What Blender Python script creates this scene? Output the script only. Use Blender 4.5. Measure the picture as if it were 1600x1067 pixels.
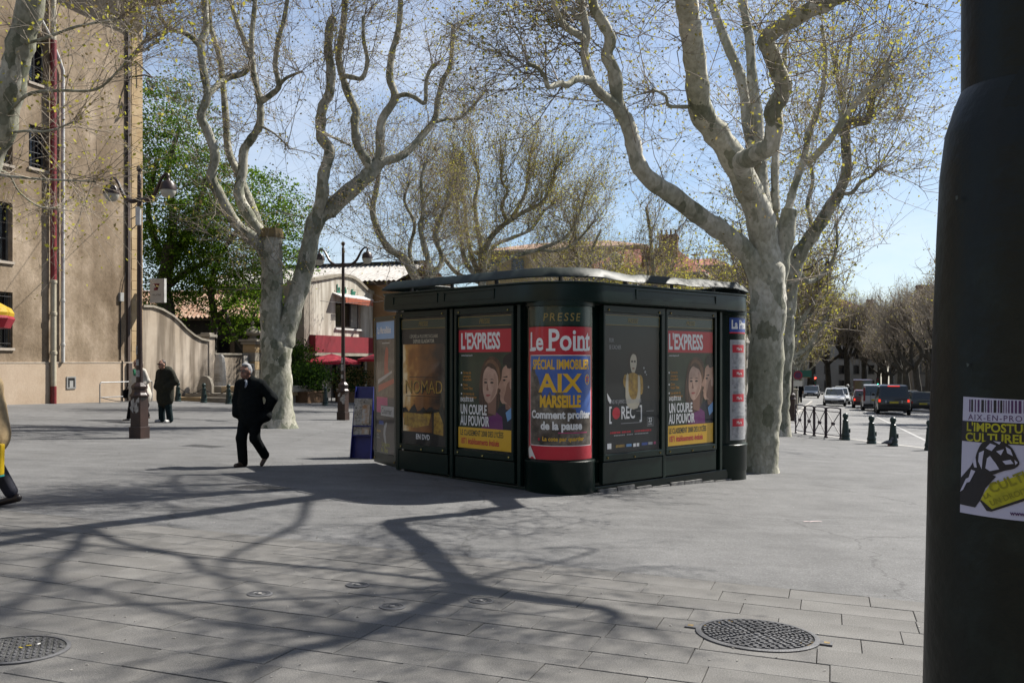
import bpy, bmesh, math, random
import numpy as np
from mathutils import Vector, Matrix, Euler
for o in list(bpy.data.objects): bpy.data.objects.remove(o)
R = math.radians
scn = bpy.context.scene
COL = scn.collection
# ---------------------------------------------------------------- camera
FPX, CX, HY, CAMZ = 1500.0, 800.0, 565.0, 1.68
cam_data = bpy.data.cameras.new('camera'); cam = bpy.data.objects.new('camera', cam_data); COL.objects.link(cam)
cam_data.sensor_width = 36; cam_data.lens = 36*FPX/1600
cam_data.shift_y = (HY-533.5)/1600
cam_data.clip_start = .05; cam_data.clip_end = 3000
cam.location = (0, 0, CAMZ); cam.rotation_euler = (R(90), 0, 0)
scn.camera = cam
# ---------------------------------------------------------------- sky, sun, exposure
SUN_AZ, SUN_EL = R(56), R(47)          # azimuth clockwise from +Y
W = bpy.data.worlds.new('World'); scn.world = W; W.use_nodes = True
wn = W.node_tree.nodes; wl = W.node_tree.links
bg = wn['Background']; sky = wn.new('ShaderNodeTexSky'); sky.sky_type = 'NISHITA'
sky.sun_disc = False; sky.sun_elevation = SUN_EL; sky.sun_rotation = SUN_AZ
sky.air_density = 1.0; sky.dust_density = .8; sky.ozone_density = 4.0; sky.altitude = 200
hs = wn.new('ShaderNodeHueSaturation'); hs.inputs['Saturation'].default_value = 1.2; wl.new(sky.outputs[0], hs.inputs['Color'])
tcw = wn.new('ShaderNodeTexCoord'); mpw = wn.new('ShaderNodeMapping'); mpw.inputs['Scale'].default_value = (1, 1, 2.2); wl.new(tcw.outputs['Generated'], mpw.inputs[0])
cln = wn.new('ShaderNodeTexNoise'); cln.inputs['Scale'].default_value = 2.1; cln.inputs['Detail'].default_value = 8; cln.inputs['Roughness'].default_value = .62; wl.new(mpw.outputs[0], cln.inputs['Vector'])
clr = wn.new('ShaderNodeValToRGB'); clr.color_ramp.elements[0].position = .30; clr.color_ramp.elements[1].position = .85; clr.color_ramp.elements[1].color = (.8, .8, .8, 1); wl.new(cln.outputs['Fac'], clr.inputs[0])
mxw = wn.new('ShaderNodeMixRGB'); wl.new(clr.outputs[0], mxw.inputs[0]); wl.new(hs.outputs[0], mxw.inputs[1]); mxw.inputs[2].default_value = (8.8, 9.0, 9.3, 1)
wl.new(mxw.outputs[0], bg.inputs[0]); bg.inputs[1].default_value = .055
sl = bpy.data.lights.new('sun', 'SUN'); sl.energy = 5.0; sl.angle = R(.53); sl.color = (1, .95, .87)
so = bpy.data.objects.new('sun', sl); COL.objects.link(so)
sd = Vector((math.sin(SUN_AZ)*math.cos(SUN_EL), math.cos(SUN_AZ)*math.cos(SUN_EL), math.sin(SUN_EL)))
so.rotation_euler = (-sd).to_track_quat('-Z', 'Y').to_euler(); so.location = (30, 20, 40)
scn.view_settings.view_transform = 'Standard'; scn.view_settings.look = 'None'
scn.view_settings.exposure = 1.2; scn.view_settings.gamma = 1.0; scn.view_settings.use_curve_mapping = False
scn.render.engine = 'CYCLES'
scn.cycles.max_bounces = 6; scn.cycles.transparent_max_bounces = 12
# ---------------------------------------------------------------- frames
GX, GY = -.0342, -.0114
def G(x, y): return GX*x + GY*y                      # the square falls gently to the right and away
TH = R(18.5); SS = (math.sin(TH), math.cos(TH)); RR = (math.cos(TH), -math.sin(TH))
def SF(b, a): return (a*SS[0]+b*RR[0], a*SS[1]+b*RR[1])   # street frame: b to the right, a along the street
def SG(b, a, dz=0):
    x, y = SF(b, a); return (x, y, G(x, y)+dz)
def P(px, py, d): return Vector(((px-CX)/FPX*d, d, CAMZ+(HY-py)/FPX*d))
GN = Vector((-GX, -GY, 1)).normalized()
GROT = Vector((0, 0, 1)).rotation_difference(GN)
# ---------------------------------------------------------------- materials
def _n(nt, t, **k):
    n = nt.nodes.new(t)
    for a, v in k.items(): setattr(n, a, v)
    return n
MATS = {}
ALB = .64                       # common albedo scale that goes with the exposure above
def sc3(c): return tuple(v*ALB for v in c)
def mat(name, c, rough=.6, c2=None, scale=4, bump=0, bscale=40, metal=0, spec=.4, detail=5, contrast=.25, emit=None, coat=0, stretch=None, c3=None):
    if name in MATS: return MATS[name]
    c = sc3(c); c2 = sc3(c2) if c2 else None; c3 = sc3(c3) if c3 else None
    m = bpy.data.materials.new(name); m.use_nodes = True; nt = m.node_tree
    b = nt.nodes['Principled BSDF']; L = nt.links
    b.inputs['Roughness'].default_value = rough; b.inputs['Metallic'].default_value = metal
    b.inputs['Specular IOR Level'].default_value = spec; b.inputs['Coat Weight'].default_value = coat
    col = tuple(c)+(1,)
    b.inputs['Base Color'].default_value = col
    tc = _n(nt, 'ShaderNodeTexCoord'); co = tc.outputs['Object']
    if stretch:
        mp = _n(nt, 'ShaderNodeMapping'); mp.inputs['Scale'].default_value = stretch; L.new(co, mp.inputs[0]); co = mp.outputs[0]
    if c2 is None and emit is None and contrast: c2 = tuple(max(0, v*(1-contrast)) for v in c)
    if c2 is not None:
        no = _n(nt, 'ShaderNodeTexNoise'); no.inputs['Scale'].default_value = scale; no.inputs['Detail'].default_value = detail
        no.inputs['Roughness'].default_value = .6
        L.new(co, no.inputs['Vector'])
        rp = _n(nt, 'ShaderNodeValToRGB'); L.new(no.outputs['Fac'], rp.inputs[0])
        e = rp.color_ramp.elements; e[0].position = .36; e[1].position = .64
        e[0].color = tuple(c2)+(1,); e[1].color = col
        if c3: x = rp.color_ramp.elements.new(.52); x.color = tuple(c3)+(1,)
        L.new(rp.outputs[0], b.inputs['Base Color'])
    if bump:
        n2 = _n(nt, 'ShaderNodeTexNoise'); n2.inputs['Scale'].default_value = bscale; n2.inputs['Detail'].default_value = 6
        L.new(co, n2.inputs['Vector'])
        bp = _n(nt, 'ShaderNodeBump'); bp.inputs['Strength'].default_value = bump; bp.inputs['Distance'].default_value = .03
        L.new(n2.outputs['Fac'], bp.inputs['Height']); L.new(bp.outputs[0], b.inputs['Normal'])
    if emit: b.inputs['Emission Color'].default_value = tuple(emit[:3])+(1,); b.inputs['Emission Strength'].default_value = emit[3]
    MATS[name] = m; return m
def layered(name, stops, scale, c_big, big_scale, rough=.85, bump=.3, bscale=60, fine=None, streak=None):
    """weathered surface: fine ramp noise times large patches (and optional vertical streaks)"""
    if name in MATS: return MATS[name]
    m = bpy.data.materials.new(name); m.use_nodes = True; nt = m.node_tree; L = nt.links
    b = nt.nodes['Principled BSDF']; b.inputs['Roughness'].default_value = rough; b.inputs['Specular IOR Level'].default_value = .25
    tc = _n(nt, 'ShaderNodeTexCoord'); co = tc.outputs['Object']
    n1 = _n(nt, 'ShaderNodeTexNoise'); n1.inputs['Scale'].default_value = scale; n1.inputs['Detail'].default_value = 8; n1.inputs['Roughness'].default_value = .68
    L.new(co, n1.inputs['Vector'])
    rp = _n(nt, 'ShaderNodeValToRGB'); L.new(n1.outputs['Fac'], rp.inputs[0])
    cr = rp.color_ramp
    while len(cr.elements) < len(stops): cr.elements.new(.5)
    for e, (p, c) in zip(cr.elements, stops): e.position = p; e.color = sc3(c)+(1,)
    n2 = _n(nt, 'ShaderNodeTexNoise'); n2.inputs['Scale'].default_value = big_scale; n2.inputs['Detail'].default_value = 4
    L.new(co, n2.inputs['Vector'])
    r2 = _n(nt, 'ShaderNodeValToRGB'); L.new(n2.outputs['Fac'], r2.inputs[0])
    r2.color_ramp.elements[0].position = .35; r2.color_ramp.elements[1].position = .65
    r2.color_ramp.elements[0].color = tuple(c_big)+(1,); r2.color_ramp.elements[1].color = (1, 1, 1, 1)
    mx = _n(nt, 'ShaderNodeMixRGB', blend_type='MULTIPLY'); mx.inputs[0].default_value = 1
    L.new(rp.outputs[0], mx.inputs[1]); L.new(r2.outputs[0], mx.inputs[2]); out = mx.outputs[0]
    if streak:
        mp = _n(nt, 'ShaderNodeMapping'); mp.inputs['Scale'].default_value = streak[0]; L.new(co, mp.inputs[0])
        n3 = _n(nt, 'ShaderNodeTexNoise'); n3.inputs['Scale'].default_value = 1; n3.inputs['Detail'].default_value = 6; L.new(mp.outputs[0], n3.inputs['Vector'])
        r3 = _n(nt, 'ShaderNodeValToRGB'); L.new(n3.outputs['Fac'], r3.inputs[0])
        r3.color_ramp.elements[0].position = .4; r3.color_ramp.elements[1].position = .6
        r3.color_ramp.elements[0].color = tuple(streak[1])+(1,); r3.color_ramp.elements[1].color = (1, 1, 1, 1)
        m3 = _n(nt, 'ShaderNodeMixRGB', blend_type='MULTIPLY'); m3.inputs[0].default_value = 1
        L.new(out, m3.inputs[1]); L.new(r3.outputs[0], m3.inputs[2]); out = m3.outputs[0]
    if fine:
        n4 = _n(nt, 'ShaderNodeTexNoise'); n4.inputs['Scale'].default_value = fine[0]; n4.inputs['Detail'].default_value = 2; L.new(co, n4.inputs['Vector'])
        r4 = _n(nt, 'ShaderNodeValToRGB'); L.new(n4.outputs['Fac'], r4.inputs[0])
        r4.color_ramp.elements[0].position = .3; r4.color_ramp.elements[1].position = .7
        v = fine[1]; r4.color_ramp.elements[0].color = (v, v, v, 1); r4.color_ramp.elements[1].color = (1, 1, 1, 1)
        m4 = _n(nt, 'ShaderNodeMixRGB', blend_type='MULTIPLY'); m4.inputs[0].default_value = 1
        L.new(out, m4.inputs[1]); L.new(r4.outputs[0], m4.inputs[2]); out = m4.outputs[0]
    L.new(out, b.inputs['Base Color'])
    if bump:
        n5 = _n(nt, 'ShaderNodeTexNoise'); n5.inputs['Scale'].default_value = bscale; n5.inputs['Detail'].default_value = 6; L.new(co, n5.inputs['Vector'])
        bp = _n(nt, 'ShaderNodeBump'); bp.inputs['Strength'].default_value = bump; bp.inputs['Distance'].default_value = .02
        L.new(n5.outputs['Fac'], bp.inputs['Height']); L.new(bp.outputs[0], b.inputs['Normal'])
    MATS[name] = m; return m
def leafmat(name, c, c2, trans=.45):
    if name in MATS: return MATS[name]
    m = bpy.data.materials.new(name); m.use_nodes = True; nt = m.node_tree; L = nt.links
    out = nt.nodes['Material Output']; nt.nodes.remove(nt.nodes['Principled BSDF'])
    tc = _n(nt, 'ShaderNodeTexCoord'); no = _n(nt, 'ShaderNodeTexNoise'); no.inputs['Scale'].default_value = 1.3; no.inputs['Detail'].default_value = 4
    L.new(tc.outputs['Object'], no.inputs['Vector'])
    rp = _n(nt, 'ShaderNodeValToRGB'); L.new(no.outputs['Fac'], rp.inputs[0])
    rp.color_ramp.elements[0].position = .35; rp.color_ramp.elements[1].position = .65
    rp.color_ramp.elements[0].color = tuple(v*.8 for v in c2)+(1,); rp.color_ramp.elements[1].color = tuple(v*.8 for v in c)+(1,)
    d = _n(nt, 'ShaderNodeBsdfDiffuse'); t = _n(nt, 'ShaderNodeBsdfTranslucent'); mx = _n(nt, 'ShaderNodeMixShader'); mx.inputs[0].default_value = trans
    L.new(rp.outputs[0], d.inputs[0]); L.new(rp.outputs[0], t.inputs[0]); L.new(d.outputs[0], mx.inputs[1]); L.new(t.outputs[0], mx.inputs[2])
    L.new(mx.outputs[0], out.inputs[0]); MATS[name] = m; return m
def glassmat(name, tint=(1, 1, 1), ior=1.45, rough=.02):
    if name in MATS: return MATS[name]
    m = bpy.data.materials.new(name); m.use_nodes = True; nt = m.node_tree; L = nt.links
    out = nt.nodes['Material Output']; nt.nodes.remove(nt.nodes['Principled BSDF'])
    f = _n(nt, 'ShaderNodeFresnel'); gg = _n(nt, 'ShaderNodeNewGeometry'); mi_ = _n(nt, 'ShaderNodeMath', operation='MULTIPLY_ADD'); mi_.inputs[1].default_value = 1/ior-ior; mi_.inputs[2].default_value = ior
    L.new(gg.outputs['Backfacing'], mi_.inputs[0]); L.new(mi_.outputs[0], f.inputs[0])
    t = _n(nt, 'ShaderNodeBsdfTransparent'); t.inputs[0].default_value = tuple(tint)+(1,)
    g = _n(nt, 'ShaderNodeBsdfGlossy'); g.inputs['Roughness'].default_value = rough
    mx = _n(nt, 'ShaderNodeMixShader'); L.new(f.outputs[0], mx.inputs[0]); L.new(t.outputs[0], mx.inputs[1]); L.new(g.outputs[0], mx.inputs[2])
    L.new(mx.outputs[0], out.inputs[0]); MATS[name] = m; return m
# ---------------------------------------------------------------- mesh helpers
def tag(o, label=None, cat=None, group=None, kind=None):
    if label: o['label'] = label
    if cat: o['category'] = cat
    if group: o['group'] = group
    if kind: o['kind'] = kind
    return o
def empty(name, loc=(0, 0, 0), rz=0, label=None, cat=None, group=None):
    o = bpy.data.objects.new(name, None); COL.objects.link(o); o.location = loc; o.rotation_euler = (0, 0, rz)
    o.empty_display_size = .2
    return tag(o, label, cat, group)
def link(name, me, m, parent=None, smooth=False, loc=None):
    if m is not None:
        for x in (m if isinstance(m, (list, tuple)) else [m]): me.materials.append(x)
    if smooth: me.polygons.foreach_set('use_smooth', [True]*len(me.polygons))
    o = bpy.data.objects.new(name, me); COL.objects.link(o)
    if parent: o.parent = parent
    if loc is not None: o.location = loc
    return o
def copy_tree(o, parent=None):
    c = o.copy(); COL.objects.link(c)
    if parent: c.parent = parent
    for ch in list(o.children): copy_tree(ch, c)
    return c
class MB:
    def __init__(s): s.v = []; s.f = []; s.mi = []
    def add(s, vs, fs, mi=0):
        k = len(s.v); s.v += [tuple(v) for v in vs]; s.f += [tuple(i+k for i in f) for f in fs]; s.mi += [mi]*len(fs); return s
    def box(s, c, d, rot=None, mi=0, taper=1.0):
        hx, hy, hz = d[0]/2, d[1]/2, d[2]/2
        vs = [Vector((x*hx*(taper if z > 0 else 1), y*hy*(taper if z > 0 else 1), z*hz)) for z in (-1, 1) for y in (-1, 1) for x in (-1, 1)]
        if rot is not None:
            q = rot if not isinstance(rot, (tuple, list)) else Euler(rot).to_quaternion()
            vs = [q @ v for v in vs]
        c = Vector(c); vs = [v+c for v in vs]
        return s.add(vs, [(0, 2, 3, 1), (4, 5, 7, 6), (0, 1, 5, 4), (2, 6, 7, 3), (0, 4, 6, 2), (1, 3, 7, 5)], mi)
    def b2(s, x0, x1, y0, y1, z0, z1, mi=0): return s.box(((x0+x1)/2, (y0+y1)/2, (z0+z1)/2), (x1-x0, y1-y0, z1-z0), None, mi)
    def tube(s, pts, rad, n=8, cap=True, mi=0, jitter=0, rng=None, closed=False):
        pts = [Vector(p) for p in pts]; m = len(pts)
        if not hasattr(rad, '__len__'): rad = [rad]*m
        t = [(pts[min(i+1, m-1)]-pts[max(i-1, 0)]).normalized() for i in range(m)]
        if closed: t = [(pts[(i+1) % m]-pts[(i-1) % m]).normalized() for i in range(m)]
        u = t[0].orthogonal().normalized(); vs = []
        for i in range(m):
            u = (u-t[i]*u.dot(t[i]))
            u = u.normalized() if u.length > 1e-6 else t[i].orthogonal().normalized()
            w = t[i].cross(u)
            for k in range(n):
                a = 2*math.pi*k/n; r = rad[i]*(1+(rng.uniform(-jitter, jitter) if jitter else 0))
                vs.append(pts[i]+u*(r*math.cos(a))+w*(r*math.sin(a)))
        fs = []
        for i in range(m if closed else m-1):
            j = (i+1) % m
            for k in range(n): fs.append((i*n+k, i*n+(k+1) % n, j*n+(k+1) % n, j*n+k))
        if cap and not closed: fs.append(tuple(range(n-1, -1, -1))); fs.append(tuple((m-1)*n+k for k in range(n)))
        return s.add(vs, fs, mi)
    def lathe(s, prof, n=16, c=(0, 0, 0), mi=0, a0=0, a1=2*math.pi):
        full = abs(a1-a0-2*math.pi) < 1e-6; m = n if full else n+1; vs = []
        for r, z in prof:
            for k in range(m):
                a = a0+(a1-a0)*k/n; vs.append((c[0]+r*math.cos(a), c[1]+r*math.sin(a), c[2]+z))
        fs = []
        for i in range(len(prof)-1):
            for k in range(n if full else n):
                k2 = (k+1) % m; fs.append((i*m+k, i*m+k2, (i+1)*m+k2, (i+1)*m+k))
        if full:
            if prof[0][0] > 1e-4: fs.append(tuple(range(m-1, -1, -1)))
            if prof[-1][0] > 1e-4: fs.append(tuple((len(prof)-1)*m+k for k in range(m)))
        return s.add(vs, fs, mi)
    def prism(s, poly, d, frame=None, mi=0):
        """poly: list of 2D points (x,z); extruded along local y from 0 to d; frame: 4x4"""
        n = len(poly); vs = [Vector((x, 0, z)) for x, z in poly]+[Vector((x, d, z)) for x, z in poly]
        if frame is not None: vs = [frame @ v for v in vs]
        fs = [tuple(range(n)), tuple(range(2*n-1, n-1, -1))]+[(i, n+i, n+(i+1) % n, (i+1) % n) for i in range(n)]
        return s.add(vs, fs, mi)
    def quad(s, a, b, c, d, mi=0): return s.add([a, b, c, d], [(0, 1, 2, 3)], mi)
    def build(s, name, m, parent=None, smooth=False, loc=None, bevel=0, fix=True):
        me = bpy.data.meshes.new(name); me.from_pydata(s.v, [], s.f)
        if any(s.mi): me.polygons.foreach_set('material_index', s.mi)
        if fix or bevel:
            bm = bmesh.new(); bm.from_mesh(me)
            if bevel:
                bmesh.ops.bevel(bm, geom=[e for e in bm.edges if e.is_manifold and e.calc_face_angle(0) > .5], offset=bevel, segments=2, affect='EDGES', profile=.6)
            bmesh.ops.recalc_face_normals(bm, faces=bm.faces); bm.to_mesh(me); bm.free()
        o = link(name, me, m, parent, False, loc)
        if smooth: smooth_by_angle(me)
        return o
def smooth_by_angle(me, ang=R(38)):
    me.polygons.foreach_set('use_smooth', [True]*len(me.polygons))
    try: me.set_sharp_from_angle(angle=ang)
    except Exception: pass
def part(name, m, parent, fn, smooth=False, bevel=0):
    b = MB(); fn(b); return b.build(name, m, parent, smooth, None, bevel)
def catmull(pts, rad, sub=4):
    pts = [Vector(p) for p in pts]; n = len(pts); op = []; orr = []
    for i in range(n-1):
        p0, p1, p2, p3 = pts[max(i-1, 0)], pts[i], pts[i+1], pts[min(i+2, n-1)]
        for k in range(sub):
            t = k/sub
            op.append(.5*((2*p1)+(p2-p0)*t+(2*p0-5*p1+4*p2-p3)*t*t+(3*p1-p0-3*p2+p3)*t**3)); orr.append(rad[i]*(1-t)+rad[i+1]*t)
    op.append(pts[-1]); orr.append(rad[-1]); return op, orr
def text_mesh(body, size, sx=1.0, bold=0.0, align='CENTER', shear=0.0, extrude=0.001, spacing=1.0):
    cu = bpy.data.curves.new('lettering', 'FONT'); cu.body = body; cu.size = size; cu.align_x = align
    cu.offset = bold; cu.shear = shear; cu.extrude = extrude; cu.space_character = spacing; cu.resolution_u = 3
    o = bpy.data.objects.new('lettering', cu); COL.objects.link(o)
    dg = bpy.context.evaluated_depsgraph_get(); dg.update()
    me = bpy.data.meshes.new_from_object(o.evaluated_get(dg)); bpy.data.objects.remove(o); bpy.data.curves.remove(cu)
    me.transform(Matrix.Scale(sx, 4, (1, 0, 0))); return me
def slice_x(me, step=.03):
    bm = bmesh.new(); bm.from_mesh(me)
    xs = [v.co.x for v in bm.verts]; x = math.floor(min(xs)/step)*step+step
    while x < max(xs):
        bmesh.ops.bisect_plane(bm, geom=bm.verts[:]+bm.edges[:]+bm.faces[:], plane_co=(x, 0, 0), plane_no=(1, 0, 0), dist=1e-5); x += step
    bm.to_mesh(me); bm.free()
def put_text(parent, body, size, m, loc, rot, **k):
    """lettering standing in the local x-z plane of `parent`"""
    me = text_mesh(body, size, **k); me.materials.clear()
    o = link('lettering', me, m, parent); o.location = loc; o.rotation_euler = rot; return o
# ---------------------------------------------------------------- shared materials
def asphaltmat(name, c0, c1, c2, crack=1.0):
    m = bpy.data.materials.new(name); m.use_nodes = True; nt = m.node_tree; L = nt.links; b = nt.nodes['Principled BSDF']; b.inputs['Roughness'].default_value = .82; b.inputs['Specular IOR Level'].default_value = .3
    co = _n(nt, 'ShaderNodeTexCoord').outputs['Object']
    def noise(sc, det=5, rgh=.6): n = _n(nt, 'ShaderNodeTexNoise'); n.inputs['Scale'].default_value = sc; n.inputs['Detail'].default_value = det; n.inputs['Roughness'].default_value = rgh; L.new(co, n.inputs['Vector']); return n
    def ramp(src, stops, const=False):
        r_ = _n(nt, 'ShaderNodeValToRGB'); L.new(src, r_.inputs[0]); cr = r_.color_ramp
        while len(cr.elements) < len(stops): cr.elements.new(.5)
        for e, (p_, c) in zip(cr.elements, stops): e.position = p_; e.color = (c if isinstance(c, tuple) else (c, c, c))+(1,)
        return r_.outputs[0]
    def mul(a, b_): x = _n(nt, 'ShaderNodeMixRGB', blend_type='MULTIPLY'); x.inputs[0].default_value = 1; L.new(a, x.inputs[1]); L.new(b_, x.inputs[2]); return x.outputs[0]
    out = ramp(noise(1.7, 8, .7).outputs['Fac'], [(.3, sc3(c0)), (.5, sc3(c1)), (.7, sc3(c2))])
    out = mul(out, ramp(noise(.3, 3).outputs['Fac'], [(.38, .84), (.6, 1.0)]))
    v = _n(nt, 'ShaderNodeTexVoronoi'); v.inputs['Scale'].default_value = 110; L.new(co, v.inputs['Vector']); sp = _n(nt, 'ShaderNodeSeparateColor'); L.new(v.outputs['Color'], sp.inputs[0])
    out = mul(out, ramp(sp.outputs[0], [(0, .68), (.5, .95), (.88, 1.05), (1.0, 1.5)]))
    # dark spots of gum and oil
    v2 = _n(nt, 'ShaderNodeTexVoronoi'); v2.inputs['Scale'].default_value = 2.3; L.new(co, v2.inputs['Vector']); out = mul(out, ramp(v2.outputs['Distance'], [(.035, .62), (.06, 1.0)]))
    # cracks
    nd = noise(1.4, 5); ad = _n(nt, 'ShaderNodeMixRGB', blend_type='ADD'); ad.inputs[0].default_value = .55; L.new(co, ad.inputs[1]); L.new(nd.outputs['Color'], ad.inputs[2])
    v3 = _n(nt, 'ShaderNodeTexVoronoi'); v3.feature = 'DISTANCE_TO_EDGE'; v3.inputs['Scale'].default_value = .22; L.new(ad.outputs[0], v3.inputs['Vector']); out = mul(out, ramp(v3.outputs['Distance'], [(.0015, 1-.4*crack), (.004, 1.0)]))
    # faint wheel-worn streaks
    mp = _n(nt, 'ShaderNodeMapping'); mp.inputs['Rotation'].default_value = (0, 0, R(-35)); mp.inputs['Scale'].default_value = (.25, 2.2, 1); L.new(co, mp.inputs[0]); n5 = _n(nt, 'ShaderNodeTexNoise'); n5.inputs['Scale'].default_value = 1.3; n5.inputs['Detail'].default_value = 5; L.new(mp.outputs[0], n5.inputs['Vector']); out = mul(out, ramp(n5.outputs['Fac'], [(.35, .90), (.62, 1.04)]))
    L.new(out, b.inputs['Base Color'])
    bp = _n(nt, 'ShaderNodeBump'); bp.inputs['Strength'].default_value = .5; bp.inputs['Distance'].default_value = .006; L.new(sp.outputs[0], bp.inputs['Height']); L.new(bp.outputs[0], b.inputs['Normal']); MATS[name] = m; return m
ASPH = asphaltmat('asphalt', (.132, .132, .132), (.168, .168, .168), (.203, .203, .202))
ROADM = asphaltmat('road_asphalt', (.20, .20, .20), (.235, .235, .235), (.275, .275, .275), .6)
SLABM = layered('stone_slab', [(.25, (.18, .175, .168)), (.5, (.225, .22, .21)), (.75, (.265, .258, .247))], 2.2, (.8, .79, .78), .5, .85, .35, 130, fine=(210, .74))
JOINT = mat('joint_dirt', (.075, .07, .062), .95, contrast=.4)
KERB = mat('kerb_stone', (.48, .46, .43), .85, (.33, .32, .3), 3, .2)
IRON = layered('cast_iron', [(.3, (.10, .10, .105)), (.7, (.19, .19, .195))], 6, (.7, .7, .7), 2, .55, .25, 80)
RUST = mat('ochre_rust', (.42, .27, .07), .8, (.16, .12, .06), 14)
GREEN = layered('kiosk_green_paint', [(.3, (.007, .020, .016)), (.7, (.012, .032, .025))], 2.5, (.7, .72, .72), .8, .32, .05, 30)
GREEN2 = mat('bollard_green_paint', (.016, .045, .04), .4, (.01, .026, .024), 5)
BROWN = mat('lamp_brown_paint', (.050, .024, .018), .4, (.028, .014, .011), 6)
DARK = mat('black_metal', (.012, .012, .013), .5)
def barkmat(name, cols, scale=5.0, mult=1.0):
    m = bpy.data.materials.new(name); m.use_nodes = True; nt = m.node_tree; L = nt.links; b = nt.nodes['Principled BSDF']; b.inputs['Roughness'].default_value = .88; b.inputs['Specular IOR Level'].default_value = .2
    tc = _n(nt, 'ShaderNodeTexCoord'); mp = _n(nt, 'ShaderNodeMapping'); mp.inputs['Scale'].default_value = (1, 1, .6); L.new(tc.outputs['Object'], mp.inputs[0])
    n0 = _n(nt, 'ShaderNodeTexNoise'); n0.inputs['Scale'].default_value = 6; n0.inputs['Detail'].default_value = 5; L.new(mp.outputs[0], n0.inputs['Vector'])
    ad = _n(nt, 'ShaderNodeMixRGB', blend_type='ADD'); ad.inputs[0].default_value = .30; L.new(mp.outputs[0], ad.inputs[1]); L.new(n0.outputs['Color'], ad.inputs[2])
    vo = _n(nt, 'ShaderNodeTexVoronoi'); vo.inputs['Scale'].default_value = scale; L.new(ad.outputs[0], vo.inputs['Vector'])
    rp = _n(nt, 'ShaderNodeValToRGB'); rp.color_ramp.interpolation = 'CONSTANT'; sp = _n(nt, 'ShaderNodeSeparateColor'); L.new(vo.outputs['Color'], sp.inputs[0]); L.new(sp.outputs[0], rp.inputs[0])
    cr = rp.color_ramp
    while len(cr.elements) < len(cols): cr.elements.new(.5)
    for k, (e, c) in enumerate(zip(cr.elements, cols)): e.position = k/len(cols); e.color = tuple(v*mult*ALB for v in c)+(1,)
    n1 = _n(nt, 'ShaderNodeTexNoise'); n1.inputs['Scale'].default_value = 16; n1.inputs['Detail'].default_value = 6; L.new(mp.outputs[0], n1.inputs['Vector'])
    r1_ = _n(nt, 'ShaderNodeValToRGB'); L.new(n1.outputs['Fac'], r1_.inputs[0]); r1_.color_ramp.elements[0].position = .32; r1_.color_ramp.elements[1].position = .62; r1_.color_ramp.elements[0].color = (.66, .66, .63, 1); r1_.color_ramp.elements[1].color = (1, 1, 1, 1)
    mx = _n(nt, 'ShaderNodeMixRGB', blend_type='MULTIPLY'); mx.inputs[0].default_value = 1; L.new(rp.outputs[0], mx.inputs[1]); L.new(r1_.outputs[0], mx.inputs[2])
    n2 = _n(nt, 'ShaderNodeTexNoise'); n2.inputs['Scale'].default_value = 1.2; n2.inputs['Detail'].default_value = 3; L.new(mp.outputs[0], n2.inputs['Vector'])
    r2_ = _n(nt, 'ShaderNodeValToRGB'); L.new(n2.outputs['Fac'], r2_.inputs[0]); r2_.color_ramp.elements[0].position = .38; r2_.color_ramp.elements[1].position = .62; r2_.color_ramp.elements[0].color = (.66, .68, .62, 1); r2_.color_ramp.elements[1].color = (1, 1, 1, 1)
    m2 = _n(nt, 'ShaderNodeMixRGB', blend_type='MULTIPLY'); m2.inputs[0].default_value = 1; L.new(mx.outputs[0], m2.inputs[1]); L.new(r2_.outputs[0], m2.inputs[2]); L.new(m2.outputs[0], b.inputs['Base Color'])
    bp = _n(nt, 'ShaderNodeBump'); bp.inputs['Strength'].default_value = .5; bp.inputs['Distance'].default_value = .02; L.new(sp.outputs[0], bp.inputs['Height'])
    b2_ = _n(nt, 'ShaderNodeBump'); b2_.inputs['Strength'].default_value = .5; b2_.inputs['Distance'].default_value = .02; L.new(n1.outputs['Fac'], b2_.inputs['Height']); L.new(bp.outputs[0], b2_.inputs['Normal']); L.new(b2_.outputs[0], b.inputs['Normal'])
    MATS[name] = m; return m
BARK = barkmat('plane_bark', [(.25, .26, .20), (.42, .41, .33), (.50, .485, .41), (.55, .53, .45), (.70, .67, .58), (.42, .41, .33), (.53, .51, .43)], 6.0)
BARKP = barkmat('pale_plane_bark', [(.55, .54, .44), (.72, .69, .58), (.78, .75, .64), (.81, .78, .675), (.88, .84, .735), (.75, .72, .61), (.42, .42, .33)], 4.0)
BARKD = layered('dark_bark', [(.3, (.055, .05, .04)), (.7, (.13, .115, .09))], 5, (.7, .7, .7), 1.5, .9, .4, 30)
TWIG = mat('twig_bark', (.42, .36, .28), .85, (.25, .21, .17), 3)
GLASS = glassmat('pane_glass', ior=1.27)
GLASSD = mat('dark_window_glass', (.012, .014, .017), .06, contrast=.3, spec=.6)
WHITE = mat('white_paint', (.75, .74, .71), .6, contrast=.1)
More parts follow.
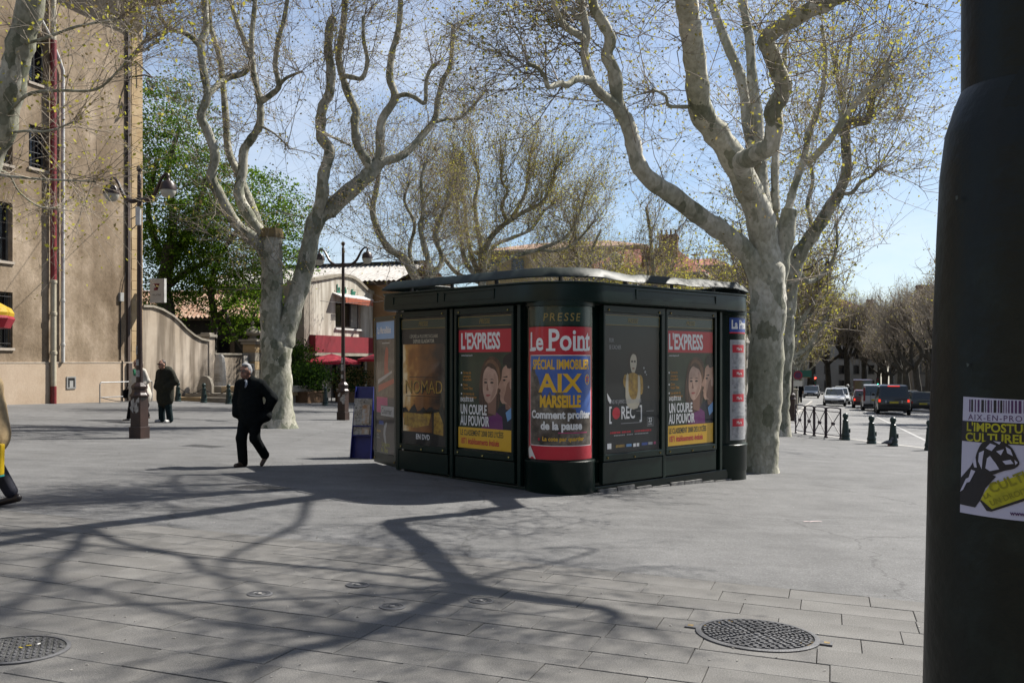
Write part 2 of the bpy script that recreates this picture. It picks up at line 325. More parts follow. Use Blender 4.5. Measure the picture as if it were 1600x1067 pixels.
# ================================================================ ground
rng = random.Random(7)
def sheet(name, corners_ba, dz, m, kind='structure', n=1):
    b = MB(); b.add([SG(bb, aa, dz) for bb, aa in corners_ba], [tuple(range(len(corners_ba)))])
    o = b.build(name, m); tag(o, kind=kind); return o
ground = sheet('ground', [(-320, -60), (320, -60), (320, 620), (-320, 620)], -.16, mat('distant_ground', (.22, .21, .19), .9))
PA = 8.12                                       # the slab paving ends here, asphalt begins
plaza = sheet('pavement', [(-60, PA), (4.2, PA), (4.1, 25.2), (2.85, 27.9), (1.35, 29.9), (.55, 31.1), (-.7, 32.9), (-1.9, 34.6), (-1.9, 94), (-3.7, 97), (-3.7, 230), (-60, 230)], 0, ASPH)
road = sheet('road', [(-4.0, 26), (7.3, 26), (7.3, 260), (-4.0, 260)], -.118, ROADM)
side_road = sheet('road', [(3.4, -20), (16, -20), (16, 45), (3.4, 45)], -.121, ROADM)
far_walk = sheet('pavement', [(7.1, 38), (60, 38), (60, 230), (7.1, 230)], -.005, ASPH)
def kerb_run(name, pts):
    root = tag(empty(name, SG(*pts[0])), kind='structure'); o = Vector(SG(*pts[0]))
    for (b0, a0), (b1, a1) in zip(pts, pts[1:]):
        L = math.hypot(b1-b0, a1-a0); n = max(1, round(L/1.0)); n = min(n, 60)
        for i in range(n):
            t0, t1 = i/n, (i+1)/n-.012/L*1.0
            p = [Vector(SG(b0+(b1-b0)*t, a0+(a1-a0)*t, 0))-o for t in (t0, t1)]
            d = (p[1]-p[0]).normalized(); s = Vector((d.y, -d.x, 0)).normalized()*.09
            m = MB(); up = Vector((0, 0, .006+rng.uniform(-.002, .002))); dn = Vector((0, 0, -.16))
            v = [p[0]-s+dn, p[0]+s+dn, p[1]+s+dn, p[1]-s+dn, p[0]-s+up, p[0]+s+up, p[1]+s+up, p[1]-s+up]
            m.add(v, [(0, 3, 2, 1), (4, 5, 6, 7), (0, 1, 5, 4), (1, 2, 6, 5), (2, 3, 7, 6), (3, 0, 4, 7)]); m.build('kerbstone', KERB, root)
    return root
kerb_run('kerb', [(4.2, 14), (4.1, 25.2), (2.85, 27.9), (1.35, 29.9), (.55, 31.1), (-.7, 32.9), (-1.9, 34.6), (-1.9, 94), (-3.7, 97)])
kerb_run('kerb', [(7.1, 40), (7.1, 90)])
# painted centre line
lm = mat('road_paint', (.46, .46, .45), .8, (.30, .30, .295), 8)
cl = MB()
for a0 in range(28, 120, 1):
    f0, f1 = 2.95-(a0-34)*.026, 2.95-(a0+1-34)*.026
    if a0 > 84: f0 = f1 = 1.65
    cl.add([SG(f0-.06, a0, -.113), SG(f0+.06, a0, -.113), SG(f1+.06, a0+1, -.113), SG(f1-.06, a0+1, -.113)], [(0, 1, 2, 3)])
tag(cl.build('road_marking', lm), kind='structure')
# tar seams across the road, in front of the bollards
seam = mat('tar_seam', (.05, .05, .055), .6)
sm = MB()
for a0, b0, b1 in ((37.5, 1, 6), (38.6, 0, 6), (41.5, .5, 6), (52, -1.5, 6)):
    pr = None
    for i in range(13):
        t = i/12; q = (b0+(b1-b0)*t, a0+.25*math.sin(i*1.7+a0))
        if pr: sm.add([SG(pr[0], pr[1]-.07, -.114), SG(q[0], q[1]-.07, -.114), SG(q[0], q[1]+.07, -.114), SG(pr[0], pr[1]+.07, -.114)], [(0, 1, 2, 3)])
        pr = q
tag(sm.build('road_seam', seam), kind='structure')
# slab paving: each slab a piece, the bed shows in the joints
bed = sheet('paving', [(-26, -6), (4.2, -6), (4.2, PA-.004), (-26, PA-.004)], -.022, JOINT)
ROW = .346; slabs = []
Lm = {}
def slab_mesh(L, v):
    k = (round(L, 2), v)
    if k in Lm: return Lm[k]
    b = MB(); b.box((0, 0, -.02), (L-.0045, ROW-.0075, .04)); me = bpy.data.meshes.new('slab'); me.from_pydata(b.v, [], b.f)
    bm = bmesh.new(); bm.from_mesh(me); bmesh.ops.recalc_face_normals(bm, faces=bm.faces)
    bmesh.ops.bevel(bm, geom=[e for e in bm.edges if all(q.co.z > -.01 for q in e.verts)], offset=.003, segments=1, affect='EDGES')
    bm.to_mesh(me); bm.free(); me.materials.append(slab_mats[v]); Lm[k] = me; return me
def tint(name, f):
    return layered(name, [(.25, tuple(v*f for v in (.182, .177, .168))), (.5, tuple(v*f for v in (.228, .222, .211))), (.75, tuple(v*f for v in (.27, .263, .25)))], 2.2, (.82, .81, .8), .5, .85, .35, 130, fine=(95, .60))
slab_mats = [tint('stone_slab_%s' % n, f) for n, f in (('pale', 1.06), ('grey', 1.0), ('warm', .94), ('dull', .97))]
cand = []
r = 0; a = PA-ROW/2
while a > -2:
    b0 = 4.15-rng.uniform(0, .5)
    while b0 > -20:
        L = rng.choice((.5, .6, .6, .7, .8)); cand.append((b0-L/2, a, L)); b0 -= L
    a -= ROW
def inview(bb, aa):
    x, y = SF(bb, aa)
    if y < 1.2: return -1
    px = CX+FPX*x/y; py = HY+FPX*(CAMZ-G(x, y))/y
    return 1/y if -60 < px < 1500 and py < 1110 else -1
cand.sort(key=lambda c: -inview(c[0], c[1]))
rest = MB()
axr = Vector(SG(1, 0))-Vector(SG(0, 0))
rotm = Matrix((axr.normalized(), GN.cross(axr).normalized(), GN)).transposed()
for i, (bb, aa, L) in enumerate(cand):
    dz = rng.uniform(-.0025, .0025); p = Vector(SG(bb, aa, dz))
    if i < 300:
        o = bpy.data.objects.new('slab', slab_mesh(L, rng.randrange(4))); COL.objects.link(o); o.parent = bed
        q = rotm.to_quaternion() @ Euler((rng.uniform(-.003, .003), rng.uniform(-.003, .003), 0)).to_quaternion()
        o.rotation_mode = 'QUATERNION'; o.rotation_quaternion = q; o.location = p
    else:
        q = rotm.to_quaternion()
        rest.box(p-GN*.02, (L-.0045, ROW-.0075, .04), q)
ro = rest.build('slabs', SLABM, bed); ro['kind'] = 'stuff'
# strip of asphalt joint
# ---------------------------------------------------------------- covers in the paving
def on_ground(name, px, py, label, cat, group=None, rz=0):
    t = (px-CX)/FPX; d = CAMZ/((py-HY)/FPX+GX*t+GY); x = t*d
    e = empty(name, (x, d, G(x, d)), 0, label, cat, group)
    e.rotation_mode = 'QUATERNION'; e.rotation_quaternion = GROT @ Euler((0, 0, rz)).to_quaternion(); return e
mh = on_ground('manhole_cover', 1183, 992, 'large round iron manhole cover with two lugs in the slab paving', 'manhole cover', rz=-TH-.05)
part('frame_ring', IRON, mh, lambda b: b.lathe([(.40, -.01), (.40, .009), (.385, .013), (.365, .013), (.365, -.002)], 56), True)
part('recess', mat('iron_recess', (.03, .03, .032), .8), mh, lambda b: b.lathe([(0.0, .006), (.364, .006)], 48))
def studs(b):
    rg = random.Random(3)
    for k in range(11):
        rr = .055+k*.0285; n = max(5, int(2*math.pi*rr/.052)); n -= n % 2
        for i in range(n):
            an = 2*math.pi*i/n+(k % 2)*math.pi/n
            b.box((rr*math.cos(an), rr*math.sin(an), .0095), (.019, .039, .011), (0, 0, an+(.35 if (i+k) % 2 else -.35)), taper=.85)
    b.lathe([(0, .014), (.02, .014), (.026, .006)], 12)
st = part('studs', IRON, mh, studs); st['kind'] = 'stuff'
for s in (-1, 1):
    def lug(b):
        b.b2(s*.39-.005, s*.39+.005+.0, -.02, .02, .002, .012)
        b.b2(min(s*.385, s*.475), max(s*.385, s*.475), -.042, .042, -.005, .0105)
    lg = part('lug', IRON, mh, lug, bevel=.003)
    part('lug_hole', RUST, lg, lambda b: b.b2(s*.44-.018, s*.44+.018, -.02, .02, .0108, .0125))
rg = random.Random(9)
for i in range(9):
    an = rg.choice((2.6, 2.9, 3.2, 2.2, 1.9, 5.9, 6.1, .2, -.4))+rg.uniform(-.15, .15); rr = rg.uniform(.29, .355)
    part('rust_patch', RUST, mh, lambda b: b.lathe([(0, .0085), (rg.uniform(.012, .026), .0085)], 7, (rr*math.cos(an), rr*math.sin(an), 0)))
m2 = on_ground('manhole_cover', 26, 1015, 'worn round manhole cover with yellow scraps at the left paving edge', 'manhole cover', rz=.4)
part('frame_ring', IRON, m2, lambda b: b.lathe([(.285, -.01), (.285, .008), (.268, .011), (.26, .011), (.26, 0)], 48), True)
part('plate', layered('worn_iron', [(.3, (.17, .17, .165)), (.7, (.26, .26, .25))], 9, (.75, .75, .75), 3, .6, .5, 120), m2, lambda b: b.lathe([(0, .006), (.259, .006)], 40))
def s2(b):
    for ix in range(-9, 10):
        for iy in range(-9, 10):
            if math.hypot(ix, iy)*.033 < .24: b.box((ix*.033, iy*.033, .0085), (.024, .011, .006), (0, 0, .8 if (ix+iy) % 2 else -.8))
st = part('studs', IRON, m2, s2); st['kind'] = 'stuff'
for i, (u, v, c) in enumerate(((.06, .03, 'y'), (.11, .05, 'w'), (.02, .0, 'y'))):
    part('paper_scrap', mat('yellow_scrap', (.6, .45, .05), .7) if c == 'y' else WHITE, m2, lambda b: b.box((u, v, .0135), (.028, .01, .003), (0, 0, i*1.1)))
caps = ((406, 928, 'leftmost of the four small round valve covers in the paving'), (559, 914, 'small valve cover farthest from the camera among the four in the paving'),
        (613, 948, 'small rusty-rimmed valve cover nearest the camera of the four'), (752, 939, 'rightmost of the four small round valve covers in the paving'))
for px, py, lb in caps:
    c = on_ground('valve_cover', px, py, lb, 'valve cover', 'small round caps in the slab paving', rng.uniform(0, 3))
    part('rim', IRON, c, lambda b: b.lathe([(.093, -.01), (.093, .006), (.082, .009), (.076, .009), (.076, .002)], 28), True)
    part('lid', mat('lid_iron', (.07, .07, .072), .55, (.035, .035, .036), 20), c, lambda b: b.lathe([(0, .0075), (.03, .0085), (.034, .005), (.048, .005), (.052, .0085), (.073, .0075), (.075, .003)], 28), True)
    part('stamp', KERB, c, lambda b: b.b2(-.016, .016, -.012, .012, .009, .0105))
gr = on_ground('drain_grating', 412, 762, 'flat dark drain grating set in the asphalt near the walking man', 'drain', rz=-TH)
part('frame', IRON, gr, lambda b: [b.b2(-.36, .36, -.24, .24, -.01, .003)])
for i in range(12): part('bar', mat('grating_slot', (.03, .03, .03), .8), gr, lambda b: b.b2(-.31+i*.056-.014, -.31+i*.056+.014, -.2, .2, .003, .006))
g2 = on_ground('drain_grating', 318, 697, 'small drain grating in the asphalt behind the walking man', 'drain', rz=-TH)
part('frame', IRON, g2, lambda b: b.b2(-.4, .4, -.25, .25, -.01, .003))
for i in range(10): part('bar', mat('grating_slot', (.03, .03, .03), .8), g2, lambda b: b.b2(-.33+i*.073-.018, -.33+i*.073+.018, -.2, .2, .003, .006))
lt = on_ground('paper_strip', 1270, 815, 'pinkish white torn paper strip lying on the asphalt', 'litter')
pb = MB()
for i in range(6):
    x0, x1 = -.115+i*.038, -.115+(i+1)*.038
    f = lambda x: .018*math.sin(x*38)+x*.28
    pb.add([(x0, f(x0)-.014, .006+.004*(i % 2)), (x1, f(x1)-.014, .006+.004*((i+1) % 2)), (x1, f(x1)+.014, .006+.004*((i+1) % 2)), (x0, f(x0)+.014, .006+.004*(i % 2))], [(0, 1, 2, 3)])
pb.build('paper', mat('pink_paper', (.85, .68, .66), .7, contrast=.1), lt)
# crumbs and cigarette ends scattered over the asphalt
cr = MB(); rg = random.Random(21)
for i in range(150):
    px, py = rg.uniform(-50, 1440), 640+rg.random()**.7*420
    t = (px-CX)/FPX; den = (py-HY)/FPX+GX*t+GY; d = CAMZ/den
    if d > 18: continue
    x = t*d; cr.box((x, d, G(x, d)+.004), (rg.uniform(.006, .02), .006, .004), (0, 0, rg.uniform(0, 6)))
o = cr.build('litter_crumbs', mat('pale_crumbs', (.6, .58, .54), .8, (.3, .28, .25), 9)); tag(o, 'scattered pale crumbs and cigarette ends on the ground', 'litter', kind='stuff')
# ================================================================ press kiosk
KC = (.69, 13.85); KZ = G(*KC)-.02; KROT = math.atan2(.69, .72)
kiosk = empty('press_kiosk', (KC[0], KC[1], KZ), KROT, 'dark green press kiosk with rounded corner and magazine posters on the square', 'kiosk')
GOLD = mat('gold_paint', (.42, .30, .07), .5, contrast=.2)
LABELG = mat('label_green', (.008, .042, .030), .35, contrast=.1)
FRAMEB = mat('poster_backing', (.010, .013, .012), .5)
BRASS = mat('brass_bolt', (.5, .38, .12), .35, metal=1, contrast=.1)
def pm(name, c, rough=.5, **k):
    f = 1.42 if max(c) > .03 else 1.0
    if 'c2' in k: k['c2'] = tuple(v*f for v in k['c2'])
    return mat('print_'+name, tuple(v*f for v in c), rough, contrast=k.pop('contrast', .06), **k)
P_RED = pm('red', (.50, .012, .03)); P_WH = pm('white', (.78, .78, .77)); P_YE = pm('yellow', (.72, .42, .02)); P_DG = pm('dark_green', (.028, .048, .022), c2=(.012, .02, .01), scale=2)
P_BK = pm('black', (.012, .013, .014)); P_OR = pm('orange', (.60, .26, .02)); P_BLUE = pm('blue', (.025, .07, .30)); P_MAG = pm('magenta', (.45, .03, .15))
P_SK = pm('skin', (.50, .30, .21), c2=(.34, .19, .13), scale=5); P_SK2 = pm('skin_pale', (.56, .37, .28), c2=(.42, .26, .19), scale=6); P_HR = pm('brown_hair', (.10, .045, .022), c2=(.03, .014, .008), scale=9, stretch=(4, 1, .6))
P_HB = pm('black_hair', (.018, .013, .011)); P_PUR = pm('purple', (.15, .02, .13)); P_NAV = pm('navy', (.01, .012, .03)); P_GRY = pm('grey', (.35, .36, .37)); P_LBL = pm('light_blue', (.16, .35, .62))
P_OCH = pm('ochre', (.45, .28, .04), c2=(.2, .11, .02), scale=12); P_LIP = pm('lip', (.36, .08, .07)); P_SHD = pm('cheek_brown', (.24, .12, .08)); P_BEIGE = pm('beige', (.5, .45, .34))
# body core, plinth and roof deck
KX1, KY1 = 4.30, 3.28
part('body', GREEN, kiosk, lambda b: b.b2(-.315, KX1-.3, -.315, KY1, -.35, 2.74))
part('plinth', GREEN, kiosk, lambda b: (b.b2(.2, 3.8, -.40, .1, -.38, .085), b.b2(-.40, .1, .2, KY1+.03, -.38, .085)), bevel=.012)
def rr_path(off, rn=.72, rs=.12, n=10):
    """rounded rectangle plan, offset outwards"""
    x0, x1, y0, y1 = -.42-off, 4.40+off, -.42-off, 3.36+off
    cs = [(x0, y0, rn+off, math.pi), (x1, y0, rn+off, 1.5*math.pi), (x1, y1, rs+off, 0), (x0, y1, rs, .5*math.pi)]
    sg = [(1, 1), (-1, 1), (-1, -1), (1, -1)]; out = []
    for (x, y, r, a), (sx, sy) in zip(cs, sg):
        r = max(r, .04); cx, cy = x+sx*r, y+sy*r
        for i in range(n+1): t = a+i/n*math.pi/2; out.append((cx+r*math.cos(t), cy+r*math.sin(t)))
    return out
def band(b, levels, close=True):
    n = None
    vs = []
    for off, z in levels:
        p = rr_path(off); n = len(p); vs += [(x, y, z) for x, y in p]
    fs = [(i*n+k, i*n+(k+1) % n, (i+1)*n+(k+1) % n, (i+1)*n+k) for i in range(len(levels)-1) for k in range(n)]
    b.add(vs, fs)
    if close: b.add([(x, y, levels[0][1]) for x, y in rr_path(levels[0][0])], [tuple(range(n-1, -1, -1))]); b.add([(x, y, levels[-1][1]) for x, y in rr_path(levels[-1][0])], [tuple(range(n))])
part('cornice', GREEN, kiosk, lambda b: band(b, [(.13, 2.715), (.17, 2.73), (.175, 2.80), (.165, 2.97), (.185, 2.985), (.185, 3.005), (.15, 3.01)]), True)
RIMM = layered('rim_green_worn', [(.3, (.007, .019, .016)), (.55, (.011, .026, .023)), (.75, (.024, .040, .038))], 2.2, (.6, .65, .65), .9, .55, .25, 7)
def ring(b):
    rg = random.Random(4); lv = [(.20, 3.06), (.20, 3.075), (.09, 3.20), (.065, 3.207), (.05, 3.19), (.17, 3.06)]
    n = len(rr_path(0, n=10)); vs = []
    def dense(off):
        p = rr_path(off); out = []
        for i in range(len(p)):
            q = p[(i+1) % len(p)]; L = math.hypot(q[0]-p[i][0], q[1]-p[i][1]); m = max(1, int(math.ceil(L/.25))) if L > .4 else 1
            out += [(p[i], q, k/m) for k in range(m)]
        return [((p0[0]*(1-t)+p1[0]*t), (p0[1]*(1-t)+p1[1]*t)) for p0, p1, t in out]
    # same sampling count for every level: sample the straight runs by fixed fractions
    def fixed(off):
        p = rr_path(off); out = []
        for i in range(len(p)):
            out.append(p[i])
            if (i+1) % 11 == 0:
                q = p[(i+1) % len(p)]
                for k in range(1, 14): t = k/14; out.append((p[i][0]*(1-t)+q[0]*t, p[i][1]*(1-t)+q[1]*t))
        return out
    for j, (off, z) in enumerate(lv):
        pts = fixed(off)
        for i, (x, y) in enumerate(pts):
            dent = (.035*math.sin(i*.9)+.02*math.sin(i*2.3))*(1 if (x > .3 and y < .5) else .25)
            s = dent*(1 if j in (1, 2, 3) else .4)
            vs.append((x, y-(s if y < .5 else 0), z+(-abs(s)*.6 if j in (2, 3, 4) else 0)+(.015*math.sin(i*.35) if x > .3 and y < 0 else 0)))
    n = len(fixed(0)); b.add(vs, [(i*n+k, i*n+(k+1) % n, ((i+1) % len(lv))*n+(k+1) % n, ((i+1) % len(lv))*n+k) for i in range(len(lv)) for k in range(n)])
part('roof_rim', RIMM, kiosk, ring, True)
pp = rr_path(.08); 
def posts_along():
    out = []
    for i in range(len(pp)):
        p, q = pp[i], pp[(i+1) % len(pp)]; L = math.hypot(q[0]-p[0], q[1]-p[1])
        if L > .5:
            m = int(L/.85)
            out += [(p[0]+(q[0]-p[0])*(k+.5)/m, p[1]+(q[1]-p[1])*(k+.5)/m) for k in range(m)]
    return out+[pp[5], pp[16]]
for x, y in posts_along(): part('rim_post', DARK, kiosk, lambda b: b.b2(x-.02, x+.02, y-.02, y+.02, 3.0, 3.10))
part('roof_deck', mat('roof_felt', (.25, .25, .24), .9, (.15, .15, .15), 3), kiosk, lambda b: b.b2(-.2, 4.1, -.2, 3.1, 3.008, 3.03))
rg = random.Random(12)
for i in range(7):
    x, y = rg.uniform(1.0, 3.6), rg.uniform(-.38, -.25)
    part('roof_litter', mat('pale_litter', (.62, .60, .55), .8, (.35, .3, .22), 6), kiosk, lambda b: b.box((x, y, 3.035), (rg.uniform(.12, .3), .12, .02), (rg.uniform(-.1, .1), rg.uniform(-.12, .12), rg.uniform(0, 3))))
# cornice panels (raised frames)
def cpanel(face, u0, u1):
    def f(b):
        for (a0, a1, z0, z1) in ((u0, u1, 2.93, 2.945), (u0, u1, 2.80, 2.815), (u0, u0+.018, 2.80, 2.945), (u1-.018, u1, 2.80, 2.945)):
            o = .592
            if face == 'r': b.b2(a0, a1, -o-.012, -o+.02, z0, z1)
            else: b.b2(-o-.012, -o+.02, a0, a1, z0, z1)
    part('cornice_panel', GREEN, kiosk, f)
cpanel('r', 1.0, 3.05); cpanel('l', .75, 1.9); cpanel('l', 2.05, 3.2)
# ---- flat panels
def fx(face): return (lambda u, o: (u, -.42-o)) if face == 'r' else (lambda u, o: (-.42-o, u))
def panel(face, u0, u1, name='poster'):
    F = fx(face)
    def bx(b, a0, a1, o0, o1, z0, z1):
        p, q = F(a0, o0), F(a1, o1); b.b2(min(p[0], q[0]), max(p[0], q[0]), min(p[1], q[1]), max(p[1], q[1]), z0, z1)
    fr = MB()
    for (a0, a1, z0, z1) in ((u0-.06, u1+.06, 2.60, 2.70), (u0-.06, u1+.06, .44, .535), (u0-.06, u0-.012, .535, 2.60), (u1+.012, u1+.06, .535, 2.60)): bx(fr, a0, a1, -.06, .03, z0, z1)
    fr = fr.build('panel_frame', GREEN, kiosk, False, None, .008)
    lo = MB(); bx(lo, u0-.06, u1+.06, -.06, .012, .11, .425); lo.build('lower_panel', GREEN, kiosk, False, None, .008)
    bk = MB(); bx(bk, u0-.012, u1+.012, -.06, -.02, .535, 2.60); bk.build('panel_backing', FRAMEB, kiosk)
    lb = MB(); bx(lb, u0, u1, -.02, -.006, 2.415, 2.565); lb = lb.build('header_plate', LABELG, kiosk)
    gl = MB()
    for (a0, a1, z0, z1) in ((u0, u1, 2.557, 2.565), (u0, u1, 2.415, 2.423), (u0, u0+.008, 2.423, 2.557), (u1-.008, u1, 2.423, 2.557)): bx(gl, a0, a1, -.006, -.003, z0, z1)
    gl.build('gold_line', GOLD, lb)
    rot = 0 if face == 'r' else -math.pi/2
    um = (u0+u1)/2; x, y = F(um, -.002)
    t = put_text(lb, 'PRESSE', .105, GOLD, (x, y, 2.455), (R(90), 0, rot), sx=.75, shear=.25, extrude=.0008)
    for a, z in ((u0+.05, 2.635), (u1-.05, 2.635), (u0+.03, .49), (u1-.03, .49), (um, .47)):
        p = F(a, .034); part('bolt', BRASS, kiosk, lambda b: b.box((p[0], p[1], z), (.022, .022, .022), (.4, .3, .2)))
    pg = MB(); p, q = F(u0-.011, .004), F(u1+.011, .004)
    pg.quad((p[0], p[1], .536), (q[0], q[1], .536), (q[0], q[1], 2.6), (p[0], p[1], 2.6)); pg.build('glass_pane', GLASS, kiosk)
    # poster sheet in its own frame: x reading direction, z up, -y outward
    ul = u0 if face == 'r' else u1
    x, y = F(ul, -.016)
    W_, H_ = (u1-u0), 1.80
    return W_, H_, (x, y, .565), rot
def poster(W_, H_, loc, rot, m, name='poster', dx=0.0, parent=None):
    b = MB(); b.b2(0, W_, -.003, 0, 0, H_); o = b.build(name, m, parent or kiosk); o.location = loc; o.rotation_euler = (0, 0, rot); return o
def pol(par, name, pts, m, k=1):
    y = -.003-.0012*k; b = MB(); n = len(pts)
    b.add([(x, y, z) for x, z in pts], [tuple(range(n))]); b.add([(x, y+.001, z) for x, z in pts], [tuple(range(n-1, -1, -1))])
    return b.build(name, m, par)
def rec(par, name, x0, x1, z0, z1, m, k=1): return pol(par, name, [(x0, z0), (x1, z0), (x1, z1), (x0, z1)], m, k)
def ell(par, name, x, z, rx, rz, m, k=1, n=20, rot=0): return pol(par, name, [(x+rx*math.cos(t)*math.cos(rot)-rz*math.sin(t)*math.sin(rot), z+rx*math.cos(t)*math.sin(rot)+rz*math.sin(t)*math.cos(rot)) for t in [2*math.pi*i/n for i in range(n)]], m, k)
def smoothp(pts, sub=3):
    n = len(pts); out = []
    for i in range(n):
        p0, p1, p2, p3 = [pts[(i+j-1) % n] for j in range(4)]
        for s in range(sub):
            t = s/sub; out.append(tuple(.5*(2*p1[k]+(p2[k]-p0[k])*t+(2*p0[k]-5*p1[k]+4*p2[k]-p3[k])*t*t+(3*p1[k]-p0[k]-3*p2[k]+p3[k])*t**3) for k in (0, 1)))
    return out
def tx(par, s, size, m, x, z, sx=1, bold=0, align='LEFT', k=2, shear=0, spacing=1): return put_text(par, s, size, m, (x, -.003-.0012*k, z), (R(90), 0, 0), sx=sx, bold=bold, align=align, shear=shear, extrude=.0004, spacing=spacing)
def express(loc, W_, H_, rot):
    po = poster(W_, H_, loc, rot, P_DG); s = W_/1.2
    S = lambda pts: [(x*s, z) for x, z in pts]
    rec(po, 'masthead', 0, W_, 1.46, H_, P_RED); tx(po, "L'EXPRESS", .335, P_WH, .05*s, 1.515, sx=.60*s, bold=.010)
    tx(po, 'www.lexpress.fr', .04, P_WH, .06*s, 1.40, k=2)
    # couple, drawn as plain flat portraits
    pol(po, 'dark_jacket', S([(.72, .31), (.74, .52), (.95, .66), (1.2, .72), (1.2, .31)]), P_NAV, 1)
    pol(po, 'purple_top', S([(.52, .31), (.60, .50), (.80, .60), (.98, .50), (1.0, .31)]), P_PUR, 2)
    pol(po, 'brown_hair', smoothp(S([(.62, .50), (.50, .62), (.47, .85), (.50, 1.10), (.56, 1.28), (.68, 1.38), (.84, 1.38), (.95, 1.28), (.98, 1.05), (.94, .75), (.84, .55)])), P_HR, 3)
    pol(po, 'woman_face', smoothp(S([(.575, 1.14), (.555, .98), (.57, .84), (.62, .73), (.70, .70), (.80, .77), (.88, .88), (.90, 1.05), (.84, 1.18), (.74, 1.22), (.66, 1.24)])), P_SK2, 4)
    pol(po, 'woman_neck', S([(.66, .72), (.68, .55), (.84, .52), (.86, .82), (.75, .74)]), P_SHD, 3.5)
    for ex in (.622, .76): ell(po, 'eye', ex*s, 1.005, .038*s, .014, P_HB, 5)
    for ex in (.622, .76): pol(po, 'eyebrow', S([(ex-.055, 1.045), (ex, 1.06), (ex+.06, 1.045), (ex, 1.048)]), P_HB, 5)
    pol(po, 'nose_side', S([(.66, 1.0), (.635, .90), (.655, .882), (.69, .89), (.675, .93)]), P_SHD, 5)
    pol(po, 'cheek_shade', smoothp(S([(.80, 1.15), (.87, 1.05), (.86, .90), (.78, .78), (.72, .73), (.76, .84), (.80, .95)])), pm('skin_mid', (.44, .27, .20), c2=(.36, .21, .15), scale=8), 4.5)
    pol(po, 'hair_strand', smoothp(S([(.60, 1.24), (.70, 1.30), (.84, 1.24), (.90, 1.02), (.86, .80), (.93, .95), (.93, 1.2), (.80, 1.34), (.66, 1.33)])), pm('hair_light', (.22, .11, .05), c2=(.09, .04, .02), scale=14, stretch=(5, 1, .5)), 5.2)
    pol(po, 'lips', smoothp(S([(.625, .815), (.665, .83), (.735, .82), (.67, .795)])), P_LIP, 5)
    pol(po, 'man_face', smoothp(S([(1.2, 1.28), (1.06, 1.26), (.99, 1.20), (.975, 1.09), (.955, 1.04), (.895, .955), (.90, .925), (.95, .91), (.945, .87), (.925, .855), (.945, .82), (.945, .76), (.99, .70), (1.10, .70), (1.2, .66)]), 2), P_SK, 6)
    pol(po, 'man_shade', smoothp(S([(1.2, 1.0), (1.10, 1.0), (1.06, .88), (1.02, .76), (1.10, .70), (1.2, .66)])), P_SHD, 6.5); pol(po, 'ear', smoothp(S([(1.17, 1.06), (1.145, 1.0), (1.16, .92), (1.2, .93), (1.2, 1.06)])), P_SK2, 7); pol(po, 'mouth_line', S([(.945, .872), (1.0, .862), (.995, .855)]), P_SHD, 7)
    pol(po, 'man_hair', smoothp(S([(1.2, 1.43), (1.08, 1.42), (1.01, 1.36), (1.0, 1.26), (1.06, 1.29), (1.10, 1.22), (1.2, 1.24)]), 2), P_HB, 7)
    pol(po, 'man_neck', S([(1.05, .70), (1.06, .62), (1.2, .60), (1.2, .70)]), P_SHD, 5.5)
    pol(po, 'collar', S([(1.06, .57), (1.2, .66), (1.2, .50), (1.10, .44)]), P_LBL, 7)
    ell(po, 'eye', 1.03*s, 1.045, .03*s, .014, P_HB, 7); pol(po, 'eyebrow', S([(.98, 1.09), (1.10, 1.11), (1.10, 1.085)]), P_HB, 7)
    for i, w in enumerate(('Carnet de', 'campagne', 'le scandale', 'Chine', "l'autre Tibet", 'Les secrets de', 'la consommation')):
        tx(po, w, .058, P_OR, .10*s, 1.13-i*.052-(.03 if i > 2 else 0)-(.03 if i > 4 else 0), sx=.78)
    for z in (1.145, .96, .825): ell(po, 'bullet', .065*s, z, .014, .014, P_WH, 2)
    tx(po, 'ENQUÊTE SUR', .085, P_WH, .05*s, .71, sx=.55*s, bold=.002, k=8)
    tx(po, 'UN COUPLE', .205, P_WH, .05*s, .52, sx=.53*s, bold=.006, k=8); tx(po, 'AU POUVOIR', .205, P_WH, .05*s, .35, sx=.53*s, bold=.006, k=8)
    rec(po, 'yellow_band', 0, W_, 0, .315, P_YE, 8)
    tx(po, 'LE CLASSEMENT 2008 DES LYCÉES', .118, P_DG, .05*s, .195, sx=.545*s, bold=.002, k=9)
    tx(po, '1871 établissements évalués', .128, P_RED, .05*s, .065, sx=.60*s, bold=.003, k=9)
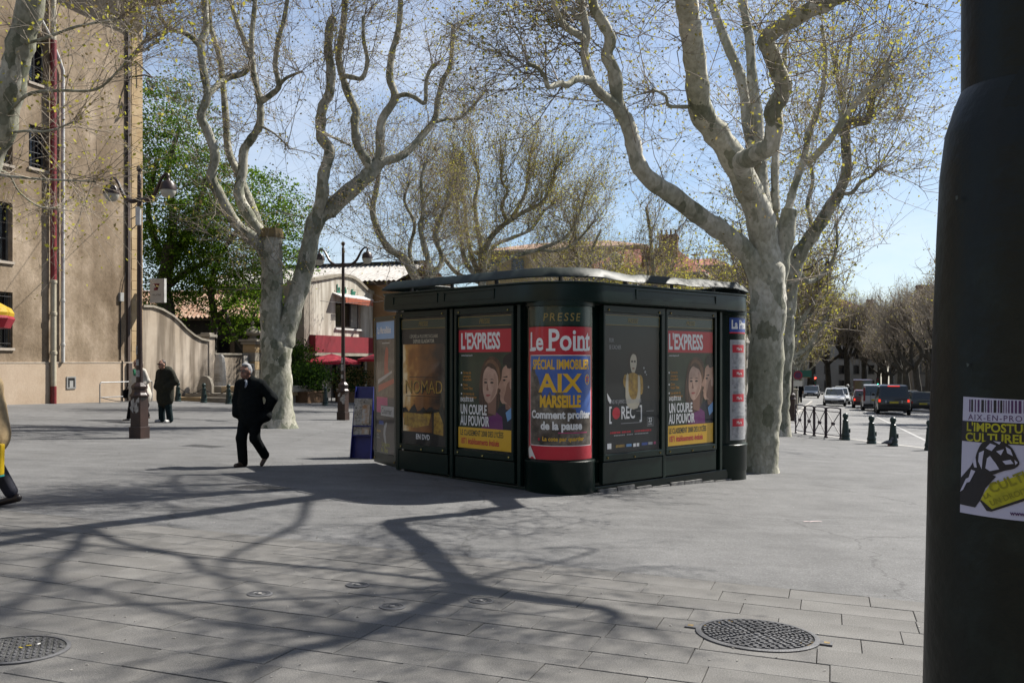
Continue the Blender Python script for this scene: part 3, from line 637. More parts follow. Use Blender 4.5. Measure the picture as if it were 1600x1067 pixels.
# fire-coloured film poster
def firemat():
    m = bpy.data.materials.new('print_fire'); m.use_nodes = True; nt = m.node_tree; L = nt.links; b = nt.nodes['Principled BSDF']; b.inputs['Roughness'].default_value = .5
    tc = _n(nt, 'ShaderNodeTexCoord'); sp = _n(nt, 'ShaderNodeSeparateXYZ'); L.new(tc.outputs['Object'], sp.inputs[0])
    no = _n(nt, 'ShaderNodeTexNoise'); no.inputs['Scale'].default_value = 3.2; no.inputs['Detail'].default_value = 7; L.new(tc.outputs['Object'], no.inputs['Vector'])
    m1 = _n(nt, 'ShaderNodeMath', operation='MULTIPLY_ADD'); m1.inputs[1].default_value = -.62; m1.inputs[2].default_value = .62; L.new(sp.outputs[0], m1.inputs[0])
    m2 = _n(nt, 'ShaderNodeMath', operation='ADD'); L.new(m1.outputs[0], m2.inputs[0])
    m3 = _n(nt, 'ShaderNodeMath', operation='MULTIPLY'); m3.inputs[1].default_value = .75; L.new(no.outputs['Fac'], m3.inputs[0]); L.new(m3.outputs[0], m2.inputs[1])
    rp = _n(nt, 'ShaderNodeValToRGB'); L.new(m2.outputs[0], rp.inputs[0]); cr = rp.color_ramp
    for p_, c in ((.78, (.25, .09, .01)), (.9, (.5, .25, .05)),): e = cr.elements.new(p_); e.color = c+(1,)
    cr.elements[0].position = .38; cr.elements[0].color = (.02, .008, .003, 1); cr.elements[-1].position = 1.0; cr.elements[-1].color = (.75, .6, .35, 1)
    L.new(rp.outputs[0], b.inputs['Base Color']); return m
def nomad(loc, W_, H_, rot):
    po = poster(W_, H_, loc, rot, P_BK)
    pic = MB(); pic.b2(.03, W_-.04, -.0045, -.003, .18, 1.60); pic.build('picture', firemat(), po)
    tx(po, "L'ÉPOPÉE LA PLUS SPECTACULAIRE", .075, P_BEIGE, W_/2, 1.70, sx=.62, align='CENTER'); tx(po, 'DEPUIS GLADIATOR', .08, P_BEIGE, W_/2, 1.62, sx=.75, align='CENTER', bold=.001)
    ridge = [(.03, .52)]+[(.03+i*(W_-.07)/14, .56+.05*math.sin(i*2.1)+.03*math.sin(i*5)) for i in range(15)]+[(W_-.04, .50), (.03, .48)]
    pol(po, 'dark_ridge', ridge, P_BK, 2)
    pol(po, 'pale_plain', [(.05, .28), (.35, .24), (.7, .30), (.78, .52), (.5, .47), (.08, .5)], P_OCH, 2)
    tx(po, 'NOMAD', .30, P_BK, W_/2+.012, .80, sx=.86, align='CENTER', bold=.004, k=3); tx(po, 'NOMAD', .30, P_OCH, W_/2, .81, sx=.86, align='CENTER', k=4)
    rec(po, 'rule', .12, W_-.12, .755, .765, P_BK, 3); rec(po, 'rule', .2, W_-.3, 1.06, 1.07, P_BK, 3)
    rec(po, 'inset_back', W_-.34, W_-.05, .12, .56, P_BK, 4); pol(po, 'inset_picture', [(W_-.31, .17), (W_-.07, .15), (W_-.07, .34), (W_-.18, .52), (W_-.3, .5)], P_OCH, 5)
    tx(po, 'EN DVD', .115, P_WH, W_/2-.02, .065, sx=.85, align='CENTER', bold=.002)
def recp(loc, W_, H_, rot):
    po = poster(W_, H_, loc, rot, pm('night', (.010, .017, .018), c2=(.005, .008, .009), scale=1.5)); s = W_/1.28
    tx(po, 'FUIR', .085, P_GRY, .11*s, 1.60, sx=.62); tx(po, 'SE CACHER', .085, P_GRY, .11*s, 1.50, sx=.62)
    # pale standing figure against the dark, drawn as flat shapes
    pol(po, 'figure_hair', smoothp([(.56, 1.20), (.55, 1.36), (.62, 1.47), (.74, 1.46), (.80, 1.34), (.78, 1.18)]), P_HB, 1)
    pol(po, 'figure_face', smoothp([(.60, 1.24), (.595, 1.35), (.65, 1.43), (.73, 1.40), (.745, 1.28), (.70, 1.16), (.64, 1.15)]), P_BEIGE, 2)
    for x, z in ((.635, 1.32), (.70, 1.32)): ell(po, 'shadow_eye', x, z, .022, .016, P_HB, 3)
    ell(po, 'shadow_mouth', .665, 1.215, .03, .012, P_SHD, 3)
    pol(po, 'figure_arm', smoothp([(.43, 1.00), (.46, 1.12), (.53, 1.10), (.50, .92)]), P_OCH, 2); pol(po, 'figure_arm', smoothp([(.80, .88), (.80, 1.10), (.88, 1.08), (.90, .90), (.86, .82)]), P_OCH, 2)
    pol(po, 'figure_chest', smoothp([(.50, .80), (.49, 1.08), (.62, 1.15), (.72, 1.14), (.82, 1.06), (.82, .80), (.66, .66)]), P_OCH, 3)
    pol(po, 'vest', smoothp([(.50, 1.11), (.55, 1.12), (.55, .88), (.62, .76), (.72, .76), (.77, .88), (.77, 1.10), (.82, 1.08), (.83, .78), (.76, .62), (.56, .63), (.48, .80)], 2), P_BEIGE, 4)
    for x, z, r_ in ((.92, 1.22, .018), (.95, 1.16, .022), (1.03, .93, .018), (.98, 1.12, .012)): ell(po, 'light_spot', x, z, r_, r_, P_GRY, 2, 8)
    rec(po, 'fold_line', .74, .88, .575, .581, P_GRY, 2); rec(po, 'fold_line', .98, 1.16, .565, .571, P_GRY, 2)
    pol(po, 'torn_corner', [(.06, .86), (.16, .75), (.13, .70), (.08, .76)], P_WH, 5)
    tx(po, 'FAIS NE JAMAIS CESSER DE FILMER', .084, P_GRY, .14*s, .70, sx=.56, k=4)
    tx(po, '[', .27, P_WH, .10*s, .475, sx=.75, bold=.004); ell(po, 'red_dot', .27*s, .56, .088, .088, P_RED, 2); tx(po, 'REC', .26, P_WH, .375*s, .475, sx=.70, bold=.005); tx(po, ']', .27, P_WH, .81*s, .475, sx=.75, bold=.004)
    for i in range(4):
        a0, a1, z0, z1 = ((1.0, 1.15, .47, .475), (1.0, 1.15, .335, .34), (1.0, 1.005, .335, .475), (1.145, 1.15, .335, .475))[i]; rec(po, 'date_box', a0, a1, z0, z1, P_GRY, 2)
    tx(po, '23', .09, P_WH, 1.075, .40, align='CENTER', bold=.002); tx(po, 'AVRIL', .045, P_WH, 1.075, .352, align='CENTER', sx=.9)
    rec(po, 'credit_line', .38, .85, .40, .408, P_GRY, 2)
    for i in range(26): rec(po, 'red_print', .14+i*.037, .14+i*.037+.024+.008*(i % 3), .262, .262+.028, P_RED, 2) if i not in (6, 13, 14) else None
    for i in range(22): rec(po, 'white_print', .22+i*.037, .22+i*.037+.026, .225, .243, P_GRY, 2) if i not in (7, 12) else None
    for x0, x1, m_ in ((.07, .16, P_WH), (.26, .46, P_OCH), (.50, .62, P_LBL), (.66, .72, P_WH), (.74, .80, P_WH), (.86, 1.0, P_BLUE), (1.02, 1.12, P_GRY), (1.15, 1.20, P_MAG)): rec(po, 'logo_block', x0*s, x1*s, .055 if m_ is not P_WH else .045, .095 if x1 > .2 else .125, m_, 2)
w, h, l, ro_ = panel('l', 2.06, 3.20); nomad(l, w, h, ro_)
w, h, l, ro_ = panel('l', .56, 1.76); express(l, w, h, ro_)
w, h, l, ro_ = panel('r', .50, 1.79); recp(l, w, h, ro_)
w, h, l, ro_ = panel('r', 1.98, 3.22); express(l, w, h, ro_)
for face, u in (('l', 1.91), ('r', 1.885), ('l', .40), ('l', 3.29), ('r', 3.42)):
    F = fx(face); p = F(u, -.02); part('pilaster', GREEN, kiosk, lambda b: b.box((p[0], p[1], 1.4), (.07 if face == 'r' else .08, .07 if face == 'l' else .08, 2.62)), bevel=.01)
# ---- rounded corners
def corner(cx, cy):
    part('corner_drum', GREEN, kiosk, lambda b: b.lathe([(.49, -.36), (.49, .03), (.505, .05), (.505, .44), (.515, .455), (.515, .48), (.50, .492), (.44, .495)], 48, (cx, cy, 0)), True)
    part('corner_column', GREEN, kiosk, lambda b: b.lathe([(.455, .49), (.455, 2.73)], 40, (cx, cy, 0)), True)
    part('corner_top_ring', GREEN, kiosk, lambda b: b.lathe([(.46, 2.66), (.505, 2.665), (.505, 2.73), (.46, 2.735)], 48, (cx, cy, 0)), True)
    part('corner_glass', GLASS, kiosk, lambda b: b.lathe([(.498, .50), (.498, 2.66)], 48, (cx, cy, 0), a0=R(150 if cx < 1 else 232), a1=R(302 if cx < 1 else 330)), True)
corner(0, 0); corner(3.95, 0)
def curved(cx, cy, ang, name, x0, x1, z0, z1, m, r, parent, n=16):
    b = MB(); b.lathe([(r, z0), (r, z1)], n, (cx, cy, 0), a0=ang+x0/r, a1=ang+x1/r); o = b.build(name, m, parent, True); return o
def ctext(cx, cy, ang, s, size, m, x, z, r, parent, **k):
    me = text_mesh(s, size, **k); me.materials.clear(); slice_x(me)
    n = len(me.vertices); co = np.empty(n*3); me.vertices.foreach_get('co', co); co = co.reshape(-1, 3)
    th = ang+(co[:, 0]+x)/r; rad = r+co[:, 2]
    me.vertices.foreach_set('co', np.stack([cx+rad*np.cos(th), cy+rad*np.sin(th), z+co[:, 1]], 1).ravel()); me.update()
    return link('lettering', me, m, parent)
# subdivided picture of a street for the property issue
PIC = layered('print_street_picture', [(.3, (.05, .05, .05)), (.5, (.22, .19, .15)), (.7, (.42, .38, .33))], 7, (.45, .4, .38), 2.6, .5, 0)
PICS = pm('sky_blue', (.03, .09, .34), c2=(.06, .14, .42), scale=2)
A0 = R(225+1.5)-math.radians(.0)
lp = curved(0, 0, A0, 'corner_poster', -.60, .60, .51, 2.37, P_RED, .468, kiosk, 28)
curved(0, 0, A0, 'header_band', -.62, .62, 2.39, 2.66, LABELG, .466, kiosk, 28)
hp = [c for c in kiosk.children if c.name.startswith('header_band')][0]
ctext(0, 0, A0, 'PRESSE', .16, GOLD, 0, 2.45, .4675, hp, sx=.95, shear=.12, spacing=1.25, extrude=.0006)
curved(0, 0, A0, 'picture_border', -.535, .535, .70, 1.975, P_WH, .4688, lp, 28)
curved(0, 0, A0, 'picture', -.525, .525, .71, 1.965, PIC, .4694, lp, 28)
def skyshape(b):
    pts = []
    n = 26
    for i in range(n+1):
        x = -.525+1.05*i/n; zb = 1.30+.25*math.sin(i*.55+1)*math.exp(-((i-8)/9)**2)+(.38 if i < 7 else (.30 if i < 10 else 0))*(1 if i % 3 else .85)-(.18 if i > 18 else 0)
        th = A0+x/.4699; pts.append((.4699*math.cos(th), .4699*math.sin(th), min(zb, 1.93))); pts.append((.4699*math.cos(th), .4699*math.sin(th), 1.96))
    b.add(pts, [(2*i, 2*i+2, 2*i+3, 2*i+1) for i in range(n)])
part('picture_sky', PICS, lp, skyshape)
ctext(0, 0, A0, 'Le', .36, P_WH, -.545, 2.045, .4706, lp, sx=.80, bold=.008, align='LEFT'); ctext(0, 0, A0, 'Point', .42, P_WH, -.20, 2.045, .4706, lp, sx=.78, bold=.008, align='LEFT')
for x0, x1, z0 in ((-.555, -.43, 2.03), (-.225, -.09, 2.03), (.17, .255, 2.03), (.265, .335, 2.03), (.355, .43, 2.03)): curved(0, 0, A0, 'serif', x0, x1, z0, z0+.035, P_WH, .4708, lp, 4)
ctext(0, 0, A0, 'SPÉCIAL IMMOBILIER', .185, P_YE, 0, 1.78, .4706, lp, sx=.55, bold=.006)
ctext(0, 0, A0, 'AIX', .36, P_YE, -.02, 1.46, .4706, lp, sx=1.08, bold=.009)
ctext(0, 0, A0, 'MARSEILLE', .225, P_YE, -.02, 1.25, .4706, lp, sx=.58, bold=.010)
ctext(0, 0, A0, 'Comment profiter', .150, P_WH, 0, 1.09, .4708, lp, sx=.88, bold=.006); ctext(0, 0, A0, 'de la pause', .155, P_WH, 0, .935, .4708, lp, sx=.9, bold=.006)
ctext(0, 0, A0, 'La cote par quartier', .082, P_YE, .03, .775, .4706, lp, sx=.95, bold=.002)
curved(0, 0, A0, 'red_square', -.36, -.33, .775, .81, P_RED, .4706, lp, 2); curved(0, 0, A0, 'parasol_stripe', -.05, .42, .88, .895, P_MAG, .4702, lp, 8)
b = MB(); b.lathe([(.0, 0), (.05, 0)], 16); me_ = b
def sticker(bm_):
    for k in range(16):
        a = 2*math.pi*k/16; th = A0+(.43+.055*math.cos(a))/.4706; bm_.v.append((.4706*math.cos(th), .4706*math.sin(th), 1.63+.075*math.sin(a)))
    bm_.f.append(tuple(range(16))); bm_.mi.append(0)
part('round_badge', P_YE, lp, sticker)
curved(0, 0, A0, 'badge_print', .39, .47, 1.645, 1.67, P_RED, .4708, lp, 3); curved(0, 0, A0, 'badge_print', .395, .465, 1.60, 1.625, P_RED, .4708, lp, 3)
def curl(bm_):
    pts = []
    for x, z, r_ in ((-.575, .515, .472), (-.40, .512, .474), (-.52, .70, .485), (-.60, .64, .474)):
        th = A0+x/.47; pts.append((r_*math.cos(th), r_*math.sin(th), z))
    bm_.add(pts, [(0, 1, 2, 3)])
part('curled_corner', P_WH, lp, curl)
# right rounded corner: newspaper header and a strip of covers
A1 = R(270); c1 = (3.95, 0)
hb = curved(*c1, A1, 'newspaper_header', -.245, .26, 2.38, 2.62, P_BLUE, .468, kiosk, 10)
ctext(*c1, A1, 'La Provence', .20, P_WH, -.21, 2.44, .4695, hb, sx=.72, bold=.008, align='LEFT'); curved(*c1, A1, 'red_underline', -.245, .26, 2.355, 2.38, P_RED, .468, hb, 8)
stp = curved(*c1, A1, 'cover_strip', -.235, .25, .56, 2.25, P_GRY, .468, kiosk, 10)
for k in range(4):
    z = .60+k*.415
    curved(*c1, A1, 'cover', -.20, .18, z, z+.37, pm('cover_grey', (.42, .42, .43), c2=(.2, .2, .21), scale=9), .4695, stp, 8)
    curved(*c1, A1, 'cover_masthead', -.19, .12, z+.19, z+.32, P_RED, .4705, stp, 6)
    ctext(*c1, A1, 'Marie', .07, P_WH, -.03, z+.23, .4715, stp, sx=.9)
# opened side shutter
sh = R(73); sx0, sy0 = -.405, 3.345
shd = lambda u, o: (sx0+u*math.cos(sh)-o*math.sin(sh), sy0+u*math.sin(sh)+o*math.cos(sh))
def shutter(b):
    for (a0, a1, z0, z1, o0, o1) in ((0, 1.12, .12, 2.66, -.03, .0), (0, 1.12, .12, .3, 0, .02), (0, 1.12, 2.58, 2.66, 0, .02), (0, .08, .3, 2.58, 0, .02), (1.04, 1.12, .3, 2.58, 0, .02)):
        p = [shd(a, o) for a, o in ((a0, o0), (a1, o0), (a1, o1), (a0, o1))]
        b.add([(x, y, z0) for x, y in p]+[(x, y, z1) for x, y in p], [(3, 2, 1, 0), (4, 5, 6, 7), (0, 1, 5, 4), (1, 2, 6, 5), (2, 3, 7, 6), (3, 0, 4, 7)])
part('side_shutter', GREEN, kiosk, shutter)
for a, z in ((.05, 2.62), (1.07, 2.62), (.05, .2), (1.07, .2), (1.09, 2.35)):
    p = shd(a, .022); part('bolt', BRASS, kiosk, lambda b: b.box((p[0], p[1], z), (.025, .025, .025)))
lx, ly = shd(1.03, .003); rs_ = sh+math.pi
p1 = poster(.93, .30, (lx, ly, 2.27), rs_, P_LBL, 'newspaper_header'); tx(p1, 'La Marseillaise', .16, P_WH, .06, .10, sx=.75, bold=.003)
p2 = poster(.93, .98, (lx, ly, 1.27), rs_, pm('collage', (.11, .105, .10), c2=(.03, .028, .028), scale=6), 'shutter_poster')
pol(p2, 'red_figure', smoothp([(.45, .35), (.42, .6), (.5, .85), (.62, .8), (.6, .5), (.7, .4)]), pm('dull_red', (.36, .06, .04)), 1); pol(p2, 'red_flag', [(.1, .08), (.9, .25), (.9, .33), (.12, .2)], pm('dull_red', (.36, .06, .04)), 2); pol(p2, 'white_streak', [(.08, .22), (.8, .42), (.8, .46), (.1, .3)], P_GRY, 2); rec(p2, 'small_print', .3, .68, .92, .94, P_GRY, 1)
p3 = poster(.93, .95, (lx, ly, .33), rs_, pm('dark_cover', (.03, .028, .027), c2=(.06, .04, .035), scale=5), 'shutter_poster')
rec(p3, 'magenta_strip', .02, .58, .80, .94, P_MAG, 1); rec(p3, 'magenta_strip', .02, .24, .67, .80, P_MAG, 1); rec(p3, 'white_label', .24, .90, .62, .79, P_GRY, 2); tx(p3, 'Courrier', .15, P_NAV, .28, .655, sx=.95, k=3)
pol(p3, 'white_swirl', smoothp([(.48, .50), (.40, .42), (.38, .28), (.48, .12), (.52, .1), (.50, .22), (.47, .34), (.56, .5)]), P_GRY, 1); rec(p3, 'blue_label', .14, .38, .46, .53, P_BLUE, 1)
tx(p3, 'Enquête', .06, P_YE, .03, .33, k=2); tx(p3, 'sur la', .05, P_GRY, .03, .27, k=2); tx(p3, 'planète', .05, P_GRY, .03, .22, k=2)
tx(p3, 'La guerre', .12, pm('acid_yellow', (.42, .42, .02)), .30, .10, k=3, sx=.85); tx(p3, 'du Tibet', .12, pm('acid_yellow', (.42, .42, .02)), .26, .0, k=3, sx=.85)
pgs = MB(); q0, q1 = shd(.08, .019), shd(1.04, .019); pgs.quad((q0[0], q0[1], .3), (q1[0], q1[1], .3), (q1[0], q1[1], 2.58), (q0[0], q0[1], 2.58)); pgs.build('glass_pane', GLASS, kiosk)
# torn pale strip of mortar at the foot
part('foot_mortar', mat('mortar', (.35, .34, .32), .9, (.12, .12, .12), 9), kiosk, lambda b: [b.box((.55+i*.42, -.425, .0-.035*i*.42/1-.01), (.38+.1*math.sin(i*3), .04, .10+.05*math.sin(i*1.7)), (0, 0, .02*math.sin(i))) for i in range(8)])
# ---------------------------------------------------------------- blue newspaper racks beside the kiosk
BLUEP = mat('rack_blue_paint', (.018, .028, .22), .4, (.012, .018, .15), 4)
NEWS = layered('newsprint', [(.35, (.12, .11, .10)), (.5, (.5, .49, .46)), (.7, (.68, .67, .64))], 22, (.8, .7, .6), 5, .7, 0)
def rack(px, py, d_extra, w, h, rz, label, second):
    t = (px-CX)/FPX; d = CAMZ/((py-HY)/FPX+GX*t+GY)+d_extra; x = t*d
    e = empty('newspaper_rack', (x, d, G(x, d)), rz, label, 'newspaper rack')
    part('back_panel', BLUEP, e, lambda b: b.add([(-w/2, 0, 0), (w/2, 0, 0), (w/2*.86, .16, h), (-w/2*.86, .16, h), (-w/2, .03, 0), (w/2, .03, 0), (w/2*.86, .19, h), (-w/2*.86, .19, h)], [(0, 1, 2, 3), (7, 6, 5, 4), (0, 4, 5, 1), (1, 5, 6, 2), (2, 6, 7, 3), (3, 7, 4, 0)]))
    for s in (-1, 1): part('side_panel', BLUEP, e, lambda b: b.add([(s*w/2, -.10, 0), (s*w/2, .32, 0), (s*w/2*.86, .19, h), (s*w/2*.86, .10, h)]+[(s*w/2-s*.015, -.10, 0), (s*w/2-s*.015, .32, 0), (s*w/2*.86-s*.015, .19, h), (s*w/2*.86-s*.015, .10, h)], [(0, 1, 2, 3), (7, 6, 5, 4), (0, 4, 5, 1), (1, 5, 6, 2), (2, 6, 7, 3), (3, 7, 4, 0)]))
    for z, hh in ((h*.46, .50), (h*.33, .16)) if not second else ((h*.55, .3), (h*.15, .3)):
        y = .16*z/h
        sf = part('shelf', BLUEP, e, lambda b: b.b2(-w*.44, w*.44, y-.09, y, z-.02, z))
        part('newspaper', NEWS, e, lambda b: b.box((0, y-.035, z+hh/2), (w*.84, .03, hh), (-.12, 0, .02)))
        part('newspaper', mat('newspaper_picture', (.45, .25, .12), .7, (.6, .58, .54), 9), e, lambda b: b.box((w*.16, y-.06, z+hh*.42), (w*.36, .012, hh*.7), (-.14, 0, -.05)))
    return e
rack(566, 716, 0, .42, 1.32, -.25, 'tall blue newspaper rack with stacked papers left of the kiosk', False)
rack(582, 715, -.15, .26, 1.05, -.45, 'narrow blue newspaper rack between the taller rack and the kiosk shutter', True)
# ================================================================ trees
LEAFY = leafmat('bud_leaf_yellow', (.46, .45, .07), (.32, .28, .05), .55); LEAFO = leafmat('bud_leaf_olive', (.27, .22, .08), (.19, .14, .06), .5)
LEAFG = leafmat('spring_leaf_green', (.09, .165, .02), (.045, .095, .012), .5); LEAFG2 = leafmat('spring_leaf_bright', (.19, .28, .028), (.10, .18, .02), .55)
SEEDB = mat('seed_ball', (.10, .075, .05), .9)
def seg_mesh(p0, p1, r0, r1):
    """three-sided tapered prisms for many twig segments (numpy)"""
    d = p1-p0; L = np.linalg.norm(d, axis=1, keepdims=True); d = d/np.maximum(L, 1e-6)
    ref = np.where(np.abs(d[:, 2:3]) < .9, np.array([[0, 0, 1.]]), np.array([[1., 0, 0]]))
    u = np.cross(d, ref); u /= np.linalg.norm(u, axis=1, keepdims=True); w = np.cross(d, u)
    V = []
    for k in range(3):
        a = 2*math.pi*k/3; o = u*math.cos(a)+w*math.sin(a); V.append(p0+o*r0[:, None]); V.append(p1+o*r1[:, None])
    n = len(p0); V = np.stack(V, 1).reshape(-1, 3)
    base = np.arange(n)[:, None]*6
    F = np.concatenate([base+np.array([[0, 2, 3, 1]]), base+np.array([[2, 4, 5, 3]]), base+np.array([[4, 0, 1, 5]])], 1).reshape(-1, 4)
    return V, F
def np_mesh(name, V, F, mi=None):
    me = bpy.data.meshes.new(name); k = F.shape[1]
    me.vertices.add(len(V)); me.vertices.foreach_set('co', V.astype(np.float32).ravel())
    me.loops.add(F.size); me.loops.foreach_set('vertex_index', F.astype(np.int32).ravel())
    me.polygons.add(len(F)); me.polygons.foreach_set('loop_start', np.arange(len(F), dtype=np.int32)*k)
    if mi is not None: me.polygons.foreach_set('material_index', mi.astype(np.int32))
    me.update(calc_edges=True); me.validate(); return me
def leaf_mesh(name, C, size, rs, nm, droop=.0, aspect=.62):
    """one folded-less quad leaf per centre, random orientation"""
    n = len(C); a = rs.normal(size=(n, 3)); a[:, 2] -= droop; a /= np.linalg.norm(a, axis=1, keepdims=True)
    b = np.cross(a, rs.normal(size=(n, 3))); b /= np.linalg.norm(b, axis=1, keepdims=True)
    s = (size*rs.uniform(.55, 1.25, n))[:, None]
    V = np.stack([C, C+a*s*.5+b*s*aspect*.5, C+a*s, C+a*s*.5-b*s*aspect*.5], 1).reshape(-1, 3)
    F = np.arange(n)[:, None]*4+np.array([[0, 1, 2, 3]])
    mi = rs.choice(len(nm), n, p=nm)
    return np_mesh(name, V, F, mi)
def grow(starts, dirs, lens, rad, rs, nseg=4, wob=.16, lift=.10):
    """curved shoots: returns list of node arrays (nseg+1, n, 3)"""
    n = len(starts); nodes = [starts]; d = dirs/np.linalg.norm(dirs, axis=1, keepdims=True); p = starts
    for i in range(nseg):
        d = d+rs.normal(size=(n, 3))*wob; d[:, 2] += lift; d /= np.linalg.norm(d, axis=1, keepdims=True)
        p = p+d*(lens/nseg)[:, None]; nodes.append(p)
    return nodes
def crown(root, src, srcn, rs, n_shoot, Lr=(1.0, 2.8), up=.9, out=.5, twr=.011, side=4, leafn=2.0, leafs=.075, leafp=(.45, .55), side_len=(.25, .8), balls=0, name='twigs', hang=0, pre=None):
    """src: (k,3) source points on limbs, srcn: weights"""
    PB = []
    if pre:                                   # forking boughs first, the shoots then spring from them
        nb, bl, br = pre; ib = rs.choice(len(src), nb, p=srcn/srcn.sum()); c0 = src.mean(0); ob = src[ib]-c0; ob[:, 2] *= .4; ob /= np.maximum(np.linalg.norm(ob, axis=1, keepdims=True), .3)
        db = ob*.5+rs.normal(size=(nb, 3))*.6; db[:, 2] += up*.6
        bn = grow(src[ib], db, rs.uniform(bl[0], bl[1], nb), None, rs, nseg=5, wob=.28, lift=.10)
        for i in range(5): PB.append((bn[i], bn[i+1], np.full(nb, br*(1-.14*i)), np.full(nb, br*(1-.14*(i+1)))))
        lim = src; src = np.concatenate([bn[i]*(1-t)+bn[i+1]*t for i in range(5) for t in (.25, .75)]+[lim]); srcn = np.concatenate([np.full(nb*10, 1.0), srcn/srcn.sum()*nb*10*.18])
    idx = rs.choice(len(src), n_shoot, p=srcn/srcn.sum()); s0 = src[idx]
    cen = src.mean(0); o = s0-cen; o[:, 2] *= .3; o /= np.maximum(np.linalg.norm(o, axis=1, keepdims=True), .3)
    d = o*out+rs.normal(size=(n_shoot, 3))*.45; d[:, 2] += up
    if hang: k = rs.random(n_shoot) < hang; d[k, 2] = rs.uniform(-.6, .3, k.sum())
    L = rs.uniform(Lr[0], Lr[1], n_shoot); nd = grow(s0, d, L, None, rs, lift=.06)
    m = len(nd)-1; P0 = [q[0] for q in PB]; P1 = [q[1] for q in PB]; R0 = [q[2] for q in PB]; R1 = [q[3] for q in PB]
    for i in range(m):
        P0.append(nd[i]); P1.append(nd[i+1]); f = rs.uniform(.8, 1.2, n_shoot)*twr
        R0.append(f*(1-.8*i/m)); R1.append(f*(1-.8*(i+1)/m))
    tips = [nd[-1]]; C = []
    for k in range(side):
        i = rs.integers(1, m+1, n_shoot); t = rs.random(n_shoot)[:, None]
        A = np.stack(nd, 0); ar = np.arange(n_shoot); q = A[i-1, ar]*(1-t)+A[i, ar]*t
        dd = A[i, ar]-A[i-1, ar]; dd /= np.linalg.norm(dd, axis=1, keepdims=True); dd = dd*.5+rs.normal(size=(n_shoot, 3))*.6; dd[:, 2] += .15
        sn = grow(q, dd, rs.uniform(side_len[0], side_len[1], n_shoot), None, rs, nseg=2, wob=.25, lift=.08)
        for j in range(2): P0.append(sn[j]); P1.append(sn[j+1]); R0.append(np.full(n_shoot, twr*(.5-.18*j))); R1.append(np.full(n_shoot, twr*(.32-.18*j)))
        C += [sn[1], sn[2]]
    V, F = seg_mesh(np.concatenate(P0), np.concatenate(P1), np.concatenate(R0), np.concatenate(R1))
    tw = link(name, np_mesh(name, V, F), TWIG, root)
    C = np.concatenate(C+nd[2:]); keep = rs.choice(len(C), int(min(len(C), n_shoot*leafn)), replace=False); C = C[keep]+rs.normal(size=(len(keep), 3))*.03
    lf = None
    if leafn > 0: lf = link('foliage', leaf_mesh('foliage', C, leafs, rs, leafp, .2), [LEAFY, LEAFO] if len(leafp) == 2 else [LEAFY, LEAFO, LEAFG2], root)
    if balls:
        kb = rs.choice(len(C), balls, replace=False); bb = MB()
        for c in C[kb]: bb.add([c+np.array(v)*.018 for v in ((1, 0, 0), (-1, 0, 0), (0, 1, 0), (0, -1, 0), (0, 0, 1), (0, 0, -1))], [(0, 2, 4), (2, 1, 4), (1, 3, 4), (3, 0, 4), (2, 0, 5), (1, 2, 5), (3, 1, 5), (0, 3, 5)])
        bb.build('seed_balls', SEEDB, root, fix=False)['kind'] = 'stuff'
    return tw
def limb_mesh(b, pts, rad, rng, n=12, sub=5, knob=.10):
    P_, R_ = catmull(pts, rad, sub)
    R_ = [r*(1+knob*math.sin(i*1.3+rng.random()*1.5)+rng.uniform(-.05, .05)) for i, r in enumerate(R_)]
    b.tube(P_, R_, n, True, 0, .035, rng)
    return P_, R_
def traced_tree(name, label, group, base, d, limbs, seed, cat='tree', bark=None, extra=(), rk=1.0):
    """limbs: list of (list of (px, py, depth offset), r_px start, r_px end); base in world"""
    rng_ = random.Random(seed); root = empty(name, base, 0, label, cat, group)
    b = MB(); O = Vector(base); src = []; wt = []
    sc = d/FPX
    for pts, r0, r1, kind in limbs:
        W3 = [P(x, y, d+z)-O for x, y, z in pts]; n = len(W3)
        rad = [(r0+(r1-r0)*(i/(n-1))**.8)*sc*rk*(1 if kind == 'trunk' else .93) for i in range(n)]
        if kind == 'trunk': rad[0] *= 1.35; W3[0].z -= .15; rad[-1] *= .4; rad[-2] *= .93
        P_, R_ = limb_mesh(b, W3, rad, rng_, 16 if kind == 'trunk' else 11, 5, .03 if kind == 'trunk' else .06)
        if kind != 'trunk':
            for i, p in enumerate(P_):
                f = i/len(P_)
                if kind == 'stem' and f < .6: continue
                src.append(p); wt.append(.25+f*f*2.0+(.9 if i > len(P_)-4 else 0))
    for W3, ra, rb in extra:
        W3 = [Vector(p)-O for p in W3]; n = len(W3)
        P_, R_ = limb_mesh(b, W3, [ra+(rb-ra)*i/(n-1) for i in range(n)], rng_, 8, 4, .09)
        for i, p in enumerate(P_): src.append(p); wt.append(.8)
    o = b.build('trunk', bark or BARK, root, True)
    return root, np.array([tuple(p) for p in src]), np.array(wt)
def ground_at(px, py):
    t = (px-CX)/FPX; d = CAMZ/((py-HY)/FPX+GX*t+GY); return (t*d, d, G(t*d, d))
GRP = 'plane trees standing on the square'
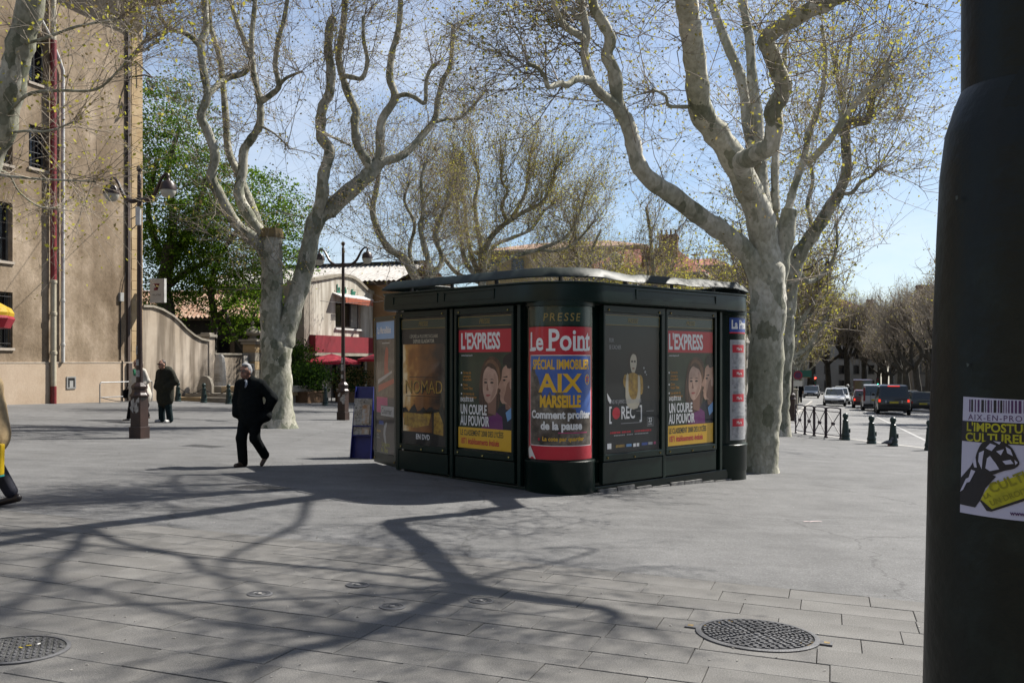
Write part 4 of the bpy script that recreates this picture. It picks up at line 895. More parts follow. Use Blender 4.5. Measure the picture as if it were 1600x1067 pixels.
# ---- left plane tree with two stems
b1 = ground_at(432, 668); d1 = b1[1]
L1 = [([(434, 670, 0), (433, 640, 0), (431, 590, 0), (432, 545, 0), (434, 505, 0)], 26, 27, 'trunk'),
 ([(425, 540, 0), (424, 490, 0), (425, 440, 0), (424, 400, 0), (425, 368, 0)], 21, 19, 'stem'),
 ([(442, 540, 0), (452, 500, .1), (468, 450, .2), (480, 405, .3), (491, 350, .4), (512, 328, .5)], 19, 15, 'stem'),
 ([(420, 405, 0), (394, 372, -.2), (369, 350, -.3), (342, 303, -.5), (330, 276, -.6), (336, 244, -.7), (324, 205, -.8), (314, 181, -.9), (324, 150, -.9), (318, 110, -.8), (314, 71, -.8), (322, 43, -.7), (320, 0, -.7), (324, -50, -.6)], 11, 5, 'limb'),
 ([(314, 75, -.8), (294, 55, -1.0), (267, 45, -1.3), (251, 28, -1.5), (247, 8, -1.6)], 5, 3, 'limb'),
 ([(262, 50, -1.3), (245, 65, -1.6), (222, 80, -1.9)], 2.5, 1.2, 'limb'),
 ([(416, 385, .2), (398, 335, .6), (374, 275, 1.0), (357, 236, 1.2), (352, 173, 1.3), (348, 130, 1.4), (344, 94, 1.4), (334, 59, 1.4), (326, 25, 1.5), (324, -40, 1.5)], 9, 4, 'limb'),
 ([(324, 150, -.9), (340, 134, -.5), (357, 122, 0), (381, 114, .2), (393, 95, .3), (393, 59, .3), (397, 20, .4), (402, -40, .4)], 6, 4, 'limb'),
 ([(424, 380, 0), (408, 365, .1), (389, 338, .1), (373, 303, .2), (379, 268, .3), (381, 236, .3), (393, 217, .3), (405, 197, .2), (407, 173, .2), (405, 153, .2), (397, 118, .3), (392, 90, .3), (372, 40, .6), (360, 0, .7)], 12, 4, 'limb'),
 ([(409, 158, .2), (424, 148, -.1), (436, 134, -.4), (430, 102, -.6), (436, 59, -.7), (444, 31, -.8), (452, -20, -.9)], 6, 3.5, 'limb'),
 ([(436, 134, -.4), (448, 122, -.8), (472, 112, -1.4)], 4, 2, 'limb'),
 ([(491, 350, .4), (503, 307, .2), (505, 275, .1), (515, 236, 0), (503, 216, 0), (501, 189, -.1), (505, 165, -.2), (515, 145, -.2), (517, 110, -.2), (513, 79, -.3), (515, 43, -.3), (521, 28, -.3)], 12, 7, 'limb'),
 ([(512, 330, .5), (542, 303, .7), (574, 275, .9), (592, 254, 1.0)], 16, 13, 'stem'),
 ([(580, 268, .9), (572, 250, .7), (558, 224, .5), (554, 189, .4), (556, 173, .4), (542, 142, .3), (533, 110, .2), (529, 86, .2), (535, 51, .1), (538, 23, .1), (540, -30, 0)], 9, 5.5, 'limb'),
 ([(534, 118, .2), (550, 121, 0), (566, 122, -.2), (574, 96, -.4), (568, 59, -.5), (568, 26, -.5)], 5, 3, 'limb'),
 ([(590, 258, 1.0), (594, 240, 1.1), (594, 212, 1.2), (598, 185, 1.2), (617, 153, 1.2), (609, 122, 1.3), (613, 82, 1.4), (621, 55, 1.4), (625, 23, 1.4), (627, -30, 1.4)], 10, 5, 'limb'),
 ([(617, 153, 1.2), (633, 148, 1.0), (649, 153, .8), (664, 161, .7), (666, 130, .6), (672, 110, .5), (684, 100, .4)], 5, 3, 'limb'),
 ([(592, 254, 1.0), (610, 250, 1.2), (633, 240, 1.5), (660, 212, 1.9), (680, 185, 2.2), (684, 157, 2.3), (692, 126, 2.4), (704, 100, 2.5), (708, 40, 2.6)], 9, 4, 'limb'),
 ([(682, 190, 2.2), (700, 186, 2.4), (715, 186, 2.6), (735, 172, 2.9), (760, 140, 3.2)], 4, 2, 'limb'),
 ([(503, 205, -.1), (520, 215, -.6), (548, 228, -1.1)], 3, 1.5, 'limb'), ([(407, 197, .2), (430, 210, -.3), (452, 232, -.8)], 2.5, 1.2, 'limb')]
t1, s1, w1 = traced_tree('plane_tree', 'two-stemmed plane tree with knobbly limbs behind the walking man', GRP, b1, d1, L1, 5, rk=.94)
rs = np.random.default_rng(5)
crown(t1, s1, w1, rs, 1500, (.6, 1.7), .6, .7, .0075, 5, 7, .066, (.4, .6), balls=260, hang=.3, pre=(210, (1.0, 2.4), .014))
part('cut_stub', mat('cut_wood', (.24, .17, .07), .9, (.13, .10, .05), 8), t1, lambda b: b.tube([P(425, 372, d1)-Vector(b1), P(425, 358, d1)-Vector(b1)], [.31, .28], 14))
# ---- right plane tree behind the kiosk
b3 = ground_at(1190, 737); d3 = b3[1]
L3 = [([(1188, 740, 0), (1190, 700, 0), (1194, 640, 0), (1197, 560, 0), (1200, 480, 0), (1198, 420, 0), (1196, 380, 0)], 24, 29, 'trunk'),
 ([(1205, 470, .1), (1215, 420, .1), (1226, 370, .1), (1234, 328, .1)], 24, 13, 'stem'),
 ([(1190, 450, 0), (1176, 410, -.1), (1158, 386, -.2), (1125, 359, -.4), (1088, 334, -.6), (1051, 305, -.9), (1018, 283, -1.1), (997, 256, -1.3), (989, 223, -1.4), (979, 190, -1.5), (966, 166, -1.6), (960, 115, -1.7), (948, 87, -1.7), (954, 62, -1.8), (940, 33, -1.9), (927, 8, -2.0), (924, -40, -2.1), (900, -140, -2.6), (880, -260, -3.0)], 19, 6, 'limb'),
 ([(968, 172, -1.6), (950, 155, -1.8), (936, 144, -2.0), (923, 124, -2.1), (913, 83, -2.2), (917, 54, -2.3), (911, 20, -2.4), (905, -20, -2.4)], 9, 5, 'limb'),
 ([(926, 126, -2.1), (902, 124, -2.4), (886, 133, -2.6), (874, 131, -2.7), (857, 136, -2.9), (852, 122, -3.0), (840, 106, -3.1), (824, 99, -3.3)], 6, 2.5, 'limb'),
 ([(914, 70, -2.2), (909, 58, -2.4), (882, 41, -2.7), (868, 14, -2.9), (862, -20, -3.0)], 6, 4, 'limb'),
 ([(882, 41, -2.7), (878, 20, -2.5), (893, 15, -2.4), (905, 30, -2.4), (915, 5, -2.4)], 4, 3, 'limb'),
 ([(1197, 490, 0), (1196, 410, 0), (1189, 345, -.1), (1171, 301, -.2), (1146, 247, -.4), (1117, 206, -.6), (1096, 177, -.8), (1090, 136, -1.2), (1084, 82, -1.6), (1078, 41, -2.0), (1072, 0, -2.4), (1066, -60, -3.0), (1050, -170, -3.8)], 27, 14, 'stem'),
 ([(1050, -170, -3.8), (1010, -270, -4.4), (990, -400, -5.0), (960, -520, -5.4)], 12, 6, 'limb'), ([(1050, -170, -3.8), (1090, -290, -4.4), (1100, -420, -4.6), (1130, -560, -5.0)], 12, 6, 'limb'),
 ([(1178, 310, -.2), (1163, 272, -1.2), (1160, 252, -1.9), (1171, 247, -2.5), (1190, 236, -2.9), (1204, 227, -3.1), (1210, 194, -3.2), (1208, 173, -3.3), (1224, 140, -3.4), (1216, 115, -3.5), (1204, 82, -3.7), (1197, 62, -3.9), (1216, 45, -4.2), (1257, 20, -4.7), (1294, 4, -5.2), (1330, -22, -5.7), (1395, -62, -6.4), (1462, -104, -7.0)], 15, 9, 'limb'),
 ([(1462, -104, -7.0), (1500, -200, -7.3), (1545, -330, -7.8), (1560, -480, -8.1)], 10, 5, 'limb'), ([(1462, -104, -7.0), (1540, -120, -7.2), (1640, -150, -7.3), (1720, -240, -7.2)], 8, 4, 'limb'),
 ([(1204, 360, .3), (1195, 322, .5), (1188, 250, .8), (1183, 180, 1.0), (1175, 120, 1.1), (1171, 60, 1.2), (1160, -10, 1.3), (1165, -120, 1.3), (1150, -240, 1.2)], 13, 6, 'limb'),
 ([(1180, 260, .7), (1168, 190, 1.2), (1160, 130, 1.5), (1138, 74, 1.7), (1117, 20, 1.9), (1105, -30, 2.0), (1080, -150, 2.2)], 12, 6, 'limb'),
 ([(1212, 330, .6), (1211, 260, .9), (1216, 200, 1.2), (1224, 120, 1.4), (1228, 50, 1.6)], 8, 4, 'limb'),
 ([(1228, 345, .3), (1236, 310, .5), (1245, 280, .6), (1257, 247, .7), (1265, 206, .8), (1278, 173, .8), (1286, 136, .9), (1290, 90, .9), (1284, 40, 1.0)], 8, 3.5, 'limb'),
 ([(1261, 256, .7), (1290, 227, .4), (1311, 198, .2), (1331, 169, 0), (1356, 140, -.2), (1383, 126, -.4), (1385, 96, -.5)], 7, 3.5, 'limb'),
 ([(1311, 198, .2), (1318, 170, .4), (1322, 120, .5), (1330, 60, .6)], 4, 2.5, 'limb'),
 ([(1097, 180, -.8), (1080, 168, -1.0), (1046, 166, -1.3), (1040, 150, -1.4), (1020, 140, -1.6)], 4, 2, 'limb'),
 ([(1204, 84, -.8), (1225, 60, -.5), (1240, 20, -.3)], 4, 3, 'limb')]
rgE = random.Random(77); EX3 = []
tops = [P(1050, -170, d3-3.8), P(990, -400, d3-5.0), P(1100, -420, d3-4.6), P(1500, -200, d3-7.3), P(1462, -104, d3-7.0), P(1010, -270, d3-4.4), P(1545, -330, d3-7.8), P(1640, -150, d3-7.3), P(1160, -10, d3+1.3), P(1080, -150, d3+2.2)]
for k in range(15):
    p = tops[k % len(tops)].copy(); tgt = Vector((rgE.uniform(.5, 8.5), rgE.uniform(8.5, 17), rgE.uniform(8.5, 13.5))); pts = [p.copy()]; n = 6
    for i in range(n):
        d_ = (tgt-p)/(n-i); p = p+d_+Vector((rgE.uniform(-.3, .3), rgE.uniform(-.3, .3), rgE.uniform(-.15, .35))); pts.append(p.copy())
    EX3.append((pts, rgE.uniform(.03, .055), .018))
t3, s3, w3 = traced_tree('plane_tree', 'big pale plane tree standing right behind the kiosk', GRP, b3, d3, L3, 8, bark=BARKP, extra=EX3)
rs = np.random.default_rng(8)
crown(t3, s3, w3, rs, 2400, (.6, 1.6), .55, .7, .0062, 4, 8.5, .060, (.72, .28), balls=240, hang=.34, pre=(330, (.9, 2.2), .0125))
# ---- plane tree behind it, a dark limb to the right
b4 = ground_at(1215, 681); d4 = b4[1]
L4 = [([(1215, 684, 0), (1216, 640, 0), (1220, 590, 0), (1224, 540, 0), (1226, 490, 0), (1230, 455, 0)], 17, 16, 'trunk'),
 ([(1228, 490, 0), (1238, 430, -.2), (1250, 395, -.4), (1266, 372, -.6), (1286, 342, -.9), (1300, 318, -1.1), (1311, 301, -1.2), (1323, 264, -1.4), (1321, 219, -1.6), (1326, 190, -1.7), (1345, 192, -1.8), (1357, 185, -1.9), (1364, 150, -2.0)], 15, 4.5, 'limb'),
 ([(1311, 301, -1.2), (1330, 302, -1.4), (1345, 285, -1.6), (1362, 275, -1.8), (1372, 262, -1.9)], 4, 2, 'limb'),
 ([(1321, 215, -1.6), (1312, 205, -1.5), (1318, 180, -1.4), (1310, 130, -1.3), (1300, 80, -1.2)], 5, 3, 'limb'),
 ([(1262, 376, -.6), (1268, 352, 0), (1262, 320, .5), (1270, 280, .8), (1262, 240, 1)], 5, 3, 'limb'),
 ([(1230, 470, 0), (1222, 420, .4), (1215, 380, .8), (1208, 300, 1.2)], 12, 6, 'limb'),
 ([(1244, 420, 0), (1262, 440, .4), (1283, 430, .6), (1300, 410, .6), (1308, 380, .6), (1306, 350, .7)], 5, 2, 'limb')]
t4, s4, w4 = traced_tree('plane_tree', 'plane tree with a dark leaning limb, second along the kerb', GRP, b4, d4, L4, 11)
rs = np.random.default_rng(11)
crown(t4, s4, w4, rs, 700, (1.0, 3.0), .6, .7, .0095, 4, 8.0, .085, (.7, .3), balls=80, hang=.3, pre=(110, (1.2, 2.6), .018))
# ---- tree whose leaning limb enters at the top left
b0 = SG(-14.2, 12.2); d0 = 15.2
L0 = [([(-95, 740, .7), (-90, 640, .6), (-82, 520, .5), (-70, 420, .3), (-52, 330, .1)], 34, 27, 'trunk'),
 ([(-52, 335, .1), (-26, 262, 0), (0, 205, -.1), (16, 140, -.2), (32, 72, -.3), (48, 10, -.4), (58, -60, -.5)], 27, 20, 'stem'),
 ([(-60, 400, .2), (-95, 300, .6), (-120, 200, 1), (-150, 80, 1.4)], 20, 9, 'limb'),
 ([(5, 190, -.1), (40, 150, -.7), (90, 142, -1.1), (150, 140, -1.5), (190, 105, -1.8), (228, 60, -2.1)], 3.2, 1.4, 'limb'),
 ([(0, 210, 0), (40, 205, -.4), (75, 205, -.7), (118, 190, -1.0)], 2.6, 1.2, 'limb'),
 ([(-30, 270, 0), (10, 275, -.5), (60, 280, -.9), (105, 282, -1.2), (150, 284, -1.5)], 3, 1.0, 'limb'),
 ([(-30, 265, 0), (10, 270, .4), (30, 300, .6), (60, 322, .7), (90, 325, .8)], 2.2, .8, 'limb'),
 ([(35, 70, -.3), (70, 60, -.9), (120, 42, -1.3), (170, 33, -1.7), (190, 28, -1.9)], 3, 1.2, 'limb')]
t0, s0, w0 = traced_tree('plane_tree', 'plane tree at the left edge whose thick limb leans in at the top corner', GRP, b0, d0, L0, 15)
rs = np.random.default_rng(15)
keep = s0[:, 2] > 3.2
crown(t0, s0[keep], w0[keep], rs, 260, (.8, 2.2), .25, .9, .006, 4, 7, .065, (.7, .3), hang=.5)
# ---- procedural plane trees for the rows
def row_tree_parts(root, seed, H=9.5, shoots=520, leafn=4.5, leafp=(.5, .5), bare=False, twr=.016, leafs=.11, spread=1.0, bark=None):
    rg = random.Random(seed); b = MB(); src = []; wt = []
    h0 = rg.uniform(2.6, 3.3); lean = Vector((rg.uniform(-.25, .25), rg.uniform(-.25, .25), 0))
    tp = [Vector((0, 0, -.2)), Vector((0, 0, .5)), lean*.5+Vector((0, 0, h0*.6)), lean+Vector((0, 0, h0))]
    limb_mesh(b, tp, [.40, .29, .26, .27], rg, 12, 3, .03)
    nl = rg.choice((4, 5, 5, 6)); a0 = rg.uniform(0, 6)
    for k in range(nl):
        az = a0+2*math.pi*k/nl+rg.uniform(-.3, .3); p = lean+Vector((0, 0, h0-.15)); d = Vector((math.cos(az)*spread, math.sin(az)*spread, .75)).normalized()
        pts = [p]; n = 7
        for i in range(n):
            d = (d+Vector((rg.uniform(-.38, .38), rg.uniform(-.38, .38), .16 if i < 2 else (.42 if spread <= 1 else .26)))).normalized(); p = p+d*((H-h0)*.72/n*rg.uniform(.8, 1.2)); pts.append(p.copy())
        P_, R_ = limb_mesh(b, pts, [(.17 if spread <= 1 else .23)*(1-.68*i/n) for i in range(n+1)], rg, 8, 3, .1)
        for i, q in enumerate(P_):
            if i > len(P_)*.3: src.append(q); wt.append(.3+(i/len(P_))**2*2)
        for j in (3, 4, 5):
            q = pts[j]; d2 = (Vector((math.cos(az+rg.uniform(-1.6, 1.6)), math.sin(az+rg.uniform(-1.6, 1.6)), .6))).normalized(); p2 = [q]
            for i in range(4): d2 = (d2+Vector((rg.uniform(-.4, .4), rg.uniform(-.4, .4), .35))).normalized(); q = q+d2*rg.uniform(.35, .6); p2.append(q.copy())
            P_, R_ = limb_mesh(b, p2, [.07, .06, .05, .045, .035], rg, 6, 2, .1)
            for i, q in enumerate(P_): src.append(q); wt.append(.5+i/len(P_)*2)
    b.build('trunk', bark or BARK, root, True, fix=False)
    crown(root, np.array([tuple(p) for p in src]), np.array(wt), np.random.default_rng(seed), shoots, (.8, 1.9 if H < 9.3 and spread <= 1 else 2.3), 1.35 if spread <= 1 else .9, .35 if spread <= 1 else .7, twr, 4, leafn, leafs, leafp, pre=(110, (1.2, 2.6) if spread <= 1 else (1.5, 3.4), twr*2.2))
bm_ = SG(-14.0, 46.5); dm = bm_[1]
LM = [([(752, 600, 0), (752, 540, 0), (753, 470, 0), (755, 415, 0)], 12, 12, 'trunk'),
 ([(755, 425, 0), (760, 385, -.4), (775, 362, -.8), (793, 347, -1.2), (821, 330, -1.6), (847, 316, -2), (862, 290, -2.2), (868, 262, -2.3)], 8, 3, 'limb'),
 ([(755, 425, 0), (752, 385, .3), (746, 352, .5), (742, 315, .7), (748, 280, .8), (742, 245, .9)], 8, 3, 'limb'),
 ([(750, 430, 0), (738, 403, .3), (729, 358, .8), (726, 319, 1.1), (717, 285, 1.3), (722, 255, 1.4)], 7, 3, 'limb'),
 ([(748, 435, 0), (727, 408, -.4), (720, 362, -.9), (714, 325, -1.2), (720, 290, -1.4)], 7, 3, 'limb'),
 ([(793, 347, -1.2), (784, 322, -1.0), (793, 299, -.8), (783, 280, -.8), (786, 246, -.7)], 5, 2.5, 'limb'),
 ([(800, 340, -1.3), (819, 307, -1.0), (825, 276, -.8), (828, 240, -.6)], 5, 2.5, 'limb'),
 ([(756, 420, 0), (772, 385, .8), (800, 372, 1.4), (830, 358, 2.0), (850, 330, 2.4), (866, 318, 2.6)], 6, 2.5, 'limb'),
 ([(756, 430, 0), (790, 405, 1.0), (840, 390, 2.0), (885, 370, 2.8), (905, 335, 3.2), (915, 300, 3.4)], 6, 2.5, 'limb'),
 ([(748, 440, 0), (712, 425, 1), (680, 378, 1.6), (684, 344, 1.8), (703, 316, 2.0), (712, 282, 2.2)], 6, 2.5, 'limb'),
 ([(840, 390, 2.0), (870, 392, 1.6), (900, 378, 1.4), (925, 350, 1.2)], 4, 2, 'limb')]
tm_, sm_, wm_ = traced_tree('plane_tree', 'broad olive-budded plane tree with forking limbs right behind the kiosk roof', GRP, bm_, dm, LM, 32, rk=.72)
crown(tm_, sm_, wm_**.5, np.random.default_rng(32), 2500, (.8, 2.2), .9, .5, .0075, 5, 13, .09, (.6, .4), pre=(260, (1.6, 3.8), .022))
b2_ = SG(-14.2, 35.0); d2_ = b2_[1]
L2 = [([(668, 640, 0), (667, 560, 0), (664, 480, 0), (655, 435, 0)], 14, 12, 'trunk'),
 ([(660, 450, 0), (645, 426, 0), (630, 403, -.2), (608, 389, -.4), (591, 361, -.6), (582, 330, -.7), (588, 296, -.8), (591, 274, -.9), (586, 250, -1)], 10, 4, 'limb'),
 ([(662, 450, 0), (672, 420, .3), (664, 389, .5), (657, 355, .6), (661, 330, .7), (658, 285, .8), (664, 257, .9)], 8, 3, 'limb'),
 ([(665, 440, 0), (690, 410, .6), (682, 370, .8), (690, 340, 1.0), (702, 300, 1.2)], 6, 3, 'limb'), ([(655, 440, 0), (640, 395, .8), (648, 350, 1.2), (632, 315, 1.5), (640, 285, 1.6)], 5, 2.5, 'limb')]
t2_, s2_, w2_ = traced_tree('plane_tree', 'plane tree with one crooked dark limb left above the kiosk roof', GRP, b2_, d2_, L2, 31, rk=.85)
crown(t2_, s2_, w2_**.6, np.random.default_rng(31), 1000, (.7, 1.9), .8, .6, .007, 5, 7, .075, (.5, .5), pre=(120, (1.3, 3.0), .018))
LB_MID = ['bare-topped plane tree behind the right half of the kiosk roof', 'thin grey plane tree farther back towards the ochre building']
for k, (bb, aa, sd_, H, nsh) in enumerate(((-12.6, 57.0, 33, 16.5, 1300), (-16.0, 70, 34, 15, 1000))):
    r_ = empty('plane_tree', SG(bb, aa), rng.uniform(0, 6), LB_MID[k], 'tree', GRP)
    row_tree_parts(r_, sd_, H, nsh, (6, 4)[k], (.5, .5), spread=1.5, leafs=.11, twr=.012)
# young dense tree with first leaves, low behind the kiosk
bu = SG(-10.6, 63); yb = empty('leafy_tree', bu, 0, 'low yellow-green leafing tree in front of the ochre building', 'tree')
row_tree_parts(yb, 36, 10.5, 1100, 22, (.7, .3), leafs=.16, twr=.012, spread=1.8)
# street trees, left kerb row and right kerb row: three models shared by copies
protoS = []
left_as = [49, 60, 70, 84, 99, 116, 136, 160]; right_as = [52, 64, 76, 88, 101, 115, 130, 147, 166, 188]
ORD = ['third', 'fourth', 'fifth', 'sixth', 'seventh', 'eighth', 'ninth', 'tenth', 'eleventh', 'twelfth', 'thirteenth']
for k, a_ in enumerate(left_as):
    lab = '%s plane tree along the left kerb of the street, counted from the kiosk' % ORD[k]
    if k < 3:
        r_ = empty('plane_tree', SG(-2.9-.15*k, a_), rng.uniform(0, 6), lab, 'tree', 'street trees along the left kerb'); row_tree_parts(r_, 50+k, (9, 10.2, 10)[k], 620, (7, 6, 5)[k], (.7, .3), leafs=.15, twr=.017); protoS.append(r_)
    else:
        r_ = copy_tree(protoS[k % 3]); r_.location = SG(-3.0 if a_ < 94 else -4.9, a_); r_.rotation_euler = (0, 0, rng.uniform(0, 6)); s_ = rng.uniform(.92, 1.12); r_.scale = (s_, s_, s_); tag(r_, lab, 'tree', 'street trees along the left kerb')
protoR = []
for k, a_ in enumerate(right_as):
    lab = '%s bare dark plane tree along the right kerb, counted from the near end' % (['first', 'second']+ORD)[k]
    if k < 3:
        r_ = empty('plane_tree', SG(7.9, a_), rng.uniform(0, 6), lab, 'tree', 'street trees along the right kerb'); row_tree_parts(r_, 70+k, (8.6, 9.2, 8.4)[k], 900, 1.6, (.4, .6), leafs=.12, twr=.018, bark=BARKD); protoR.append(r_)
    else:
        r_ = copy_tree(protoR[k % 3]); r_.location = SG(7.9, a_); r_.rotation_euler = (0, 0, rng.uniform(0, 6)); s_ = rng.uniform(1.12, 1.32); r_.scale = (s_, s_, s_); tag(r_, lab, 'tree', 'street trees along the right kerb')
for k, a_ in enumerate((72, 86, 100, 114, 128, 142, 158, 176)):
    r_ = copy_tree(protoR[(k+1) % 3]); r_.scale = (1.3, 1.3, 1.45); r_.location = SG(12.2, a_); r_.rotation_euler = (0, 0, rng.uniform(0, 6)); tag(r_, '%s bare plane tree of the second row behind the right kerb row' % (['first', 'second']+ORD)[k], 'tree', 'second row of trees on the right')
for k, (bb, a_) in enumerate(((2.5, 186), (-4, 180), (9, 188), (5.5, 193), (-.8, 190), (12, 180))):
    r_ = copy_tree(protoR[k % 3]); r_.location = SG(bb, a_); r_.rotation_euler = (0, 0, k*1.3); r_.scale = (1.9, 1.9, 1.95)
    tag(r_, ['bare tree closing the far end of the street, nearest its middle', 'bare tree at the far end of the street on its left side', 'bare tree at the far end of the street on its right side', 'bare tree at the far end of the street behind the middle one', 'bare tree at the far end of the street just left of its middle', 'bare tree at the far end of the street, rightmost of the group'][k], 'tree', 'trees at the far end of the street')
# ---- leafy green tree behind the garden wall
def leafy(root, seed, cen, rad, n, leaf, mats, p, hollow=.35, clump=60):
    rs = np.random.default_rng(seed); k = n//clump
    u = rs.normal(size=(k, 3)); u /= np.linalg.norm(u, axis=1, keepdims=True); r_ = (hollow+(1-hollow)*rs.random(k)**.6)[:, None]
    cc = np.array(cen)+u*r_*np.array(rad)
    # droop-sided layered clumps
    C = np.repeat(cc, clump, 0)+rs.normal(size=(k*clump, 3))*np.array([.55, .55, .16])*max(leaf, .17)*3.8
    me = leaf_mesh('foliage', C, leaf, rs, p, .3, .7); o = link('foliage', me, mats, root); return cc
gt = (-15.2, 50.0); gtr = empty('leafy_tree', (gt[0], gt[1], 0), 0, 'tall bright green leafy tree behind the curved garden wall', 'tree')
bt = MB(); rgx = random.Random(4)
tr_px = [([(268, 560), (262, 500), (256, 450), (262, 415), (268, 380)], 13, 10), ([(262, 415), (290, 370), (310, 320), (330, 260)], 8, 3), ([(262, 420), (240, 370), (232, 320), (245, 250)], 7, 3), ([(268, 385), (270, 330), (262, 270), (280, 200)], 8, 3), ([(258, 450), (300, 420), (340, 400), (380, 350)], 6, 2), ([(330, 560), (335, 500), (330, 450), (345, 400), (370, 360)], 7, 3), ([(335, 500), (365, 470), (390, 440)], 5, 2), ([(330, 455), (310, 430), (300, 400)], 4, 2)]
for pts, r0, r1 in tr_px:
    W3 = [P(x, y, gt[1]+rgx.uniform(-.8, .8))-Vector((gt[0], gt[1], 0)) for x, y in pts]; limb_mesh(bt, W3, [(r0+(r1-r0)*i/(len(pts)-1))*gt[1]/FPX for i in range(len(pts))], rgx, 9, 4, .06)
bt.build('trunk', BARKD, gtr, True)
leafy(gtr, 41, (-2.6, 0, 10.2), (3.2, 3.0, 6.8), 40000, .135, [LEAFG, LEAFG2], (.7, .3), .3, 50)
leafy(gtr, 42, (1.2, 0, 8.0), (3.7, 3.0, 4.3), 30000, .135, [LEAFG, LEAFG2], (.55, .45), .3, 50)
g2t = empty('leafy_tree', (-12.9, 47.2, 0), 0, 'small low tree with sparse green leaves behind the stone pillar', 'tree')
bt = MB()
for pts in ([(0, 0, 0), (.1, 0, 1.5), (-.1, .1, 2.8), (.3, 0, 4.2)], [(.05, 0, 1.6), (.7, 0, 2.8), (1.0, .1, 4.0)], [(-.05, 0, 2.0), (-.8, 0, 3.0), (-1.2, 0, 4.2)]): limb_mesh(bt, [Vector(p) for p in pts], [.13, .1, .08, .05][:len(pts)], rgx, 8, 4, .05)
bt.build('trunk', BARKD, g2t, True); leafy(g2t, 44, (0, 0, 3.9), (1.9, 1.2, 1.7), 1600, .17, [LEAFG, LEAFG2], (.5, .5), .3, 26)
# ================================================================ buildings and walls
def sroot(name, bb, aa, label, cat, group=None, z=None):
    x, y = SF(bb, aa); return empty(name, (x, y, G(x, y) if z is None else z), -TH, label, cat, group)
PLASTER = layered('ochre_plaster', [(.3, (.32, .24, .16)), (.44, (.46, .365, .26)), (.56, (.56, .45, .335)), (.72, (.66, .55, .425))], 1.3, (.50, .46, .41), .30, .92, .5, 22, fine=(9, .78), streak=((.8, .8, .10), (.66, .63, .59)))
PLASTP = layered('plinth_plaster', [(.25, (.47, .36, .26)), (.6, (.55, .44, .33)), (.8, (.60, .50, .38))], 1.2, (.85, .82, .78), .5, .92, .3, 25, fine=(12, .9))
QUOIN = layered('quoin_stone', [(.3, (.42, .29, .15)), (.55, (.52, .39, .23)), (.8, (.58, .47, .33))], 1.6, (.82, .8, .76), .7, .9, .35, 24)
STREAKW = layered('streaked_render', [(.25, (.46, .39, .31)), (.6, (.58, .50, .41)), (.8, (.64, .57, .48))], 1.2, (.86, .83, .78), .4, .92, .3, 25, streak=((2.2, 2.2, .22), (.42, .40, .38)))
WHITEW = layered('stained_white_render', [(.25, (.60, .57, .50)), (.6, (.72, .69, .62)), (.8, (.77, .75, .69))], 1.5, (.9, .88, .84), .5, .92, .25, 25, streak=((3.2, 3.2, .35), (.60, .57, .54)))
STONEG = layered('grey_stone', [(.3, (.30, .27, .22)), (.7, (.46, .42, .35))], 3, (.75, .73, .7), .9, .9, .35, 30)
TILE = layered('roof_tile', [(.28, (.25, .13, .08)), (.45, (.42, .25, .17)), (.6, (.55, .42, .33)), (.75, (.62, .56, .48))], 2.6, (.78, .74, .7), .6, .9, .3, 30)
TILER = layered('red_roof_tile', [(.3, (.30, .10, .065)), (.6, (.42, .16, .11)), (.8, (.48, .22, .16))], 2.2, (.8, .75, .72), .5, .9, .3, 30)
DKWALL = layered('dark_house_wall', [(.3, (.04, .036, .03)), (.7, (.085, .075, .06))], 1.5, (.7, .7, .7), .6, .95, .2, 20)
OCHRE = layered('orange_render', [(.3, (.40, .25, .12)), (.7, (.52, .34, .18))], 1.2, (.8, .78, .74), .4, .92, .3, 25)
def wall_with_openings(b, y0, y1, z0, z1, ops, x0=-.35, x1=0.0):
    """wall slab in the y-z plane; openings (ya, yb, za, zb), each column cut separately"""
    ys = sorted(set([y0, y1]+[v for o in ops for v in o[:2]]))
    for a_, c_ in zip(ys, ys[1:]):
        cuts = sorted([(o[2], o[3]) for o in ops if o[0] <= a_+1e-6 and o[1] >= c_-1e-6]); z = z0
        for lo, hi in cuts:
            if lo > z: b.b2(x0, x1, a_, c_, z, lo)
            z = hi
        if z < z1: b.b2(x0, x1, a_, c_, z, z1)
# ---- big plastered building on the left
lb = sroot('plastered_building', -26.7, 32.3, 'tall ochre plastered building with barred windows and downpipes on the left', 'building')
lz = lb.location.z
Z = lambda w: w-lz                         # world height to local
wins = [(-5.8, -4.95, Z(11.5), Z(13.15), 'plain'), (-5.8, -4.95, Z(8.5), Z(10.0), 'bars'), (-7.55, -6.5, Z(5.1), Z(7.1), 'plain'), (-7.55, -6.5, Z(2.15), Z(4.05), 'bars'),
        (-7.55, -6.5, Z(8.4), Z(10.1), 'plain'), (-13, -11.9, Z(5.1), Z(7.1), 'plain'), (-13, -11.9, Z(2.15), Z(4.05), 'bars'), (-13, -11.9, Z(8.4), Z(10.1), 'plain')]
part('wall', PLASTER, lb, lambda b: (wall_with_openings(b, -26, -.62, -1, 16.4, [w_[:4] for w_ in wins]), b.b2(-12, -.351, -26, -25.6, -1, 16.4), b.b2(-12, -.351, -.4, 0, -1, 16.4), b.b2(-12, -11.7, -25.6, -.4, -1, 16.4)))
part('room_floor', DKWALL, lb, lambda b: (b.b2(-11.7, -.351, -25.6, -.4, 4.6, 4.8), b.b2(-11.7, -.351, -25.6, -.4, 10.6, 10.8)))
part('plinth', PLASTP, lb, lambda b: b.b2(-.01, .07, -26, -.0, -1, Z(1.63)), bevel=.012)
part('plinth_ledge', mat('ledge_pale', (.62, .53, .43), .9), lb, lambda b: b.b2(-.005, .085, -26, 0.01, Z(1.632), Z(1.665)))
